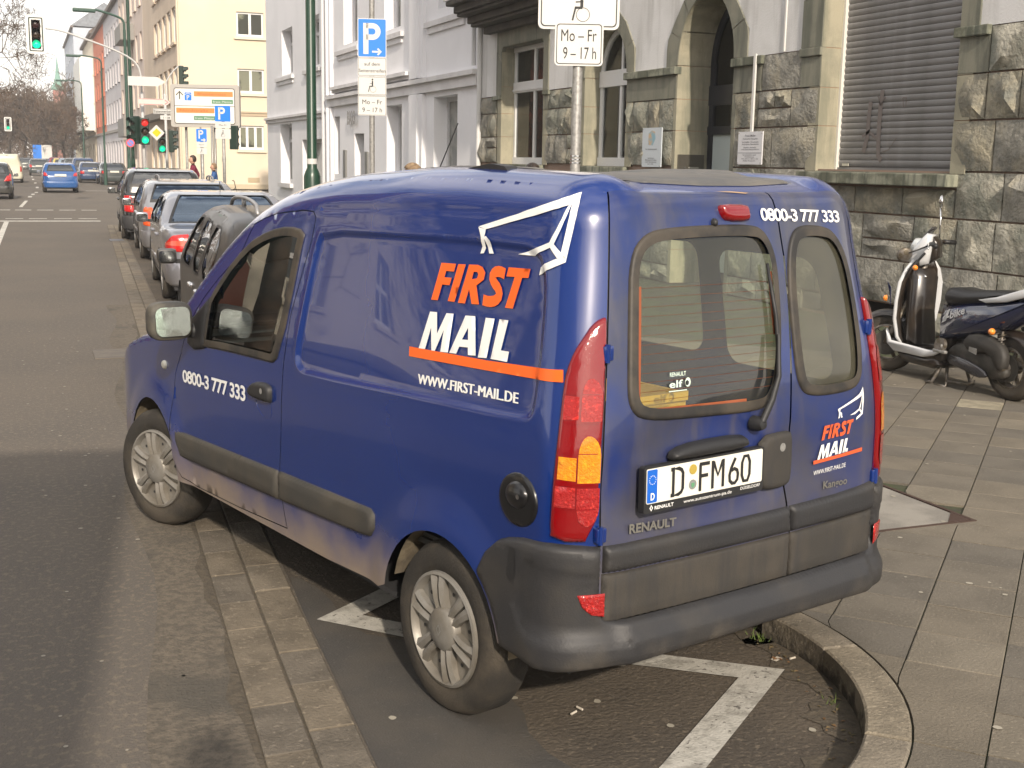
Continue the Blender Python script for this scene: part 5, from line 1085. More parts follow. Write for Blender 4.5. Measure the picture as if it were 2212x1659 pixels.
CREASE = S2([(.95, 1.644), (.60, 1.662), (.25, 1.674), (-.15, 1.677), (-.5, 1.675)])
SWAGE = S2([(1.13, .848), (.95, .872), (.6, .888), (.28, .890), (.0, .875)])
def offp(l, d): return [(a, b + d) for a, b in l]
def disp_side(P):
    d = np.zeros(len(P)); ins = inpoly(P, PANEL); q = pdist(P, PANEL)
    x = np.clip(q / .026, 0, 1); x = x * x * (3 - 2 * x); d -= np.where(ins, .010 * x, 0)
    d += np.where(~ins, .002 * np.exp(-(q / .012) ** 2), .002 * np.exp(-(q / .012) ** 2))
    c = pdist(P, CREASE, False); d -= .004 * np.clip(1 - c / .010, 0, 1)
    r = np.hypot(P[:, 0] - T0, P[:, 1] - .295); k = np.clip((r - .335) / .16, 0, 1)
    d += .022 * (1 - k * k * (3 - 2 * k)) * (P[:, 1] > .3)
    r = np.hypot(P[:, 0] - T0 - 2.585, P[:, 1] - .30); k = np.clip((r - .352) / .16, 0, 1)
    d += .022 * (1 - k * k * (3 - 2 * k)) * (P[:, 1] > .3)
    k = np.clip((P[:, 1] - SWAGE[0][1] + .0) / .03, 0, 1)
    return d
doorL = S2(DOOR); winL = S2(WIN)
lps = [inset(PANEL, .026 * k) for k in (0, .25, .5, .75, 1)] + [inset(PANEL, -.008), inset(PANEL, -.02)]
lns = [offp(CREASE, k) for k in (-.010, 0, .010)]
body = vs_('body', bodyL, [doorL], .025, BLUE, disp=disp_side, loops=lps, lines=lns)
door = vs_('front_door', inset(doorL, .0045), [winL], .03, BLUE, disp=disp_side)
door['label'] = 'blue driver door with phone number in white'
# right hand side with its window openings
rwin = [mirr(S2(roundrect(.36, .88, 1.06, 1.52, .07))), mirr(S2(roundrect(-.34, .22, 1.04, 1.50, .07)))]
bodyR = mirr(bodyL)
vs_('body', bodyR, [mirr(winL)] + rwin, .07, BLUE)
CLG = glass('clear_side_glass', (.95, 1, .95), ior=1.3)
for h in rwin + [mirr(winL)]: vs_('side_window', inset(h, -.004), [], .12, CLG, off=-.006)
# roof, windscreen, bonnet
def roof_fn(u, v): return vbox(u, v, Hs(u))
WSCR = [(1.50, -.60), (1.50, .60), (2.30, .66), (2.30, -.66)]
sheet('roof', [(-.62, -VH), (3.40, -VH), (3.40, VH), (-.62, VH)], [dens(WSCR, .1)], .025, roof_fn, BLUE, van, off=-.0012)
sheet('windscreen', dens(inset(WSCR, -.004), .1), [], .1, roof_fn, glass('clear_windscreen', (.85, .95, .90)), van, off=-.004)
sheet('roof_panel', chaikin([(-.505, -.55), (1.0, -.55), (1.06, 0), (1.0, .55), (-.505, .55), (-.56, 0)], 1), [], .05, roof_fn, ROOFP, van, puff=(.010, .05))
MB().lathe([(.0, .03), (.012, .03), (.016, .02), (.03, .008), (.05, 0)], (1.45, -.08, 1.655), (0, 0, 1), 12).build('antenna_base', blackp, van, True)
MB().tube([(1.45, -.08, 1.66), (.80, .20, 1.975)], [.0035, .002], 6).build('antenna', blackp, van, True)
MB().prism([(-.02, 1.765), (.02, 1.795), (.10, 1.803), (.34, 1.77), (.34, 1.76)], lambda a, b, d: (a, .50 + d, b + .022), 0, .05).build('roof_rail_foot', blackp, van)
sheet('front_face', [(-VH, .28), (VH, .28), (VH, .62), (-VH, .62)], [], .1, lambda v, w: vbox(UF, v, w), CLAD, van)
# rear doors
TOPR = Hs(UR) - .0004
SEAM = [(-.163, TOPR), (-.175, 1.70), (-.194, 1.55), (-.192, 1.40), (-.165, 1.15), (-.145, .95), (-.136, .80), (-.165, .68), (-.178, .62), (-.172, .50)]
outL = SEAM + [(.660, .50), (.660, TOPR)]
outR = [(a - .008, b) for a, b in SEAM][::-1] + [(-.660, TOPR), (-.660, .50)]
GL = chaikin([(.575,1.56),(.577,1.39),(.575,1.215),(.568,1.13),(.51,1.086),(.25,1.078),(.004,1.070),(-.055,1.09),(-.098,1.162),(-.128,1.30),(-.143,1.46),(-.138,1.56),(-.085,1.632),(.0,1.645),(.203,1.645),(.40,1.640),(.51,1.625)], 2)
GR = chaikin([(-.250,1.605),(-.300,1.637),(-.42,1.637),(-.515,1.620),(-.578,1.54),(-.590,1.40),(-.578,1.19),(-.55,1.105),(-.47,1.085),(-.275,1.088),(-.215,1.115),(-.196,1.20),(-.200,1.40),(-.218,1.53)], 2)
def disp_rear(P):
    d = np.zeros(len(P)); q = np.hypot((P[:, 0] - .26) / 1.0, (P[:, 1] - .885) / .45)
    k = np.clip((.46 - q) / .12, 0, 1); d -= .012 * k * k * (3 - 2 * k)
    k = np.clip(1 - np.hypot((P[:, 0] + .20) / .16, (P[:, 1] - .87) / .14), 0, 1); d += -.012 * k
    d += .006 * np.exp(-((P[:, 1] - 1.745) / .02) ** 2)
    return d
dl = vs_('rear_door', outL, [GL], .035, BLUED, disp=disp_rear); dr = vs_('rear_door', outR, [GR], .035, BLUED, disp=disp_rear)
dl['label'] = 'wide rear door with number plate'; dr['label'] = 'narrow rear door with small logo'
for g, d_, gm in ((GL, dl, DGLASS), (GR, dr, DGLASS2)):
    vs_('window_seal', inset(g, -.006), [inset(g, .030)], .03, SEAL, parent=d_, puff=(.011, .014))
    vs_('window_glass', inset(g, .012), [], .06, gm, parent=d_, off=-.003)
heat = MB()
HT = M('heater_strip', (.26, .07, .025), .6)
for t_, w0, w1 in ((.539, 1.14, 1.475), (-.106, 1.30, 1.50)):
    vs_('heater_bar', [(t_ - .012, w0), (t_ + .012, w0), (t_ + .012, w1), (t_ - .012, w1)], [], .05, HT, parent=dl, off=.001)
vs_('heater_bar', [(.06, 1.100), (.50, 1.108), (.50, 1.118), (.06, 1.110)], [], .05, HT, parent=dl, off=.001)
for k in range(13):
    w_ = 1.14 + k * .0275
    for a_, b_ in ((0, 1),):
        p0 = .53; n_ = 8; t1 = -.098 - .02 * sm((w_ - 1.15) / .3)
        vv = [wrapf(p0 + (t1 - p0) * i / n_, w_ + e_) for i in range(n_ + 1) for e_ in (-.0006, .0006)]
        vv = [(x - .0015, y, z) for x, y, z in vv]
        heat.add(vv, [(2 * i, 2 * i + 2, 2 * i + 3, 2 * i + 1) for i in range(n_)])
o = heat.build('heater_wires', M('heater_wire', (.13, .045, .022), .7), dl)
# seams and hinges
for s_ in (1, -1):
    for w_ in (1.290, .758):
        x, y, z = wrapf(s_ * .668, w_)
        MB().bbox(x - .016, x + .006, y - .018, y + .018, z - .022, z + .022, .004).lathe([(0, -.027), (.009, -.027), (.009, .027), (0, .027)], (x - .012, y + s_ * .004, z), (0, 0, 1), 12).build('hinge', BLUE, van, auto=40)
# tail lamps (wrap round the corner)
TAIL = chaikin([(.684,.738),(.672,1.00),(.668,1.25),(.668,1.36),(.672,1.392),(.690,1.390),(.72,1.380),(.768,1.355),(.808,1.318),(.836,1.27),(.850,1.21),(.858,1.08),(.866,.95),(.872,.80),(.872,.738)], 1)
for s_ in (1, -1):
    P = TAIL if s_ > 0 else mirr(TAIL)
    F_ = (lambda l: l) if s_ > 0 else mirr
    tl = vs_('tail_lamp', P, [], .03, LRED, puff=(.018, .02))
    if s_ > 0: tl['label'] = 'tall red and amber tail lamp'
    dome = lambda c, w0, w1, r: [(c - r, w0), (c + r, w0)] + [(c + r * math.cos(R(a)), w1 + r * math.sin(R(a))) for a in range(0, 181, 20)]
    domd = lambda c, w0, w1, r: [(c + r, w1), (c - r, w1)] + [(c - r * math.cos(R(a)), w0 - r * math.sin(R(a))) for a in range(0, 181, 20)]
    vs_('lamp_lens', F_(dome(.735, 1.095, 1.165, .052)), [], .03, LRED2, parent=tl, off=.0205)
    vs_('lamp_lens', F_(dome(.735, .920, 1.000, .055)), [], .03, LAMB, parent=tl, off=.0205)
    vs_('lamp_lens', F_([(.796, .925), (.852, .930), (.850, .995), (.796, .992)]), [], .03, LAMB, parent=tl, off=.0205)
    vs_('lamp_lens', F_(domd(.735, .845, .905, .055)), [], .03, LRED2, parent=tl, off=.0205)
    vs_('lamp_lens', F_([(.796, 1.10), (.845, 1.10), (.842, 1.168), (.796, 1.165)]), [], .03, LRED2, parent=tl, off=.0205)
    vs_('lamp_lens', F_([(.796, .845), (.858, .848), (.856, .910), (.796, .907)]), [], .03, LRED2, parent=tl, off=.0205)
    for w_ in (1.172, 1.090, .912, 1.004, .842):
        vs_('lamp_rib', F_([(.694, w_ - .0012), (.842, w_ - .0012), (.842, w_ + .0012), (.694, w_ + .0012)]), [], .03, LRED, parent=tl, off=.0215)
# cladding on the doors
padL = [(-.158, .728), (-.170, .64), (.650, .640), (.650, .722)]; padR = [(-.182, .64), (-.168, .728), (-.42, .730), (-.655, .742), (-.655, .640)]
loL = [(-.170, .634), (-.168, .485), (.652, .485), (.652, .636)]; loR = [(-.180, .634), (-.650, .640), (-.650, .485), (-.178, .485)]
for p_, par in ((padL, dl), (padR, dr)): vs_('cladding_strip', p_, [], .02, CLAD, parent=par, puff=(.022, .018))
for p_, par in ((loL, dl), (loR, dr)): vs_('lower_cladding', p_, [], .03, CLADD, parent=par, puff=(.014, .010))
# bumper
bt = [(1.192,.572),(1.150,.640),(1.09,.690),(1.05,.706),(.98,.722),(.865,.732),(.75,.728),(.662,.722)]
bot = [(1.045,.345),(.90,.340),(.70,.352),(.4,.362),(0,.366),(-.4,.362),(-.7,.352),(-.9,.340),(-1.045,.345)]
BUMP = bt + [(.662, .52), (.64, .498), (.60, .490), (-.60, .490), (-.64, .498), (-.662, .52)] + [(-a, b) for a, b in bt][::-1] + arcp(-T0, .295, .338, 55, 9, 8)[1:] + bot[::-1] + arcp(T0, .295, .338, 171, 125, 8)[:-1]
BG = [(.662, .634), (.80, .640), (.93, .662), (.965, .61), (.99, .52), (.95, .455), (.85, .428), (.70, .425), (.58, .428)]
def disp_b(P):
    q = pdist(P, BUMP); k = np.clip(q / .02, 0, 1); d = .030 * np.sqrt(1 - (1 - k) ** 2)
    x = np.clip((.475 - P[:, 1]) / .05, 0, 1) * np.clip((1.02 - np.abs(P[:, 0])) / .2, 0, 1); d += .020 * x * x * (3 - 2 * x)
    x = np.clip((.53 - P[:, 1]) / .02, 0, 1) * np.clip((.62 - np.abs(P[:, 0])) / .05, 0, 1); d += .016 * x
    A_ = P.copy(); A_[:, 0] = np.abs(A_[:, 0]); g = pdist(A_, BG, False); ins = inpoly(A_, BG + [(.60, .50)])
    d -= .005 * np.clip(1 - g / .010, 0, 1) + np.where(ins, .006 * np.clip(g / .02, 0, 1), 0)
    return d
def BGo(k): return [(a + k, b + k) for a, b in BG]
lnb = [BG, BGo(.008), BGo(-.008), BGo(.016), [(-a, b) for a, b in BG], [(.62, .470), (-.62, .470)], [(.62, .452), (-.62, .452)], [(.62, .435), (-.62, .435)], [(.70, .425), (-.70, .425)]]
bump = vs_('rear_bumper', BUMP, [], .02, CLAD, disp=disp_b, lines=lnb, loops=[inset(BUMP, .004), inset(BUMP, .012)])
for s_ in (1, -1):
    p_ = [(.775, .583), (.650, .585), (.650, .512), (.700, .520), (.745, .545)]
    vs_('reflector', p_ if s_ > 0 else mirr(p_), [], .02, LRED2, parent=bump, puff=(.004, .006), off=.026)
vs_('drain_mark', [(.985, .69), (1.01, .69), (1.02, .60), (1.0, .585), (.985, .60)], [], .03, blackp, parent=bump, off=.0325)
# side rub strips, handles, filler cap
vs_('rub_strip', S2([(2.262, .552), (2.262, .500), (2.20, .432), (1.186, .464), (1.190, .583)]), [], .03, STRIP, parent=door, puff=(.020, .018))
vs_('rub_strip', S2([(1.170, .585), (1.165, .465), (.50, .494), (.45, .500), (.424, .535), (.424, .585), (.45, .603)]), [], .03, STRIP, puff=(.020, .018), parent=body)
vs_('handle_recess', chaikin(S2([(1.385, .85), (1.245, .86), (1.24, .80), (1.27, .78), (1.33, .785), (1.38, .82)]), 1), [], .02, BLUE, parent=door, puff=(-.02, .03), off=.001)
vs_('door_handle', chaikin(S2([(1.445, .866), (1.42, .905), (1.36, .925), (1.26, .930), (1.236, .915), (1.236, .862), (1.245, .852), (1.40, .850)]), 1), [], .02, blackp, parent=door, puff=(.026, .018))
vs_('door_lock', S2(circ(1.285, .897, .012, 12)), [], .02, galv, parent=door, off=.028)
FCM = M('filler_black', (.008, .008, .009), .28, coat=.4)
cap = vs_('filler_cap', S2(circ(-.397, .833, .090, 28, .083)), [], .02, FCM, parent=body, puff=(.010, .012))
vs_('filler_dish', S2(circ(-.400, .850, .050, 20, .042)), [], .010, FCM, parent=cap, puff=(.020, .045), off=.0105)
vs_('filler_lock', S2(circ(-.425, .852, .008, 12)), [], .02, chrome, parent=cap, off=.030)
vs_('side_repeater', S2(circ(2.412, .843, .030, 14, .022)), [], .02, M('repeater', (.75, .72, .62), .2), parent=body, puff=(.012, .012))
# door window
vs_('window_seal', inset(winL, -.010), [inset(winL, .026)], .03, SEAL, parent=door, puff=(.010, .012))
vs_('window_glass', inset(winL, .006), [], .08, GLASS, parent=door, off=-.006)
vs_('mirror_base', S2([(1.868, 1.225), (1.905, 1.01), (1.918, .985), (2.02, .968), (2.09, .985), (2.092, 1.087), (1.968, 1.160)]), [], .03, blackp, parent=door, puff=(.018, .02))
# wing mirrors
MIRG = M('mirror_glass', (.62, .68, .66), .06, 1, col2=(.35, .36, .33), sc=7, mixr=(.4, .7), rvar=.05)
for s_ in (1, -1):
    mb = MB(); bm = bmesh.new(); bmesh.ops.create_uvsphere(bm, u_segments=28, v_segments=20, radius=1)
    for v in bm.verts:
        c = [math.copysign(abs(q) ** .55, q) for q in v.co]; n_ = max(abs(q) for q in v.co) or 1
        v.co = Vector((c[0] * (.085 if c[0] > 0 else .03) , c[1] * .098, c[2] * .086)) + Vector((1.975, .925, 1.112))
    mb.bm(bm)
    if s_ < 0: mb.v = [(x, -y + .03, z) for x, y, z in mb.v]; mb.f = [f[::-1] for f in mb.f]
    mo = mb.build('wing_mirror', M('mirror_housing', (.045, .044, .042), .6, col2=(.10, .09, .07), sc=7, bump=.1, bsc=160) if s_ > 0 else bpy.data.materials['mirror_housing'], van, auto=60)
    yc = .925 if s_ > 0 else -.895
    fr = frame((1.9435, yc, 1.112), (0, -1, 0), (.09, 0, .996))
    MB().prism(roundrect(-.078, .078, -.064, .064, .032), fr, -.012, .003).build('mirror_glass', MIRG, mo)
    MB().tube([(2.02, yc - s_ * .10, 1.06), (2.02, yc - s_ * .2, 1.04)], .035, 10).build('mirror_arm', blackp, mo, True)
# plate, handle, lock, wiper, brake lamp, badges
px_ = -.668
fr = frame((px_, .521, .842), (-.0, -1, 0), (.02, 0, 1))     # looks backwards
MB().prism(roundrect(-.008, .510, -.030, .112, .008), fr, -.02, .004).build('plate_frame', blackp, dl)
PLW = M('plate_white', (.74, .72, .64), .35); EUB = M('eu_blue', (.01, .12, .55), .4)
pl = MB().prism(roundrect(.0, .502, .0, .106, .006), fr, .004, .006).build('number_plate', PLW, dl)
MB().prism(roundrect(.002, .042, .003, .103, .004), fr, .006, .0075).build('plate_band', EUB, pl)
mb = MB(); text('x', 'D', frame(fr(.014, .012, .0085), (0, -1, 0), (.02, 0, 1)), .016, .022, WHT, bold=.03, mb=mb)
for k in range(12): mb.prism([(.022 + .013 * math.cos(R(30 * k)) + dx, .072 + .013 * math.sin(R(30 * k)) + dy) for dx, dy in ((-.0016, 0), (0, -.0016), (.0016, 0), (0, .0016))], fr, .0075, .0085)
mb.build('plate_lettering', WHT, pl)
mb = MB()
LH, LB, LW = .080, .013, .0115
def chD(x, w=.040): ribbon(mb, [(x, LB), (x, LB + LH), (x + w * .55, LB + LH), (x + w * .85, LB + LH * .93), (x + w, LB + LH * .8), (x + w, LB + LH * .2), (x + w * .85, LB + LH * .07), (x + w * .55, LB)], LW, fr, .0075, True)
chD(.108)
for x0_ in (.103,):
    for y_ in (LB, LB + LH): mb.prism([(x0_ - .005, y_ - LW / 2), (x0_ + .01, y_ - LW / 2), (x0_ + .01, y_ + LW / 2), (x0_ - .005, y_ + LW / 2)], fr, .007, .0078)
ribbon(mb, [(.222, LB - .004), (.222, LB + LH)], LW, fr, .0075); ribbon(mb, [(.218, LB + LH), (.262, LB + LH)], LW, fr, .0075); ribbon(mb, [(.222, LB + LH * .54), (.256, LB + LH * .54)], LW, fr, .0075)
ribbon(mb, [(.276, LB - .004), (.276, LB + LH + .004)], LW, fr, .0075); ribbon(mb, [(.279, LB + LH), (.299, LB + LH * .45), (.319, LB + LH)], LW, fr, .0077); ribbon(mb, [(.322, LB - .004), (.322, LB + LH + .004)], LW, fr, .0075)
ribbon(mb, [(.376, LB + LH), (.358, LB + LH * .62), (.351, LB + LH * .35), (.353, LB + LH * .12), (.364, LB), (.376, LB), (.387, LB + LH * .12), (.389, LB + LH * .35), (.385, LB + LH * .50), (.372, LB + LH * .58), (.360, LB + LH * .52)], LW, fr, .0075)
ribbon(mb, chaikin([(.407, LB), (.407, LB + LH), (.442, LB + LH), (.442, LB)], 1), LW, fr, .0075, True)
mb.build('plate_lettering', black_print, pl)
for yy, cm in ((.082, M('seal_gold', (.42, .31, .06), .4)), (.035, M('seal_silver', (.32, .33, .32), .4, .4))): MB().prism(circ(.190, yy, .0155, 18), fr, .0065, .0085).build('plate_seal', cm, pl)
MB().prism([(.183, .040), (.196, .040), (.196, .030), (.1895, .024), (.183, .030)], fr, .0085, .0092).build('seal_shield', M('seal_green', (.12, .30, .16), .5), pl)
mb = MB(); text('x', 'www.autozentrum-pa.de', frame(fr(.155, -.019, .0045), (0, -1, 0), (.02, 0, 1)), .21, .011, WHT, mb=mb); text('x', 'DÜSSELDORF', frame(fr(.405, -.015, .0045), (0, -1, 0), (.02, 0, 1)), .09, .010, WHT, mb=mb)
text('x', 'RENAULT', frame(fr(.035, -.020, .0045), (0, -1, 0), (.02, 0, 1)), .078, .011, WHT, bold=.02, mb=mb)
ribbon(mb, [(.022, -.022), (.027, -.014), (.022, -.006), (.017, -.014)], .004, fr, .0047, True)
mb.build('plate_lettering', WHT, pl)
vs_('grab_handle', chaikin([(.415, .960), (.40, .990), (.30, 1.004), (.10, 1.004), (.068, .985), (.072, .962), (.10, .956), (.38, .950)], 1), [], .02, blackp, parent=dl, puff=(.035, .022))
lk = vs_('lock_housing', chaikin([(.002, .982), (-.13, .988), (-.152, .98), (-.154, .86), (-.150, .815), (-.12, .800), (-.03, .800), (.0, .82), (.006, .90)], 1), [], .02, CLADD, parent=dl, puff=(.022, .02))
vs_('lock_barrel', circ(-.090, .94, .014, 14), [], .02, galv, parent=lk, off=.024)
vs_('brake_lamp', chaikin([(.143, .0 + 1.705), (.13, 1.716), (.0, 1.714), (-.012, 1.70), (-.012, 1.668), (0, 1.658), (.11, 1.660), (.135, 1.675)], 1), [], .02, LRED, parent=dl, puff=(.022, .018))
vs_('washer_nozzle', circ(.174, 1.657, .014, 12), [], .012, blackp, parent=dl, puff=(.016, .012))
def on(t, w, o_=0):
    p = Vector(wrapf(t, w)); n = (Vector(wrapf(t, w + .001)) - Vector(wrapf(t, w - .001))).cross(Vector(wrapf(t + .001, w)) - Vector(wrapf(t - .001, w))).normalized(); return p + n * o_
mb = MB().lathe([(0, .045), (.016, .042), (.024, .02), (.026, 0)], on(.027, 1.028), (on(.027, 1.028, .1) - on(.027, 1.028)), 14)
mb.tube([on(.027, 1.035, .035), on(-.02, 1.10, .038), on(-.062, 1.17, .036), on(-.085, 1.30, .030)], [.012, .011, .009, .006], 8)
wi = mb.build('wiper', blackp, dl, auto=50)
MB().tube([on(-.068, 1.14, .014), on(-.092, 1.25, .018), on(-.095, 1.36, .018), on(-.080, 1.525, .014)], [.005, .007, .007, .005], 6).build('wiper_blade', blackp, wi, True)
# lettering
def decal(name, polys, mat, fn=None, parent=van, off=.0048):
    fn = fn or (lambda u, w: (u + T0, w)); vs2, fs2 = [], []
    for P in polys:
        hs = []
        if isinstance(P, tuple): P, hs = P
        ob = sheet('t', [fn(*p) for p in P], [[fn(*q) for q in h] for h in hs], .02, wrapf, mat, None, flip=True, off=off + off_extra, disp=disp_side if fn.__name__ == '<lambda>' else None)
        n = len(vs2); vs2 += [v.co[:] for v in ob.data.vertices]; fs2 += [[i + n for i in f.vertices] for f in ob.data.polygons]
        d_ = ob.data; bpy.data.objects.remove(ob); bpy.data.meshes.remove(d_)
    return mesh_obj(name, vs2, fs2, mat, parent, True)
off_extra = 0
FIRST = [[(0.089,1.502),(0.002,1.504),(0.011,1.479),(0.057,1.478),(0.065,1.457),(0.022,1.458),(0.032,1.434),(0.075,1.433),(0.094,1.381),(0.134,1.379)],
 [(-0.011,1.504),(-0.054,1.506),(-0.004,1.384),(0.035,1.383)],
 ([(-0.073,1.507),(-0.123,1.509),(-0.148,1.504),(-0.164,1.488),(-0.158,1.466),(-0.12,1.445),(-0.14,1.388),(-0.1,1.386),(-0.081,1.43),(-0.063,1.384),(-0.024,1.383)], [[(-0.101,1.486),(-0.12,1.487),(-0.127,1.48),(-0.121,1.467),(-0.093,1.462)]]),
 [(-0.283,1.513),(-0.389,1.516),(-0.381,1.489),(-0.351,1.487),(-0.313,1.392),(-0.275,1.391),(-0.315,1.487),(-0.274,1.485)]]
SP = chaikin([(-0.266,1.492),(-0.240,1.498),(-0.214,1.494),(-0.200,1.478),(-0.212,1.461),(-0.236,1.446),(-0.245,1.425),(-0.226,1.407),(-0.192,1.401),(-0.160,1.404)], 1, False)
q_ = stroke(SP, .033); FIRST.append([a for a, b in q_] + [b for a, b in q_][::-1])
MAIL = [[(0.134,1.34),(0.092,1.342),(0.082,1.274),(0.037,1.344),(-0.004,1.346),(0.012,1.221),(0.055,1.218),(0.045,1.289),(0.087,1.217),(0.107,1.216),(0.12,1.289),(0.145,1.216),(0.184,1.214)],
 ([(-0.071,1.347),(-0.124,1.35),(-0.14,1.23),(-0.099,1.227),(-0.096,1.25),(-0.049,1.247),(-0.035,1.223),(0.004,1.221)], [[(-0.09,1.311),(-0.094,1.273),(-0.061,1.271)]]),
 [(-0.18,1.351),(-0.226,1.353),(-0.197,1.23),(-0.152,1.226)], [(-0.251,1.354),(-0.295,1.355),(-0.267,1.262),(-0.307,1.263),(-0.301,1.232),(-0.218,1.23)]]
ENV = [[(-0.13,1.628),(-0.192,1.642),(-0.251,1.656),(-0.308,1.67),(-0.361,1.684),(-0.411,1.697),(-0.458,1.712),(-0.5,1.727),(-0.536,1.75),(-0.573,1.787),(-0.576,1.743),(-0.549,1.717),(-0.511,1.699),(-0.463,1.686),(-0.409,1.674),(-0.352,1.661),(-0.293,1.648),(-0.232,1.634),(-0.169,1.621)],[(-0.573,1.787),(-0.578,1.727),(-0.575,1.682),(-0.567,1.645),(-0.559,1.612),(-0.551,1.578),(-0.544,1.545),(-0.528,1.572),(-0.536,1.607),(-0.544,1.642),(-0.552,1.678),(-0.554,1.72),(-0.576,1.743)],[(-0.543,1.712),(-0.554,1.724),(-0.542,1.676),(-0.524,1.635),(-0.503,1.595),(-0.484,1.599),(-0.509,1.635),(-0.529,1.671)],[(-0.484,1.599),(-0.503,1.595),(-0.528,1.572),(-0.544,1.545),(-0.516,1.555),(-0.489,1.583)],[(-0.327,1.555),(-0.409,1.574),(-0.484,1.599),(-0.491,1.585),(-0.41,1.556)],[(-0.544,1.545),(-0.495,1.524),(-0.431,1.501),(-0.437,1.524),(-0.515,1.554)],[(-0.129,1.626),(-0.146,1.596),(-0.143,1.568),(-0.132,1.545),(-0.151,1.547),(-0.162,1.563),(-0.164,1.594),(-0.17,1.621)],[(-0.158,1.596),(-0.173,1.6),(-0.195,1.588),(-0.194,1.565),(-0.204,1.549),(-0.18,1.548),(-0.172,1.569),(-0.167,1.589)]]
BAR = [[(.243, 1.213), (-.20, 1.223), (-.551, 1.240), (-.553, 1.205), (-.20, 1.193), (.240, 1.181)]]
decal('lettering', FIRST, ORG); decal('lettering', MAIL, WHT); decal('logo', ENV, WHT); decal('lettering_bar', BAR, ORG, off=.0038)
def sfn(u, w): return (-.28 - (.243 - u) * .351, .865 + (w - 1.211) * .389 + (.01 if False else 0))
decal('lettering', FIRST, M('vinyl_orange_dusty', (.62, .10, .03), .5), sfn, dr); decal('lettering', MAIL, WHT, sfn, dr); decal('logo', ENV, WHT, sfn, dr); decal('lettering_bar', BAR, bpy.data.materials['vinyl_orange_dusty'], sfn, dr)
def vtext(name, s, c0, c1, h0, h1, mat, parent=van, bold=.035, disp=None, off=.003, space=1.0, shear=0):
    "text on the body: c0 lower-left (t,w), c1 lower-right, heights"
    vv, ff = text_geo(s, bold, shear, space); out = []
    for x, y in vv:
        t = c0[0] + (c1[0] - c0[0]) * x; w = c0[1] + (c1[1] - c0[1]) * x + (h0 + (h1 - h0) * x) * y
        o2 = off + (float(disp(np.array([[t, w]]))[0]) if disp else 0); out.append(on(t, w, o2))
    return mesh_obj(name, out, ff, mat, parent)
vtext('lettering', '0800-3 777 333', (2.168 + T0, .800), (1.484 + T0, .820), .058, .066, WHT, door, .026, space=.9)
_w = [vtext('lettering', 'WWW.FIRST-MAIL.DE', (.175 + T0 + k * .0022, 1.098), (-.362 + T0 + k * .0022, 1.117), .034, .034, WHT, body, 0, disp_side, off=.0025 + .0003 * abs(k + 1), space=1.03) for k in (-1, 0, 1)]
_v = []; _f = []
for o_ in _w:
    n_ = len(_v); _v += [v.co[:] for v in o_.data.vertices]; _f += [[i + n_ for i in f.vertices] for f in o_.data.polygons]; bpy.data.objects.remove(o_)
mesh_obj('lettering', _v, _f, WHT, body)
vtext('lettering', '0800-3 777 333', (-.083, 1.662), (-.572, 1.650), .041, .039, WHT, dr, .022, space=.9)
vtext('lettering', 'WWW.FIRST-MAIL.DE', (-.287, .814), (-.468, .819), .016, .016, WHT, dr, .0)
vtext('badge', 'RENAULT', (.556, .750), (.366, .748), .030, .026, BADGE, dl, .03, off=.006)
vtext('badge', 'Kangoo', (-.342, .760), (-.480, .758), .027, .027, BADGE, dr, .02, off=.006)
stk = M('window_sticker', (.55, .66, .60), .5)
vtext('sticker', 'RENAULT', (.408, 1.205), (.338, 1.205), .013, .013, stk, dl, .02, off=.004); vtext('sticker', 'elf', (.410, 1.172), (.352, 1.172), .022, .022, stk, dl, .02, off=.004)
vs_('sticker', circ(.330, 1.184, .012, 16, .014), [circ(.333, 1.182, .008, 10, .008)], .01, stk, parent=dl, off=.004)
vs_('sticker', [(.412, 1.163), (.335, 1.163), (.335, 1.160), (.412, 1.160)], [], .02, stk, parent=dl, off=.004)
# worn filler on the roof edge
vs_('paint_chip', [(.12, 1.795), (.03, 1.792), (-.06, 1.775), (-.04, 1.768), (.05, 1.782)], [], .02, M('bare_filler', (.42, .27, .14), .7), parent=dl, off=.003)
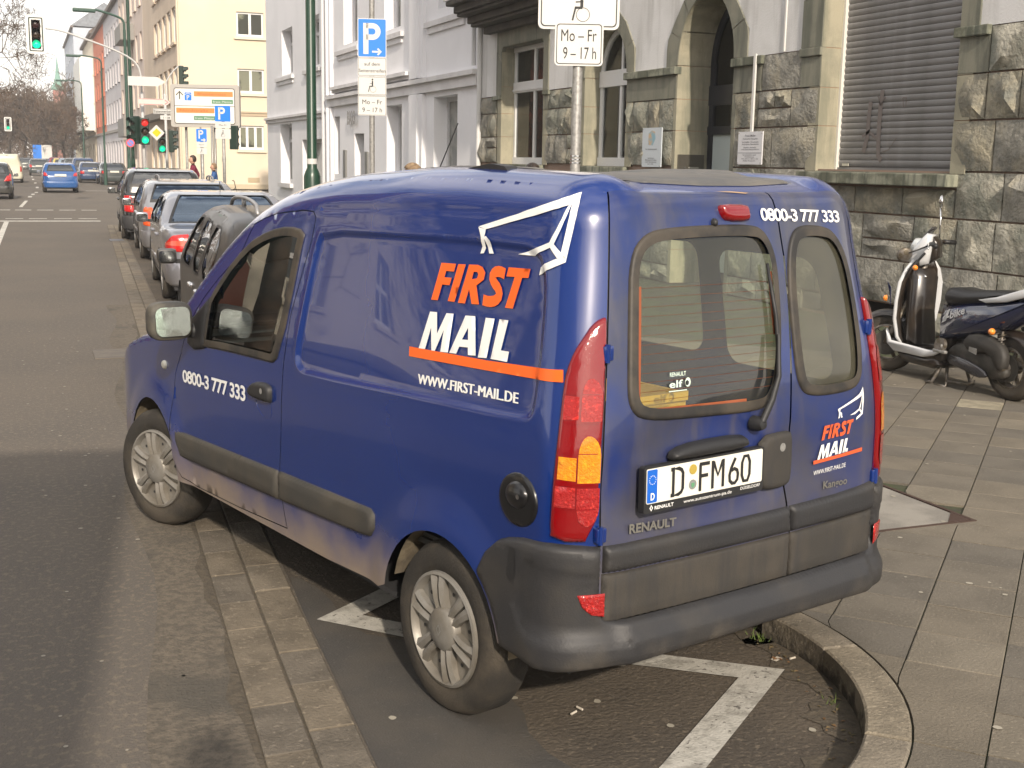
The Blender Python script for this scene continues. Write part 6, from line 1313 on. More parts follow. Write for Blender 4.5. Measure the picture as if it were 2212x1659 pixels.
# wheels
def make_wheel(parent, loc, rz, side_=1, r=.295, w=.168, tyre=TYRE, rim=ALU, name='wheel', spokes=6):
    wh = empty(name, loc, rz, parent=parent); s_ = side_
    hw = w / 2
    MB().lathe([(.19, -hw * .8), (.225, -hw), (.27, -hw * .98), (r - .012, -hw * .80), (r, -hw * .55), (r, hw * .55), (r - .012, hw * .80), (.27, hw * .98), (.225, hw), (.192, hw * .9), (.185, hw * .5)], (0, 0, 0), (0, s_, 0), 48).build('tyre', tyre, wh, True)
    c = MB(); c.lathe([(.198, hw * .86), (.196, hw * 1.04), (.186, hw * 1.08), (.178, hw * .95), (.174, hw * .78), (.075, hw * .72), (0, hw * .72)], (0, 0, 0), (0, s_, 0), 48)
    rm = c.build('rim', rim, wh, auto=50)
    fr2 = lambda a, b, d: (a, s_ * d, b)
    for k in range(spokes):
        for e_ in (-1, 1):
            a = 2 * math.pi * k / spokes + .3; ca, sa = math.cos(a), math.sin(a); P = []
            for q, wd, off2 in ((.06, .0135, .0160), (.11, .0140, .0175), (.15, .0165, .0210), (.183, .023, .0270)):
                P.append((q, e_ * off2 - wd, e_ * off2 + wd))
            mb = MB(); vv = []
            for q, l0, l1 in P:
                d0 = hw * (.98 - .0 * q) + .006 * math.sin((q - .06) / .123 * math.pi)
                for l_ in (l0, (l0 + l1) / 2, l1):
                    dd = d0 + (.006 if l_ == (l0 + l1) / 2 else -.004); vv.append((q * ca - l_ * sa, s_ * dd, q * sa + l_ * ca))
            fs = [(3 * i + j, 3 * i + j + 1, 3 * i + j + 4, 3 * i + j + 3) for i in range(3) for j in range(2)]
            nb = len(vv); vv += [(x, s_ * hw * .58, z) for x, y, z in vv]
            for i in range(3): fs += [(3 * i, 3 * i + 3, nb + 3 * i + 3, nb + 3 * i), (3 * i + 2, 3 * i + 5, nb + 3 * i + 5, nb + 3 * i + 2)]
            mb.add(vv, fs).build('spoke', rim, wh, auto=50)
    for k in range(spokes): # vent holes between the spoke pairs
        a = 2 * math.pi * (k + .5) / spokes + .3
        MB().lathe([(0, hw * .80), (.007, hw * .80)], (.135 * math.cos(a), 0, .135 * math.sin(a)), (0, s_, 0), 14).build('vent_hole', blackp, wh)
    h = MB().lathe([(.078, hw * .60), (.076, hw * .98), (.068, hw * 1.10), (.03, hw * 1.16), (0, hw * 1.17)], (0, 0, 0), (0, s_, 0), 32).build('hub_cap', rim, wh, auto=50)
    h2 = MB(); ribbon(h2, [(-.0, -.018), (.012, 0), (0, .018), (-.012, 0)], .005, lambda a, b, d: (a, s_ * d, b), hw * 1.2, True); h2.build('hub_emblem', galv, wh)
    return wh
W1 = make_wheel(van, (0, .705, .293), 0); W1['label'] = 'rear wheel with silver cover'
W2 = make_wheel(van, (2.6, .71, .293), R(16), 1)
for x_, y_, rz_ in ((0, -.69, 0), (2.6, -.69, R(16))): make_wheel(van, (x_, y_, .293), rz_, -1, spokes=0)
# wheel housings, floor, interior
WHM = M('wheel_housing_dirty', (.20, .165, .11), .95, col2=(.09, .075, .055), sc=5, bump=.4, bsc=40)
for x_, rr_ in ((0, .345), (2.585, .362)):
    for s_ in (1, -1):
        y0_, y1_ = (.772, .45) if s_ > 0 else (-.755, -.45)
        mb = MB(); n_ = 18; vv = []
        for k in range(n_ + 1):
            a = math.pi * (k / n_ * .92 + .08)
            for yy in (y0_, y1_): vv.append((x_ + rr_ * math.cos(a), yy, .30 + rr_ * math.sin(a)))
        mb.add(vv, [(2 * i, 2 * i + 1, 2 * i + 3, 2 * i + 2) for i in range(n_)])
        mb.add([(x_, y1_, .30)] + [(x_ + rr_ * math.cos(math.pi * (k / n_ * .92 + .08)), y1_, .30 + rr_ * math.sin(math.pi * (k / n_ * .92 + .08))) for k in range(n_ + 1)], [(0, i + 1, i + 2) for i in range(n_)])
        mb.build('wheel_housing', WHM, van, True)
MB().box(-.50, .36, -.695, .715, .545, .56).build('boot_mat', GREYIN, van)
und = MB(); und.box(-.60, -.37, -.72, .74, .34, .36); und.box(-.37, .37, -.44, .44, .34, .36); und.box(.37, 2.2, -.72, .74, .28, .30); und.box(2.2, 3.3, -.44, .44, .28, .30); und.build('underbody', DARKIN, van)
MB().box(-.56, 2.3, -.70, .72, .52, .54).build('load_floor', GREYIN, van)
MB().box(2.05, 2.12, -.70, .72, .40, 1.02).box(1.93, 2.4, -.68, .70, .90, 1.0).build('dashboard', DARKIN, van)
st = empty('steering_wheel', (1.72, .36, 1.0), parent=van)
ring = [(.09 * math.sin(a) * .5, .185 * math.cos(a), .185 * math.sin(a) * .9) for a in [2 * math.pi * k / 24 for k in range(24)]]
MB().tube(ring, .014, 8, closed=True).tube([(0, -.17, 0), (.02, 0, -.03), (0, .17, 0)], .014, 6).tube([(.02, 0, -.03), (.3, 0, -.16)], .03, 8).build('steering_rim', blackp, st, True)
for y_ in (.36, -.34):
    mb = MB().bbox(1.0, 1.5, y_ - .24, y_ + .24, .60, .78, .05)
    bm = bmesh.new(); bmesh.ops.create_cube(bm, size=1)
    for v in bm.verts: v.co = Vector((v.co.x * .14 - v.co.z * .16 + .98, v.co.y * .44 + y_, v.co.z * .55 + 1.0))
    bmesh.ops.bevel(bm, geom=bm.edges[:], offset=.05, segments=3, affect='EDGES'); mb.bm(bm)
    mb.bbox(.80, .92, y_ - .13, y_ + .13, 1.30, 1.48, .04).build('seat', DARKIN, van, auto=50)
CRY = M('crate_yellow', (.55, .33, .03), .5)
for k, (x_, y_, z_) in enumerate(((-.33, .38, .54), (-.33, .38, .84))):
    cr = empty('mail_crate', (0, 0, 0), label=('yellow mail crate at the top behind the van rear window' if k else 'yellow mail crate hidden beneath the other one in the van'), cat='crate', group='mail crates in the van')
    cr.location = Vector(VANLOC) + Matrix.Rotation(VANRZ, 3, 'Z') @ Vector((x_, y_, z_)); cr.rotation_euler.z = VANRZ
    mb = MB().box(-.16, .16, -.19, -.175, 0, .28).box(-.16, .16, .175, .19, 0, .28).box(-.16, -.148, -.175, .175, 0, .28).box(.148, .16, -.175, .175, 0, .28).box(-.148, .148, -.175, .175, 0, .02).box(-.17, -.161, -.19, .19, .255, .285)
    mb.build('crate_body', CRY, cr)
    MB().box(-.1625, -.1605, -.10, .12, .12, .2).build('crate_label', WHT, cr)
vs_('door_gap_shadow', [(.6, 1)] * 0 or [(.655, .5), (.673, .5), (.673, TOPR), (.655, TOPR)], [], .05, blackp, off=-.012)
# ================================================================ cars
CG = glass('car_glass', (.32, .38, .38), ior=2.0); CGD = M('car_glass_dark', (.02, .024, .028), .04, spec=1, coat=1)
def mkcar(name, loc, hdg, label, L, Wd, HPc, paint, kind, win, rear_win, front_win, axles, group=None, rails=False, wr=.31, lamp=None, hmax=None, detail=2, lampmat=None, plate_z=.75, cladz=None, glassm=None, rimm=None, lean=.0, RUc=.22, belt=.86, tum=.22, wiper=False):
    """car in its own frame: x forward from the tail, y left. HPc: top silhouette (x,z)"""
    WTc = hmax; VHc = Wd / 2; hu = np.array([h[0] for h in HPc]); hw = np.array([h[1] for h in HPc])
    Hc = lambda u: float(np.interp([u + k * .03 for k in (-2, -1, 0, 1, 2)], hu, hw).mean())
    BZ = .5
    def unw(u, w): return w if w < BZ else BZ + (w - BZ) * (WTc - BZ) / (Hc(u) - BZ)
    def wrp(u, w): return w if w < BZ else BZ + (w - BZ) * (Hc(u) - BZ) / (WTc - BZ)
    rf, rv, rw = .45, .16, .13
    def vb(u, v, w):
        w = unw(u, w); qu = max(RUc, min(L - rf, u)); qv = max(-(VHc - rv), min(VHc - rv, v)); qw = min(WTc - rw, w)
        ru = RUc if u < qu else rf; a, b, c = (u - qu) / ru, (v - qv) / rv, (w - qw) / rw; n = math.sqrt(a * a + b * b + c * c)
        if n > 1e-9: a, b, c = a / n, b / n, c / n
        else: a = b = c = 0
        u2, v2, w2 = qu + a * ru, qv + b * rv, qw + c * rw; w3 = wrp(u, w2)
        v3 = v2 * (1 - tum * sm((w3 - belt + .05) / .75)) * (1 - .06 * sm((.5 - w3) / .3)) * (1 - .10 * sm((u2 - L + 1.2) / 1.2)) * (1 - .06 * sm((.7 - u2) / .7))
        u3 = u2 + .06 * sm((.5 - u2) / .5) * sm((w3 - .5) / .6) + .03 * (v2 / VHc) ** 2 * sm((.4 - u2) / .4)
        return (u3, v3, w3)
    def wf(t, w):
        if t > VHc: return vb(t - VHc, VHc, w)
        if t < -VHc: return vb(-t - VHc, -VHc, w)
        return vb(0, t, w)
    t = empty(name, loc, R(90) - hdg, label=label, cat=kind, group=group); S = lambda p: [(u + VHc, w) for u, w in p]; zs = .24
    st = .06 if detail > 1 else .14; top = [(float(a), Hc(max(0, a - VHc)) - .0004) for a in np.arange(L + VHc, .01, -.1)]
    def ac(c, n=14): h = math.asin(min(1, (zs - wr + .0) / (wr + .04))) if False else math.degrees(math.asin((zs + .02 - wr) / (wr + .05))); return arcp(c + VHc, wr, wr + .05, 180 - h, h, n)
    out = [(0, .26)] + [(VHc, .26)] + ac(axles[0]) + [(p_, zs) for p_ in (axles[0] + 1 + VHc, axles[1] - 1 + VHc)] + ac(axles[1]) + [(L + VHc, .26)] + top + [(0, Hc(0) - .0004)]
    holes = [S(w_) for w_ in win]
    for s_ in (1, -1):
        o_ = out if s_ > 0 else mirr(out); hs = holes if s_ > 0 else [mirr(h) for h in holes]
        b = sheet('body', o_, hs, st, wf, paint, t, flip=True)
        for h in hs:
            sheet('side_window', inset(h, -.004), [], .2, wf, glassm or CG, t, flip=True, off=-.008)
            if detail > 1: sheet('window_trim', inset(h, -.008), [inset(h, .012)], .1, wf, blackp, t, flip=True, off=.002)
    rf_ = lambda u, v: vb(u, v, Hc(u))
    bh = [dens(rear_win, .2), dens(front_win, .2)]
    sheet('roof', [(0, -VHc), (L, -VHc), (L, VHc), (0, VHc)], bh, .10 if detail > 1 else .2, rf_, paint, t)
    for h in bh: sheet('windscreen' if h is bh[1] else 'rear_window', inset(h, -.005), [], .15, rf_, glassm or CG, t, off=-.006)
    sheet('window_trim', dens(inset(rear_win, -.006), .2), [dens(inset(rear_win, .03), .2)], .15, rf_, blackp, t, off=.002)
    sheet('front_face', [(-VHc, .26), (VHc, .26), (VHc, Hc(L)), (-VHc, Hc(L))], [], .3, lambda v, w: vb(L, v, w), paint, t)
    MB().box(.1, L - .1, -VHc + .12, VHc - .12, .2, .34).build('underbody', DARKIN, t)
    b_ = sheet('rear_bumper', [(-VHc - .25, .25), (VHc + .25, .25), (VHc + .30, .40), (VHc + .28, .55), (-VHc - .28, .55), (-VHc - .30, .40)], [], .12, wf, cladz or paint, t, flip=True, puff=(.022, .04))
    for s_ in (1, -1):
        P = lamp if s_ > 0 else mirr(lamp)
        l_ = sheet('tail_lamp', P, [], .05, wf, lampmat or LREDC, t, flip=True, puff=(.012, .02))
        if detail > 1:
            c = np.mean(lamp, 0); Q = [tuple(c + (np.array(p) - c) * (.72, .28)) for p in lamp]; sheet('reverse_lens', Q if s_ > 0 else mirr(Q), [], .05, wf, LCLR, l_, flip=True, off=.014)
    fr = frame(wf(-.26, plate_z), (0, 1, 0), (0, 0, 1), (-1, 0, 0)); fr = frame((-.018, .26, plate_z), (0, -1, 0), (0, 0, 1), (-1, 0, 0))
    MB().prism(roundrect(0, .52, 0, .11, .008, 2), fr, -.03, .008).build('number_plate', PLC, t)
    for s_ in (1, -1):
        for k, ax in enumerate(axles):
            wh = empty('wheel', (ax, s_ * (VHc - .11), wr), 0, parent=t)
            if detail > 1: 
                MB().lathe([(wr * .62, -.09), (wr * .93, -.088), (wr, -.06), (wr, .06), (wr * .93, .088), (wr * .64, .085)], (0, 0, 0), (0, s_, 0), 28).build('tyre', rubber, wh, True)
                mb = MB().lathe([(wr * .66, .08), (wr * .63, .085), (wr * .60, .05), (wr * .2, .045), (0, .05)], (0, 0, 0), (0, s_, 0), 28)
                for q in range(7):
                    a = q * 2 * math.pi / 7; c_, s2 = math.cos(a), math.sin(a); vv = [((r_ * c_ - e_ * s2), s_ * .082, (r_ * s2 + e_ * c_)) for r_, e_ in ((.05, -.03), (.05, .03), (wr * .63, .022), (wr * .63, -.022))]; mb.add(vv, [(0, 1, 2, 3)])
                mb.build('rim', rimm or ALUC, wh, auto=40)
            else:
                MB().lathe([(0, -.09), (wr * .93, -.088), (wr, -.06), (wr, .06), (wr * .93, .088), (wr * .64, .085)], (0, 0, 0), (0, s_, 0), 16).build('tyre', rubber, wh, True); MB().lathe([(wr * .64, .08), (0, .07)], (0, 0, 0), (0, s_, 0), 14).build('rim', ALUC, wh, True)
            mb = MB(); n_ = 10; vv = []
            for q in range(n_ + 1):
                a = math.pi * q / n_
                for yy in (VHc - .01, VHc - .30): vv.append((ax + (wr + .055) * math.cos(a), s_ * yy, wr + (wr + .055) * math.sin(a)))
            mb.add(vv, [(2 * i, 2 * i + 1, 2 * i + 3, 2 * i + 2) for i in range(n_)]); mb.build('wheel_arch', DARKIN, t)
        mx_ = front_win[0][0] + .15
        mo = MB().bbox(mx_ - .06, mx_ + .07, min(s_ * (VHc + .02), s_ * (VHc + .20)), max(s_ * (VHc + .02), s_ * (VHc + .20)), belt - .06, belt + .08, .04).build('wing_mirror', paint, t, auto=50)
        f2 = frame((mx_ - .062, s_ * (VHc + .11), belt + .01), (0, -1, 0), (0, 0, 1), (-1, 0, 0)); MB().prism(roundrect(-.075, .075, -.052, .052, .03), f2, -.004, .003).build('mirror_glass', MIRC, mo)
        MB().box(mx_ - .0, mx_ + .05, min(s_ * (VHc - .05), s_ * (VHc + .03)), max(s_ * (VHc - .05), s_ * (VHc + .03)), belt - .06, belt - .02).build('mirror_arm', blackp, mo)
    if detail > 1:
        for s_ in (1, -1):
            F_ = (lambda l: l) if s_ > 0 else mirr
            dx = (front_win[0][0] + rear_win[1][0]) / 2
            for u in (dx - .03, front_win[1][0] + .0, max(.75, axles[0] + .28)):
                sheet('door_seam', F_(S([(u, .32), (u + .007, .32), (u + .007, belt - .01), (u, belt - .01)])), [], .1, wf, blackp, t, flip=True, off=.001)
            sheet('side_trim', F_(S([(axles[0] + .42, .46), (axles[1] - .42, .46), (axles[1] - .42, .51), (axles[0] + .42, .51)])), [], .1, wf, cladz or paint, t, flip=True, puff=(.012, .015))
            for u in (dx + .07, axles[0] + .38): sheet('door_handle', F_(S([(u, belt - .14), (u + .18, belt - .14), (u + .18, belt - .10), (u, belt - .10)])), [], .03, wf, chrome if rails else paint, t, flip=True, puff=(.03, .014))
    if rails:
        for s_ in (1, -1):
            y_ = s_ * (VHc * (1 - tum) - .10); u0, u1 = rails; pts = [Vector(rf_(u, y_)) + Vector((0, 0, h_)) for u, h_ in [(u0, 0.0), (u0 + .10, .055)] + [(u0 + (u1 - u0) * k / 5, .065) for k in range(1, 5)] + [(u1 - .14, .055), (u1, 0)]]
            MB().tube(pts, .016, 8).tube([Vector(rf_((u0 + u1) / 2, y_)), Vector(rf_((u0 + u1) / 2, y_)) + Vector((0, 0, .06))], .018, 6).build('roof_rail', RAILM, t, True)
    if detail > 1:
        for y_ in (.36, -.36):
            MB().bbox(front_win[0][0] - 1.25, front_win[0][0] - 1.1, y_ - .22, y_ + .22, .45, belt + .12, .05).bbox(front_win[0][0] - 1.23, front_win[0][0] - 1.13, y_ - .12, y_ + .12, belt + .16, belt + .34, .03).build('seat', DARKIN, t, auto=50)
        MB().box(.3, L - 1.2, -VHc + .2, VHc - .2, .34, .36).bbox(rear_win[1][0] + .25, rear_win[1][0] + .4, -VHc + .25, VHc - .25, .36, belt, .03).build('seat', DARKIN, t)
        MB().tube([(front_win[0][0] - .55, .36 + .17 * math.cos(a), belt - .02 + .16 * math.sin(a)) for a in [k * .393 for k in range(16)]], .014, 6, closed=True).build('steering_wheel', blackp, t, True)
    return t, wf, VHc
LREDC = M('car_lamp_red', (.50, .010, .010), .12, coat=1, bump=.3, bsc=80); LCLR = M('car_lamp_clear', (.60, .10, .06), .1, coat=1); PLC = M('car_plate', (.72, .71, .64), .4); ALUC = M('car_rim', (.40, .39, .37), .3, .6, col2=(.25, .24, .21), sc=8); MIRC = M('car_mirror', (.75, .78, .76), .08, 1); RAILM = M('rail_grey', (.30, .30, .30), .4, .4)
TAUPE = M('taupe_metallic', (.034, .031, .028), .45, 0, coat=.25, dirt=((.13, .115, .09), .1, .7, .6)); SILV = M('silver_metallic', (.24, .245, .275), .3, .5, coat=1, dirt=((.16, .14, .115), .1, .6, .6)); SILV2 = M('silver_metallic_warm', (.25, .255, .275), .3, .5, coat=1, dirt=((.16, .14, .115), .1, .6, .6))
BLK = M('black_car_paint', (.014, .016, .017), .2, coat=1, dirt=((.11, .10, .08), .1, .7, .5)); 
def hw_(y): return .045  # heading follows the kerb
H0 = .045
# A: estate with roof rails
HA = [(-.1, .90), (.10, .96), (.16, 1.15), (.45, 1.385), (.9, 1.43), (1.6, 1.45), (2.3, 1.43), (2.65, 1.385), (3.0, 1.17), (3.38, .93), (3.7, .885), (4.1, .80), (4.4, .64)]
A_, wfA, vA = mkcar('estate_car', (2.02, 8.35, 0), H0, 'taupe estate car with roof rails, parked directly in front of the blue van', 4.42, 1.72, HA, TAUPE, 'car',
    [chaikin([(.42, .93), (1.20, .915), (1.20, 1.32), (.62, 1.32)], 1), chaikin([(1.27, .915), (1.98, .905), (1.98, 1.34), (1.27, 1.325)], 1), chaikin([(2.05, .905), (2.98, .90), (2.88, 1.02), (2.52, 1.31), (2.40, 1.34), (2.05, 1.34)], 1)],
    [(.12, -.72), (.44, -.68), (.44, .68), (.12, .72)], [(3.28, .62), (2.72, .50), (2.72, -.50), (3.28, -.62)][::-1], (.92, 3.55), 'cars parked along the kerb ahead of the van', rails=(.75, 2.55), hmax=1.455, lamp=[(.60, .66), (.96, .66), (.97, .80), (.93, .93), (.64, .93)], cladz=M('taupe_plastic', (.05, .047, .043), .6), belt=.90, plate_z=.72)
eu = sheet('country_sticker', circ(.05, .845, .075, 24, .052), [], .05, wfA, EUB, A_, flip=True, off=.012)
mb = MB(); fa = frame((-.016, .065, .83), (0, -1, 0), (0, 0, 1), (-1, 0, 0)); text('x', 'D', frame(fa(0, 0, .02), (0, -1, 0), (0, 0, 1), (-1, 0, 0)), .028, .036, WHT, mb=mb, bold=.02)
for k in range(12): a = R(30 * k); mb.prism([(.014 + .05 * math.cos(a) + dx, .018 + .034 * math.sin(a) + dy) for dx, dy in ((-.004, 0), (0, -.004), (.004, 0), (0, .004))], fa, .02, .0205)
mb.build('sticker_print', WHT, A_)
MB().tube([wfA(-.05, .96), (-.02, -.25, 1.0), (.02, -.45, 1.02)], .01, 6).build('rear_wiper', blackp, A_, True)
# B: silver saloon
HB = [(-.1, .88), (.05, .93), (.45, .955), (.80, .97), (1.05, 1.09), (1.40, 1.30), (1.75, 1.365), (2.2, 1.375), (2.6, 1.345), (2.95, 1.20), (3.35, .985), (3.6, .93), (4.1, .83), (4.45, .62)]
B_, wfB, vB = mkcar('saloon_car', (2.40, 15.35, 0), H0, 'silver saloon with a triangular red tail lamp, parked second ahead of the van', 4.45, 1.73, HB, SILV, 'car',
    [chaikin([(1.02, 1.0), (1.55, .965), (1.55, 1.285), (1.42, 1.27)], 1), chaikin([(1.62, .96), (2.22, .945), (2.22, 1.31), (1.62, 1.29)], 1), chaikin([(2.29, .945), (3.10, .935), (2.78, 1.20), (2.60, 1.29), (2.29, 1.31)], 1)],
    [(.84, -.76), (1.54, -.66), (1.54, .66), (.84, .76)], [(3.30, .62), (2.72, .50), (2.72, -.50), (3.30, -.62)][::-1], (1.05, 3.55), 'cars parked along the kerb ahead of the van', hmax=1.38, lamp=[(.50, .66), (1.12, .70), (1.16, .75), (.80, .88), (.60, .90)], belt=.93, plate_z=.60, glassm=glass('saloon_glass', (.16, .22, .30), ior=2.4, gcol=(.62, .78, 1)))  # blue gloss tint paints a blue sky reflection into this glass
MB().tube([(1.80, 0, 1.36), (1.84, 0, 1.50)], .006, 6).build('antenna', blackp, B_)
# C: silver estate
HCc = [(-.1, .92), (.08, .98), (.22, 1.2), (.5, 1.36), (.9, 1.40), (1.6, 1.42), (2.3, 1.39), (2.65, 1.30), (3.0, 1.12), (3.35, .95), (3.7, .90), (4.1, .80), (4.35, .62)]
C_, _, _ = mkcar('estate_car', (2.68, 22.0, 0), H0, 'silver estate car parked third ahead, between the saloon and the black van', 4.35, 1.72, HCc, SILV2, 'car',
    [chaikin([(.45, .97), (1.15, .94), (1.15, 1.27), (.62, 1.27)], 1), chaikin([(1.22, .94), (1.95, .93), (1.95, 1.31), (1.22, 1.28)], 1), chaikin([(2.02, .93), (2.98, .92), (2.85, 1.04), (2.5, 1.27), (2.38, 1.31), (2.02, 1.31)], 1)],
    [(.12, -.74), (.48, -.68), (.48, .68), (.12, .74)], [(3.25, .62), (2.68, .50), (2.68, -.50), (3.25, -.62)][::-1], (1.0, 3.55), 'cars parked along the kerb ahead of the van', hmax=1.425, lamp=[(.62, .62), (.98, .64), (.97, .80), (.90, 1.05), (.70, 1.02)], belt=.92, rails=(.9, 2.3), glassm=bpy.data.materials['saloon_glass'], lampmat=M('lamp_orange', (.75, .10, .02), .15, coat=1))
# D: black van-like car
HD = [(-.1, 1.0), (.06, 1.10), (.14, 1.30), (.28, 1.48), (.7, 1.545), (1.6, 1.56), (2.4, 1.52), (2.75, 1.40), (3.2, 1.13), (3.5, 1.0), (3.9, .93), (4.3, .80), (4.5, .62)]
D_, _, _ = mkcar('people_carrier', (2.80, 27.6, 0), H0, 'black people carrier with a wide rear window, parked fourth ahead at the junction', 4.5, 1.82, HD, BLK, 'car',
    [chaikin([(.30, 1.02), (1.2, 1.0), (1.2, 1.42), (.45, 1.42)], 1), chaikin([(1.28, 1.0), (2.05, .98), (2.05, 1.45), (1.28, 1.43)], 1), chaikin([(2.12, .98), (3.15, .97), (2.95, 1.1), (2.55, 1.40), (2.45, 1.44), (2.12, 1.44)], 1)],
    [(.09, -.80), (.36, -.74), (.36, .74), (.09, .80)], [(3.35, .66), (2.80, .54), (2.80, -.54), (3.35, -.66)][::-1], (.9, 3.6), 'cars parked along the kerb ahead of the van', hmax=1.57, lamp=[(.68, .62), (.96, .64), (.96, .98), (.72, .98)], belt=.98, cladz=M('charcoal_plastic', (.04, .04, .042), .6), glassm=glass('tinted_glass', (.30, .38, .40), ior=2.3))
# moving traffic and cars beyond the junction
def simple(name, loc, hdg, label, paint, L=4.0, W=1.68, h=1.45, kind='car', group=None, lm=None, saloon=False, plz=.75, clad=None, van_=False):
    if van_: HPs = [(-.1, h - .1), (.05, h - .04), (.3, h), (L - 1.9, h), (L - 1.5, h - .15), (L - .9, 1.25), (L - .5, 1.05), (L, .8)]; rw = [(.0, -.1), (.03, -.1), (.03, .1), (.0, .1)]
    elif saloon: HPs = [(-.1, .90), (.05, .95), (.5, .97), (.75, 1.0), (1.15, h - .06), (1.5, h), (2.3, h - .01), (2.7, h - .1), (3.2, 1.0), (3.8, .85), (L, .62)]; rw = [(.72, -.68), (1.18, -.62), (1.18, .62), (.72, .68)]
    else: HPs = [(-.1, .92), (.06, .97), (.30, 1.22), (.55, h - .04), (1.0, h), (1.9, h), (2.3, h - .1), (2.9, 1.0), (3.4, .85), (L, .62)]; rw = [(.12, -.66), (.44, -.60), (.44, .60), (.12, .66)]
    wins_ = [] if van_ else [chaikin([(1.0, .93), (1.85, .92), (1.85, h - .09), (1.3, h - .10)] if saloon else [(.55, .96), (1.4, .93), (1.4, h - .09), (.75, h - .10)], 1), chaikin([(1.92, .92), (2.75, .92), (2.35, h - .12), (1.92, h - .09)] if not saloon else [(1.92, .92), (2.95, .92), (2.5, h - .13), (1.92, h - .09)], 1)]
    fw_ = [(3.0, -.58), (3.0, .58), (2.5, .50), (2.5, -.50)] if not van_ else [(L - 1.0, -.6), (L - 1.0, .6), (L - 1.5, .55), (L - 1.5, -.55)]
    fw_ = [fw_[0], fw_[1], fw_[2], fw_[3]]
    t, wf, vh = mkcar(name, loc, hdg, label, L, W, HPs, paint, kind, wins_, rw, fw_[::1], (.75, L - .8), group, hmax=h + .01, lamp=lm or [(W / 2 - .22, .68), (W / 2 + .10, .70), (W / 2 + .10, .92), (W / 2 - .18, .92)], detail=1, belt=.92, plate_z=plz, cladz=clad, glassm=CGD, wr=.30)
    return t
BLU2 = M('bright_blue_car', (.015, .085, .27), .25, coat=1); DGREY = M('dark_grey_car', (.045, .055, .055), .25, coat=1); NAVY = M('navy_car', (.025, .05, .12), .22, coat=1); CREAMV = M('cream_van', (.62, .60, .48), .35, coat=.6)
GP = 'cars parked beyond the junction'
simple('hatchback', (1.62, 62.8, 0), .0, 'bright blue small hatchback driving away in the right lane', BLU2, 3.7, 1.64, 1.42, lm=[(.60, .80), (.90, .78), (.92, 1.02), (.70, 1.02)], plz=.78)
simple('estate_car', (-1.28, 53.2, 0), .0, 'black car with glowing red lamp cut off by the left edge', BLK, 4.2, 1.72, 1.46, lm=[(.55, .72), (1.0, .74), (1.0, 1.05), (.72, 1.0)])
wv = simple('panel_van', (-.95, 83.4, 0), .0, 'cream white panel van driving away at the left edge', CREAMV, 4.8, 1.84, 1.78, kind='van', van_=True, lm=[(.78, .70), (.96, .70), (.96, 1.02), (.80, 1.02)])
simple('hatchback', (1.22, 112, 0), .0, 'dark hatchback far ahead, left of the blue one', DGREY, 3.8, 1.62, 1.42)
simple('hatchback', (.2, 138, 0), .0, 'tiny dark car farthest ahead on the road', DGREY, 3.8, 1.6, 1.4)
simple('saloon_car', (5.22, 80.2, 0), -.03, 'dark grey saloon with a white number plate parked beyond the junction', DGREY, 4.3, 1.66, 1.36, saloon=True, group=GP, plz=.76, lm=[(.50, .70), (.86, .70), (.86, .86), (.50, .86)])
simple('hatchback', (4.15, 85.2, 0), -.02, 'navy blue hatchback with orange lamps parked left of the grey saloon', NAVY, 3.8, 1.6, 1.36, group=GP, lm=[(.52, .60), (.86, .60), (.86, .78), (.52, .78)])
simple('estate_car', (3.95, 92, 0), -.02, 'dark blue tall car behind the navy hatchback', NAVY, 4.1, 1.7, 1.6, group=GP)
simple('people_carrier', (3.7, 101, 0), -.02, 'dark grey car at the left end of the parked row beyond the junction', DGREY, 4.2, 1.7, 1.55, group=GP)
simple('hatchback', (3.5, 110, 0), -.02, 'pale blue-grey car far back in the parked row', M('paleblue_car', (.22, .28, .34), .3, coat=1), 4.0, 1.65, 1.5, group=GP)
simple('hatchback', (3.3, 122, 0), -.02, 'yellow-roofed little car far back in the parked row', M('yellow_car', (.55, .42, .05), .3, coat=1), 3.8, 1.6, 1.45, group=GP)
simple('hatchback', (3.2, 134, 0), -.02, 'dark red car at the far end of the parked row', M('darkred_car', (.22, .02, .03), .3, coat=1), 4.0, 1.65, 1.5, group=GP)
# unseen truck shape, added and sized to cast the shadow on the road
tr = empty('shadow_truck', (-.26, 2.62, 0), R(90) - .117, label='unseen white truck shape added left of the photographer to cast the road shadow', cat='truck')
MB().bbox(-5.0, -.0, 0.0, 2.0, .55, 2.85, .05).build('cargo_box', M('shadow_truck_white', (.6, .6, .58), .5), tr); MB().box(-5, -.1, .3, 1.7, .3, .55).build('chassis', DARKIN, tr)
for x_ in (-.8, -4.0):
    for y_ in (.12, 1.88): MB().lathe([(0, -.12), (.38, -.12), (.4, -.08), (.4, .08), (.38, .12), (0, .12)], (x_, y_, .4), (0, 1, 0), 20).build('wheel', rubber, tr, True)
MB().bbox(-.8, .0, .35, 1.65, 2.1, 2.84, .1).build('roof_box', bpy.data.materials['shadow_truck_white'], tr)
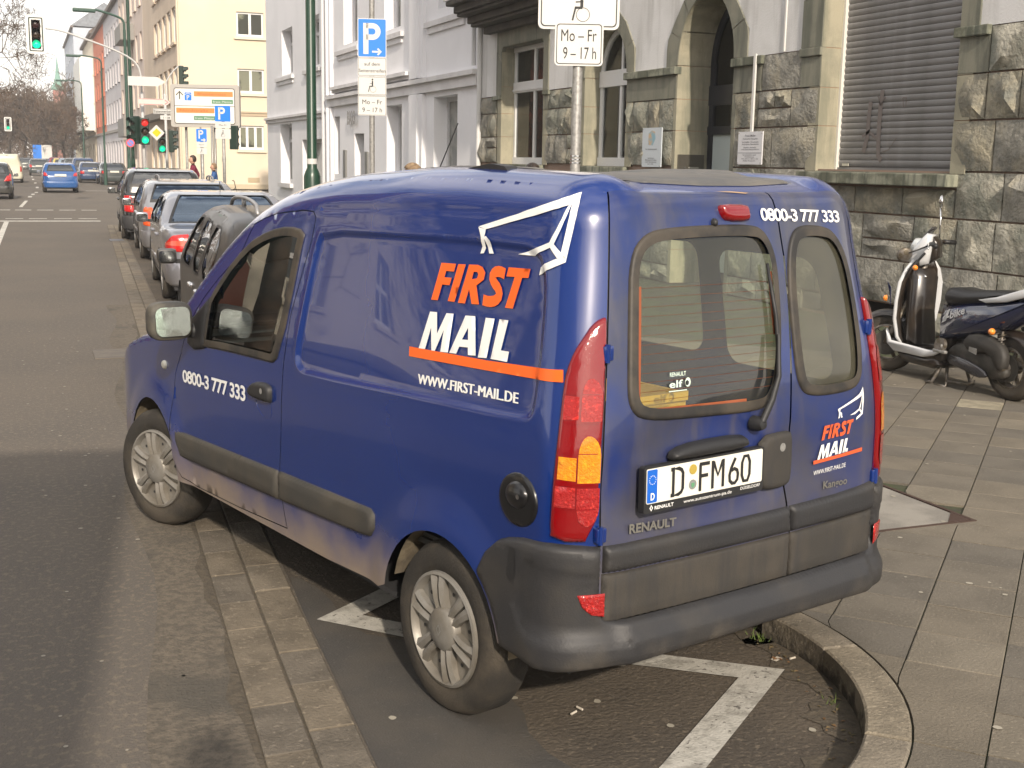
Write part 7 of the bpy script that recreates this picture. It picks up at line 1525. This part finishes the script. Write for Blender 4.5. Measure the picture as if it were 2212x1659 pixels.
# ================================================================ people, scooter, bicycle
SKIN = M('skin', (.52, .30, .21), .55, spec=.4)
def skin_mesh(name, joints, bones, rad, mat, parent, root=0, sub=1, shade=True):
    me = bpy.data.meshes.new(name); me.from_pydata(joints, bones, []); o = bpy.data.objects.new(name, me); COL.objects.link(o)
    md = o.modifiers.new('s', 'SKIN'); md.use_smooth_shade = shade; sk = me.skin_vertices[0].data
    for i, r_ in enumerate(rad): sk[i].radius = r_ if isinstance(r_, tuple) else (r_, r_); sk[i].use_root = (i == root)
    o.modifiers.new('u', 'SUBSURF').levels = sub
    dg = bpy.context.evaluated_depsgraph_get(); m2 = bpy.data.meshes.new_from_object(o.evaluated_get(dg)); bpy.data.objects.remove(o)
    m2.materials.clear(); m2.materials.append(mat); m2.polygons.foreach_set('use_smooth', [True] * len(m2.polygons)); m2.name = name
    o = bpy.data.objects.new(name, m2); COL.objects.link(o)
    if parent: o.parent = parent
    return o
def person(loc, rz, label, jacket, trousers, hair, long_hair=False, h=1.72, stride=.18, arms=0, bag=None):
    "faces local +Y"
    t = empty('person', loc, rz, label=label, cat='person'); s = h / 1.72; t.scale = (s, s, s); st = stride
    J = [(0, 0, .93), (0, 0, 1.12), (0, .01, 1.35), (0, .0, 1.45), (0, .015, 1.54), (0, .02, 1.62),
         (.09, 0, .90), (.10, st, .50), (.10, st * 1.4, .09), (.11, st * 1.4 + .13, .04), (-.09, 0, .90), (-.10, -st * .7, .50), (-.10, -st * 2, .12), (-.11, -st * 2 + .10, .04),
         (.17, 0, 1.40), (.24, -st * .6, 1.14), (.25, -st * .5 + .10 + arms, .90 + arms), (.25, -st * .5 + .14 + arms * 1.5, .82 + arms), (-.17, 0, 1.40), (-.24, st * .5, 1.14), (-.25, st + .10 + arms, .90 + arms), (-.25, st + .14 + arms * 1.5, .82 + arms)]
    E_ = [(0, 1), (1, 2), (2, 3), (3, 4), (4, 5), (0, 6), (6, 7), (7, 8), (8, 9), (0, 10), (10, 11), (11, 12), (12, 13), (2, 14), (14, 15), (15, 16), (16, 17), (2, 18), (18, 19), (19, 20), (20, 21)]
    rd = [(.15, .11), (.13, .10), (.14, .10), .06, .055, .06, .085, .062, .045, .04, .085, .062, .045, .04, .06, .045, .035, .03, .06, .045, .035, .03]
    b = skin_mesh('body', J, E_, rd, SKIN, t)
    bm = bmesh.new(); bmesh.ops.create_uvsphere(bm, u_segments=18, v_segments=14, radius=1)
    for v in bm.verts:
        x, y, z = v.co; jaw = 1 - .30 * sm((-z) / .9); v.co = Vector((x * .078 * jaw, y * .098 * (1 - .15 * sm(-z)), z * .122))
        if y > .2: v.co.y += .018 * math.exp(-((x / .22) ** 2 + ((z + .12) / .22) ** 2)) - .010 * math.exp(-(((abs(x) - .38) / .2) ** 2 + ((z - .12) / .15) ** 2)) + .005 * math.exp(-((x / .4) ** 2 + ((z + .48) / .10) ** 2))
        v.co += Vector((0, .03, 1.615))
    MB().bm(bm).build('head', SKIN, t, True)
    for s_ in (1, -1):
        MB().lathe([(0, .010), (.011, .006), (.013, 0)], (s_ * .030, .115, 1.632), (0, 1, 0), 8).build('eye', M('eye_dark', (.05, .04, .035), .3) if 'eye_dark' not in bpy.data.materials else bpy.data.materials['eye_dark'], t, True)
        MB().bbox(s_ * .078 - .008, s_ * .078 + .008, .01, .045, 1.59, 1.65, .006).build('ear', SKIN, t, True)
    bm = bmesh.new(); bmesh.ops.create_uvsphere(bm, u_segments=20, v_segments=16, radius=1); rn = random.Random(len(label))
    for v in bm.verts:
        x, y, z = v.co; n_ = noise.noise(v.co * 5) * .012; k = .092 + n_; yy = y * .112 + n_
        zz = z * .128 + .012
        if y > .15 and z < .45: yy *= .3; k *= .75
        if z < -.1: zz = -.10 * (1.9 if long_hair else .8) * abs(z) - .01; k *= .9
        v.co = Vector((x * k, yy + .012, zz + 1.635))
    MB().bm(bm).build('hair', hair, t, True)
    jj = [(0, 0, .90), (0, 0, 1.14), (0, .01, 1.34), (0, 0, 1.46), (.17, 0, 1.39), (.245, -st * .6, 1.14), (.25, -st * .5 + .08 + arms, .93 + arms), (-.17, 0, 1.39), (-.245, st * .5, 1.14), (-.25, st + .08 + arms, .93 + arms)]
    skin_mesh('jacket', jj, [(0, 1), (1, 2), (2, 3), (2, 4), (4, 5), (5, 6), (2, 7), (7, 8), (8, 9)], [(.185, .14), (.165, .13), (.175, .13), .085, .088, .068, .055, .088, .068, .055], jacket, t)
    skin_mesh('trousers', [(0, 0, .93), (.09, 0, .88), (.10, st, .50), (.10, st * 1.4, .12), (-.09, 0, .88), (-.10, -st * .7, .50), (-.10, -st * 2, .14)], [(0, 1), (1, 2), (2, 3), (0, 4), (4, 5), (5, 6)], [(.17, .125), .105, .078, .068, .105, .078, .068], trousers, t)
    for (x, y, z) in (J[9], J[13]): MB().bbox(x - .045, x + .045, y - .17, y + .07, .0, .09, .03).build('shoe', blackp, t, True)
    for s_, w_ in ((1, J[17]), (-1, J[21])):
        for q, (dx, l_) in enumerate(((-.024, .075), (-.008, .085), (.008, .08), (.024, .065))): skin_mesh('finger', [w_, (w_[0] + dx, w_[1] + .02, w_[2] - .05), (w_[0] + dx * 1.1, w_[1] + .035, w_[2] - .05 - l_ * .6), (w_[0] + dx * 1.1, w_[1] + .055, w_[2] - .05 - l_)], [(0, 1), (1, 2), (2, 3)], [.018, .010, .009, .008], SKIN, t, sub=0)
        skin_mesh('thumb', [w_, (w_[0] - s_ * .03, w_[1] + .03, w_[2] - .03), (w_[0] - s_ * .035, w_[1] + .05, w_[2] - .07)], [(0, 1), (1, 2)], [.016, .011, .009], SKIN, t, sub=0)
    return t
BLD = M('hair_blond', (.30, .21, .12), .6, col2=(.16, .105, .06), sc=30, bump=.6, bsc=60); BRN = M('hair_dark', (.035, .022, .015), .5, bump=.5, bsc=80); MAR = M('jacket_maroon', (.16, .012, .035), .8); JB = M('jacket_blue', (.03, .09, .25), .7); BEI = M('jacket_beige', (.40, .36, .30), .8); DNM = M('denim', (.03, .04, .07), .85); JG = M('jacket_grey', (.10, .10, .11), .8)
person((3.57, 11.7, .1), R(35), 'blond person whose hair just shows over the van roof', BEI, DNM, BLD, True, 1.66)
person((5.42, 13.14, .1), R(200), 'dark-haired person behind the van roof, in front of the left window of the stone building', JG, DNM, BRN, False, 1.68)
person((4.93, 39.6, .1), R(80), 'dark-haired person in a maroon jacket walking left at the far corner', MAR, DNM, BRN, False, 1.72, .22)
person((5.55, 39.5, .1), R(75), 'fair-haired cyclist in a blue jacket standing beside a bicycle', JB, DNM, BLD, False, 1.50, .08, .12)
person((-.125, -.035, 0), R(-12), 'photographer in a grey jacket holding up the camera', JG, DNM, BRN, False, 1.97, .04, .22)
bk = empty('bicycle', (5.75, 39.1, .1), R(-5), 'black bicycle held beside the person in the blue jacket', 'bicycle')
for x_ in (-.52, .52):
    w_ = empty('wheel', (x_, 0, .34), parent=bk); MB().tube([(.33 * math.cos(a), 0, .33 * math.sin(a)) for a in [k * math.pi / 12 for k in range(24)]], .02, 6, closed=True).build('tyre', rubber, w_, True)
    mb = MB()
    for k in range(8): mb.tube([(0, 0, 0), (.32 * math.cos(k * .785), 0, .32 * math.sin(k * .785))], .003, 3)
    mb.build('spokes', galv, w_)
MB().tube([(-.52, 0, .34), (-.1, 0, .32), (-.2, 0, .85)], .015, 6).tube([(-.1, 0, .32), (.38, 0, .80), (-.18, 0, .75), (-.52, 0, .34)], .015, 6).tube([(.52, 0, .34), (.38, 0, .80), (.34, 0, 1.0), (.28, .28, 1.02), (.34, 0, 1.0), (.28, -.28, 1.02)], .014, 6).build('frame', blackp, bk, True)
MB().bbox(-.32, -.06, -.07, .07, .85, .90, .02).build('saddle', blackp, bk)
# ---------------------------------------------------------------- scooter
sc = empty('scooter', (7.03, 7.90, .1), 0, 'white and dark blue motor scooter parked on its stand by the stone wall', 'scooter')
_a = math.atan2(8.62 - 7.14, 7.07 - 6.99); sc.rotation_euler = (R(-0.0), 0, _a); sc.scale = (1.12, 1.05, 1.06)
SW = M('scooter_white', (.58, .59, .60), .22, coat=1); SBK = M('scooter_black', (.016, .013, .012), .28, coat=.5, col2=(.03, .022, .016), sc=5); SNV = M('scooter_navy', (.007, .012, .045), .15, coat=1); SST = M('scooter_steel', (.22, .20, .18), .5, .6, col2=(.12, .10, .07), sc=20); ENG = M('engine_grey', (.075, .068, .058), .6, .3, col2=(.045, .042, .036), sc=9); AMB = M('amber_lens', (.85, .25, .02), .12, coat=1); SEATM = M('seat_vinyl', (.014, .014, .015), .38, bump=.15, bsc=160)
def swheel(x, nm):
    w = empty('wheel', (x, 0, .235), parent=sc); MB().lathe([(.145, -.045), (.18, -.062), (.215, -.055), (.235, -.025), (.238, 0), (.235, .025), (.215, .055), (.18, .062), (.145, .045)], (0, 0, 0), (0, 1, 0), 36).build('tyre', TYRE, w, True)
    mb = MB().lathe([(.150, -.045), (.152, .048), (.140, .052), (.134, .02), (.134, -.02)], (0, 0, 0), (0, 1, 0), 36)
    for k in range(5):
        a = k * 2 * math.pi / 5 + .3; mb.tube([(.03 * math.cos(a), .01, .03 * math.sin(a)), (.14 * math.cos(a + .15), .01, .14 * math.sin(a + .15))], [.02, .014], 6)
    mb.lathe([(0, .05), (.035, .045), (.045, -.04), (0, -.05)], (0, 0, 0), (0, 1, 0), 14); mb.build('rim', SST, w, auto=45); MB().lathe([(.02, .058), (.10, .058), (.10, .052), (.02, .052)], (0, 0, 0), (0, 1, 0), 24).build('brake_disc', ENG, w, auto=40)
swheel(.66, 'f'); swheel(-.66, 'r')
# x forward, y left (camera sees the left side), z up
MB().tube([(.66, .075, .235), (.50, .07, .60)], [.022, .020], 10).tube([(.66, -.075, .235), (.50, -.07, .60)], [.022, .020], 10).tube([(.50, 0, .58), (.40, 0, .95)], .03, 10).build('fork', SST, sc, True)
def solid(name, prof, y0, y1, mat, parent=sc, r=.02, taper=1.0, sub=2):
    "thick rounded panel from a side outline (x,z)"
    n = len(prof); ins_ = inset(prof, r); vv = [(x, y0 + r, z) for x, z in prof] + [(x, y1 - r, z) for x, z in prof]; a = [(x, y0, z) for x, z in ins_]; b = [(x, y1, z) for x, z in ins_]; vv = a + vv + b
    fs = [tuple(range(n))[::-1]] + [(i + k * n, (i + 1) % n + k * n, (i + 1) % n + (k + 1) * n, i + (k + 1) * n) for k in range(3) for i in range(n)] + [tuple(range(3 * n, 4 * n))]
    return mesh_obj(name, vv, fs, mat, parent, True, auto=50)
def fender(name, c, r, a0, a1, w, mat):
    vv = []; n = 14
    for k in range(n + 1):
        a = R(a0 + (a1 - a0) * k / n)
        for y_, dr in ((-w, -.035), (-w * .8, 0), (0, .012), (w * .8, 0), (w, -.035)): vv.append((c[0] + (r + dr) * math.cos(a), y_, c[1] + (r + dr) * math.sin(a)))
    return mesh_obj(name, vv, [(5 * i + j, 5 * i + j + 1, 5 * i + j + 6, 5 * i + j + 5) for i in range(n) for j in range(4)], mat, sc, True)
fender('front_mudguard', (.66, .235), .262, 20, 125, .07, SBK)
# leg shield: white outer shell wrapping a dark inner panel
def shield(name, rows, mat, thick=.02):
    "rows: (x,z,halfwidth,sweep)"
    vv = []; m_ = 9
    for x, z, hw, sw in rows:
        for j in range(m_): q = -1 + 2 * j / (m_ - 1); vv.append((x - sw * (abs(q) ** 2.2), q * hw, z))
    n = len(rows); fs = [(i * m_ + j, i * m_ + j + 1, (i + 1) * m_ + j + 1, (i + 1) * m_ + j) for i in range(n - 1) for j in range(m_ - 1)]
    o = mesh_obj(name, vv, fs, mat, sc, True); md = o.modifiers.new('t', 'SOLIDIFY'); md.thickness = thick; return o
rows = [(.50, .20, .10, .05), (.545, .30, .17, .08), (.565, .45, .215, .11), (.555, .60, .225, .12), (.52, .75, .215, .10), (.475, .86, .17, .07), (.44, .93, .11, .04)]
shield('front_shield', rows, SW, .022)
shield('inner_shield', [(x - .035, z, hw * .80, sw * .55) for x, z, hw, sw in rows], SBK, .02)
solid('floorboard', [(.50, .20), (.52, .30), (.46, .255), (.05, .245), (-.10, .28), (-.10, .20), (.0, .17)], -.17, .17, SBK)
solid('floor_edge', [(.54, .24), (.56, .36), (.50, .27), (.05, .262), (-.12, .275), (-.02, .225), (.1, .195), (.45, .19)], .165, .195, SW, r=.01); solid('floor_edge', [(.54, .24), (.56, .36), (.50, .27), (.05, .262), (-.12, .275), (-.02, .225), (.1, .195), (.45, .19)], -.195, -.165, SW, r=.01)
solid('belly_pan', [(.45, .19), (.1, .195), (-.02, .215), (-.08, .16), (.0, .12), (.35, .12)], -.14, .175, SBK)
solid('glovebox', [(.44, .50), (.47, .80), (.38, .86), (.33, .80), (.34, .52), (.30, .26), (.42, .26)], -.12, .12, SBK, r=.03)
# headset
solid('headset_cover', [(.50, .86), (.53, .95), (.47, 1.06), (.40, 1.14), (.35, 1.13), (.35, 1.0), (.37, .90)], -.10, .10, SW, r=.035)
solid('headset_rear', [(.37, .90), (.355, 1.12), (.31, 1.08), (.30, .95)], -.085, .085, SBK, r=.02)
MB().lathe([(0, .06), (.05, .05), (.075, 0)], (.47, 0, 1.03), (.8, 0, .35), 18).build('headlamp', M('headlamp_glass', (.6, .62, .62), .08, coat=1), sc, True)
solid('screen', [(.40, 1.12), (.43, 1.12), (.37, 1.19), (.35, 1.18)], -.06, .06, SBK, r=.008)
for s_ in (1, -1):
    MB().tube([(.37, s_ * .04, 1.06), (.34, s_ * .18, 1.065), (.30, s_ * .24, 1.06)], .014, 8).build('handlebar', SBK, sc, True); MB().tube([(.325, s_ * .20, 1.063), (.27, s_ * .325, 1.055)], .020, 10).build('grip', blackp, sc, True)
    MB().tube([(.36, s_ * .16, 1.06), (.33, s_ * .30, 1.03)], .006, 6).build('brake_lever', chrome, sc, True)
    MB().lathe([(0, .03), (.022, .022), (.028, 0)], (.52, s_ * .235, .61), (.5, s_, 0), 12).build('indicator', AMB, sc, True); MB().lathe([(0, .03), (.02, .02), (.025, 0)], (-.62, s_ * .19, .50), (-.4, s_, 0), 12).build('indicator', AMB, sc, True)
    MB().tube([(-.60, s_ * .10, .50), (-.62, s_ * .18, .50)], .012, 6).build('indicator_arm', blackp, sc, True)
    if s_ > 0:
        MB().tube([(.36, .12, 1.05), (.46, .17, 1.0), (.50, .20, .985)], .007, 6).build('mirror_stalk', blackp, sc, True); MB().lathe([(0, .016), (.05, .012), (.062, 0), (.05, -.016), (0, -.024)], (.53, .20, .97), (-.5, .8, -.3), 16).build('wing_mirror', SST, sc, True); continue
    MB().tube([(.35, s_ * .13, 1.07), (.36, s_ * .17, 1.25), (.37, s_ * .19, 1.33)], .007, 6).build('mirror_stalk', blackp if s_ > 0 else chrome, sc, True); MB().lathe([(0, .012), (.045, .010), (.055, 0), (.045, -.014), (0, -.02)], (.37, s_ * .20, 1.385), (-1, s_ * .3, 0), 16).build('wing_mirror', chrome, sc, True)
MB().tube([(.40, .10, .98), (.44, .23, .90), (.42, .24, .86)], .010, 8).build('turn_stalk', blackp, sc, True); MB().lathe([(0, .02), (.018, .014), (.022, 0)], (.43, .245, .875), (0, 1, 0), 10).build('turn_stalk', AMB, sc, True)
MB().lathe([(0, .012), (.012, .01), (.014, 0)], (.335, .03, .80), (-1, .2, 0), 10).build('ignition_lock', chrome, sc, True)
MB().prism([(.50, .62), (.545, .74), (.50, .70), (.49, .56)], lambda a, b, d: (a - .01, .222 + d, b), 0, .006).build('shield_vent', SNV, sc)
# seat and rear body
solid('seat', chaikin([(-.02, .60), (.02, .70), (-.04, .765), (-.20, .745), (-.42, .775), (-.70, .79), (-.86, .80), (-.88, .76), (-.60, .69), (-.30, .645)], 2), -.135, .135, SEATM, r=.045)
solid('rear_body', chaikin([(.0, .32), (.02, .60), (-.25, .655), (-.55, .70), (-.90, .78), (-.95, .74), (-.80, .60), (-.55, .47), (-.30, .42), (-.06, .36)], 1), -.15, .15, SNV, r=.04)
solid('under_seat', chaikin([(.03, .25), (.04, .62), (-.05, .62), (-.10, .40), (-.10, .26)], 1), -.12, .12, SBK, r=.03)
solid('rear_trim', [(-.42, .705), (-.60, .745), (-.95, .86), (-1.0, .85), (-.96, .80), (-.7, .72), (-.50, .69)], .135, .165, SW, r=.006); solid('rear_trim', [(-.42, .705), (-.60, .745), (-.95, .86), (-1.0, .85), (-.96, .80), (-.7, .72), (-.50, .69)], -.165, -.135, SW, r=.006)
fr = frame((-.06, .153, .50), (-.93, 0, .36), (.36, 0, .93)); mb = MB(); text('x', 'e-bike', fr, .25, .055, SW, mb=mb, shear=.3, bold=.02); mb.prism([(-.02, -.01), (.08, .07), (.10, .07), (.03, -.005)], fr, 0, .001); mb.build('lettering', SW, sc)
MB().lathe([(0, .03), (.04, .02), (.045, 0)], (-.93, 0, .68), (-1, 0, -.2), 12).build('tail_lamp', LREDC, sc, True)
# engine, exhaust, stand, shock
solid('engine_case', chaikin([(-.10, .30), (-.20, .36), (-.40, .36), (-.62, .28), (-.72, .20), (-.62, .13), (-.40, .16), (-.15, .18), (-.06, .24)], 1), .04, .12, ENG, r=.02)
solid('engine_block', [(-.05, .18), (-.08, .36), (-.30, .38), (-.34, .20)], -.10, .05, ENG, r=.02)
solid('air_filter', chaikin([(-.26, .37), (-.36, .46), (-.60, .44), (-.70, .36), (-.70, .22), (-.62, .22), (-.56, .33), (-.35, .30)], 1), .07, .15, M('filter_black', (.035, .032, .028), .6, bump=.1, bsc=90), r=.015)
solid('kick_cover', chaikin([(-.13, .26), (-.30, .25), (-.52, .20), (-.56, .15), (-.45, .13), (-.28, .17), (-.12, .19)], 1), .12, .15, M('cover_gloss', (.03, .03, .034), .25, coat=.5), r=.008)
MB().tube([(-.66, .05, .24), (-.66, .13, .24)], .03, 10).build('axle_hub', SST, sc, True); MB().prism([(-.44, .30), (-.36, .315), (-.36, .35), (-.44, .345)], lambda a, b, d: (a, .151 + d, b), 0, .002).build('label_plate', galv, sc)
pts = []; 
for k in range(40): a = k * .9; q = k / 39; pts.append((-.60 - .03 * q + .022 * math.cos(a), .10 + .022 * math.sin(a), .28 + .20 * q))
MB().tube(pts, .005, 5).tube([(-.60, .10, .26), (-.63, .10, .50)], .010, 6).build('shock_absorber', SST, sc, True)
MB().tube([(-.08, -.12, .22), (-.3, -.14, .18), (-.55, -.15, .24), (-.95, -.16, .32)], [.018, .03, .05, .05], 12).build('exhaust', SST, sc, True)
MB().tube([(-.06, .08, .17), (-.10, .11, .03), (-.12, .13, .0), (-.02, .15, .0)], .012, 8).tube([(-.06, -.08, .17), (-.10, -.11, .03), (-.12, -.13, .0)], .012, 8).tube([(-.06, .10, .2), (-.0, .16, .02), (.05, .18, .01)], .012, 8).tube([(-.10, .11, .04), (-.35, .12, .06), (-.42, .13, .10)], .009, 6).build('stand', SST, sc, True)
MB().tube([(-.04, .10, .26), (-.12, .20, .30), (-.14, .215, .33)], .008, 6).bbox(-.16, -.02, .17, .20, .26, .285, .008).build('kick_start', galv, sc, True); MB().lathe([(0, .03), (.055, .03), (.055, 0), (0, 0)], (-.08, .16, .315), (0, 1, .2), 16).build('fan_grille', SST, sc, auto=30)
fender('rear_mudguard', (-.66, .235), .262, 60, 185, .07, SBK)
cl = []
for k in range(70): a = k * .8; q = k / 69; cl.append((.78 + .06 * q + .018 * math.cos(a) , .02 + .25 * math.sin(q * 2.2) + .0, .30 + .06 * math.sin(q * 3) + .018 * math.sin(a)))
MB().tube(cl, .006, 5).build('spiral_lock_cable', M('cable_grey', (.16, .15, .14), .3), sc, True)

# the steering is turned to the left: rotate everything that turns with the handlebar about the steering axis
PV = Vector((.47, 0, 0)); TS = Matrix.Translation(PV) @ Matrix.Rotation(R(38), 4, 'Z') @ Matrix.Translation(-PV)
bpy.context.view_layer.update()
for o in list(sc.children):
    n_ = o.name.split('.')[0]
    if n_ in ('fork', 'front_mudguard', 'headset_cover', 'headset_rear', 'headlamp', 'screen', 'handlebar', 'grip', 'brake_lever', 'mirror_stalk', 'wing_mirror', 'turn_stalk') or (n_ == 'wheel' and o.location.x > 0): o.matrix_basis = TS @ o.matrix_basis
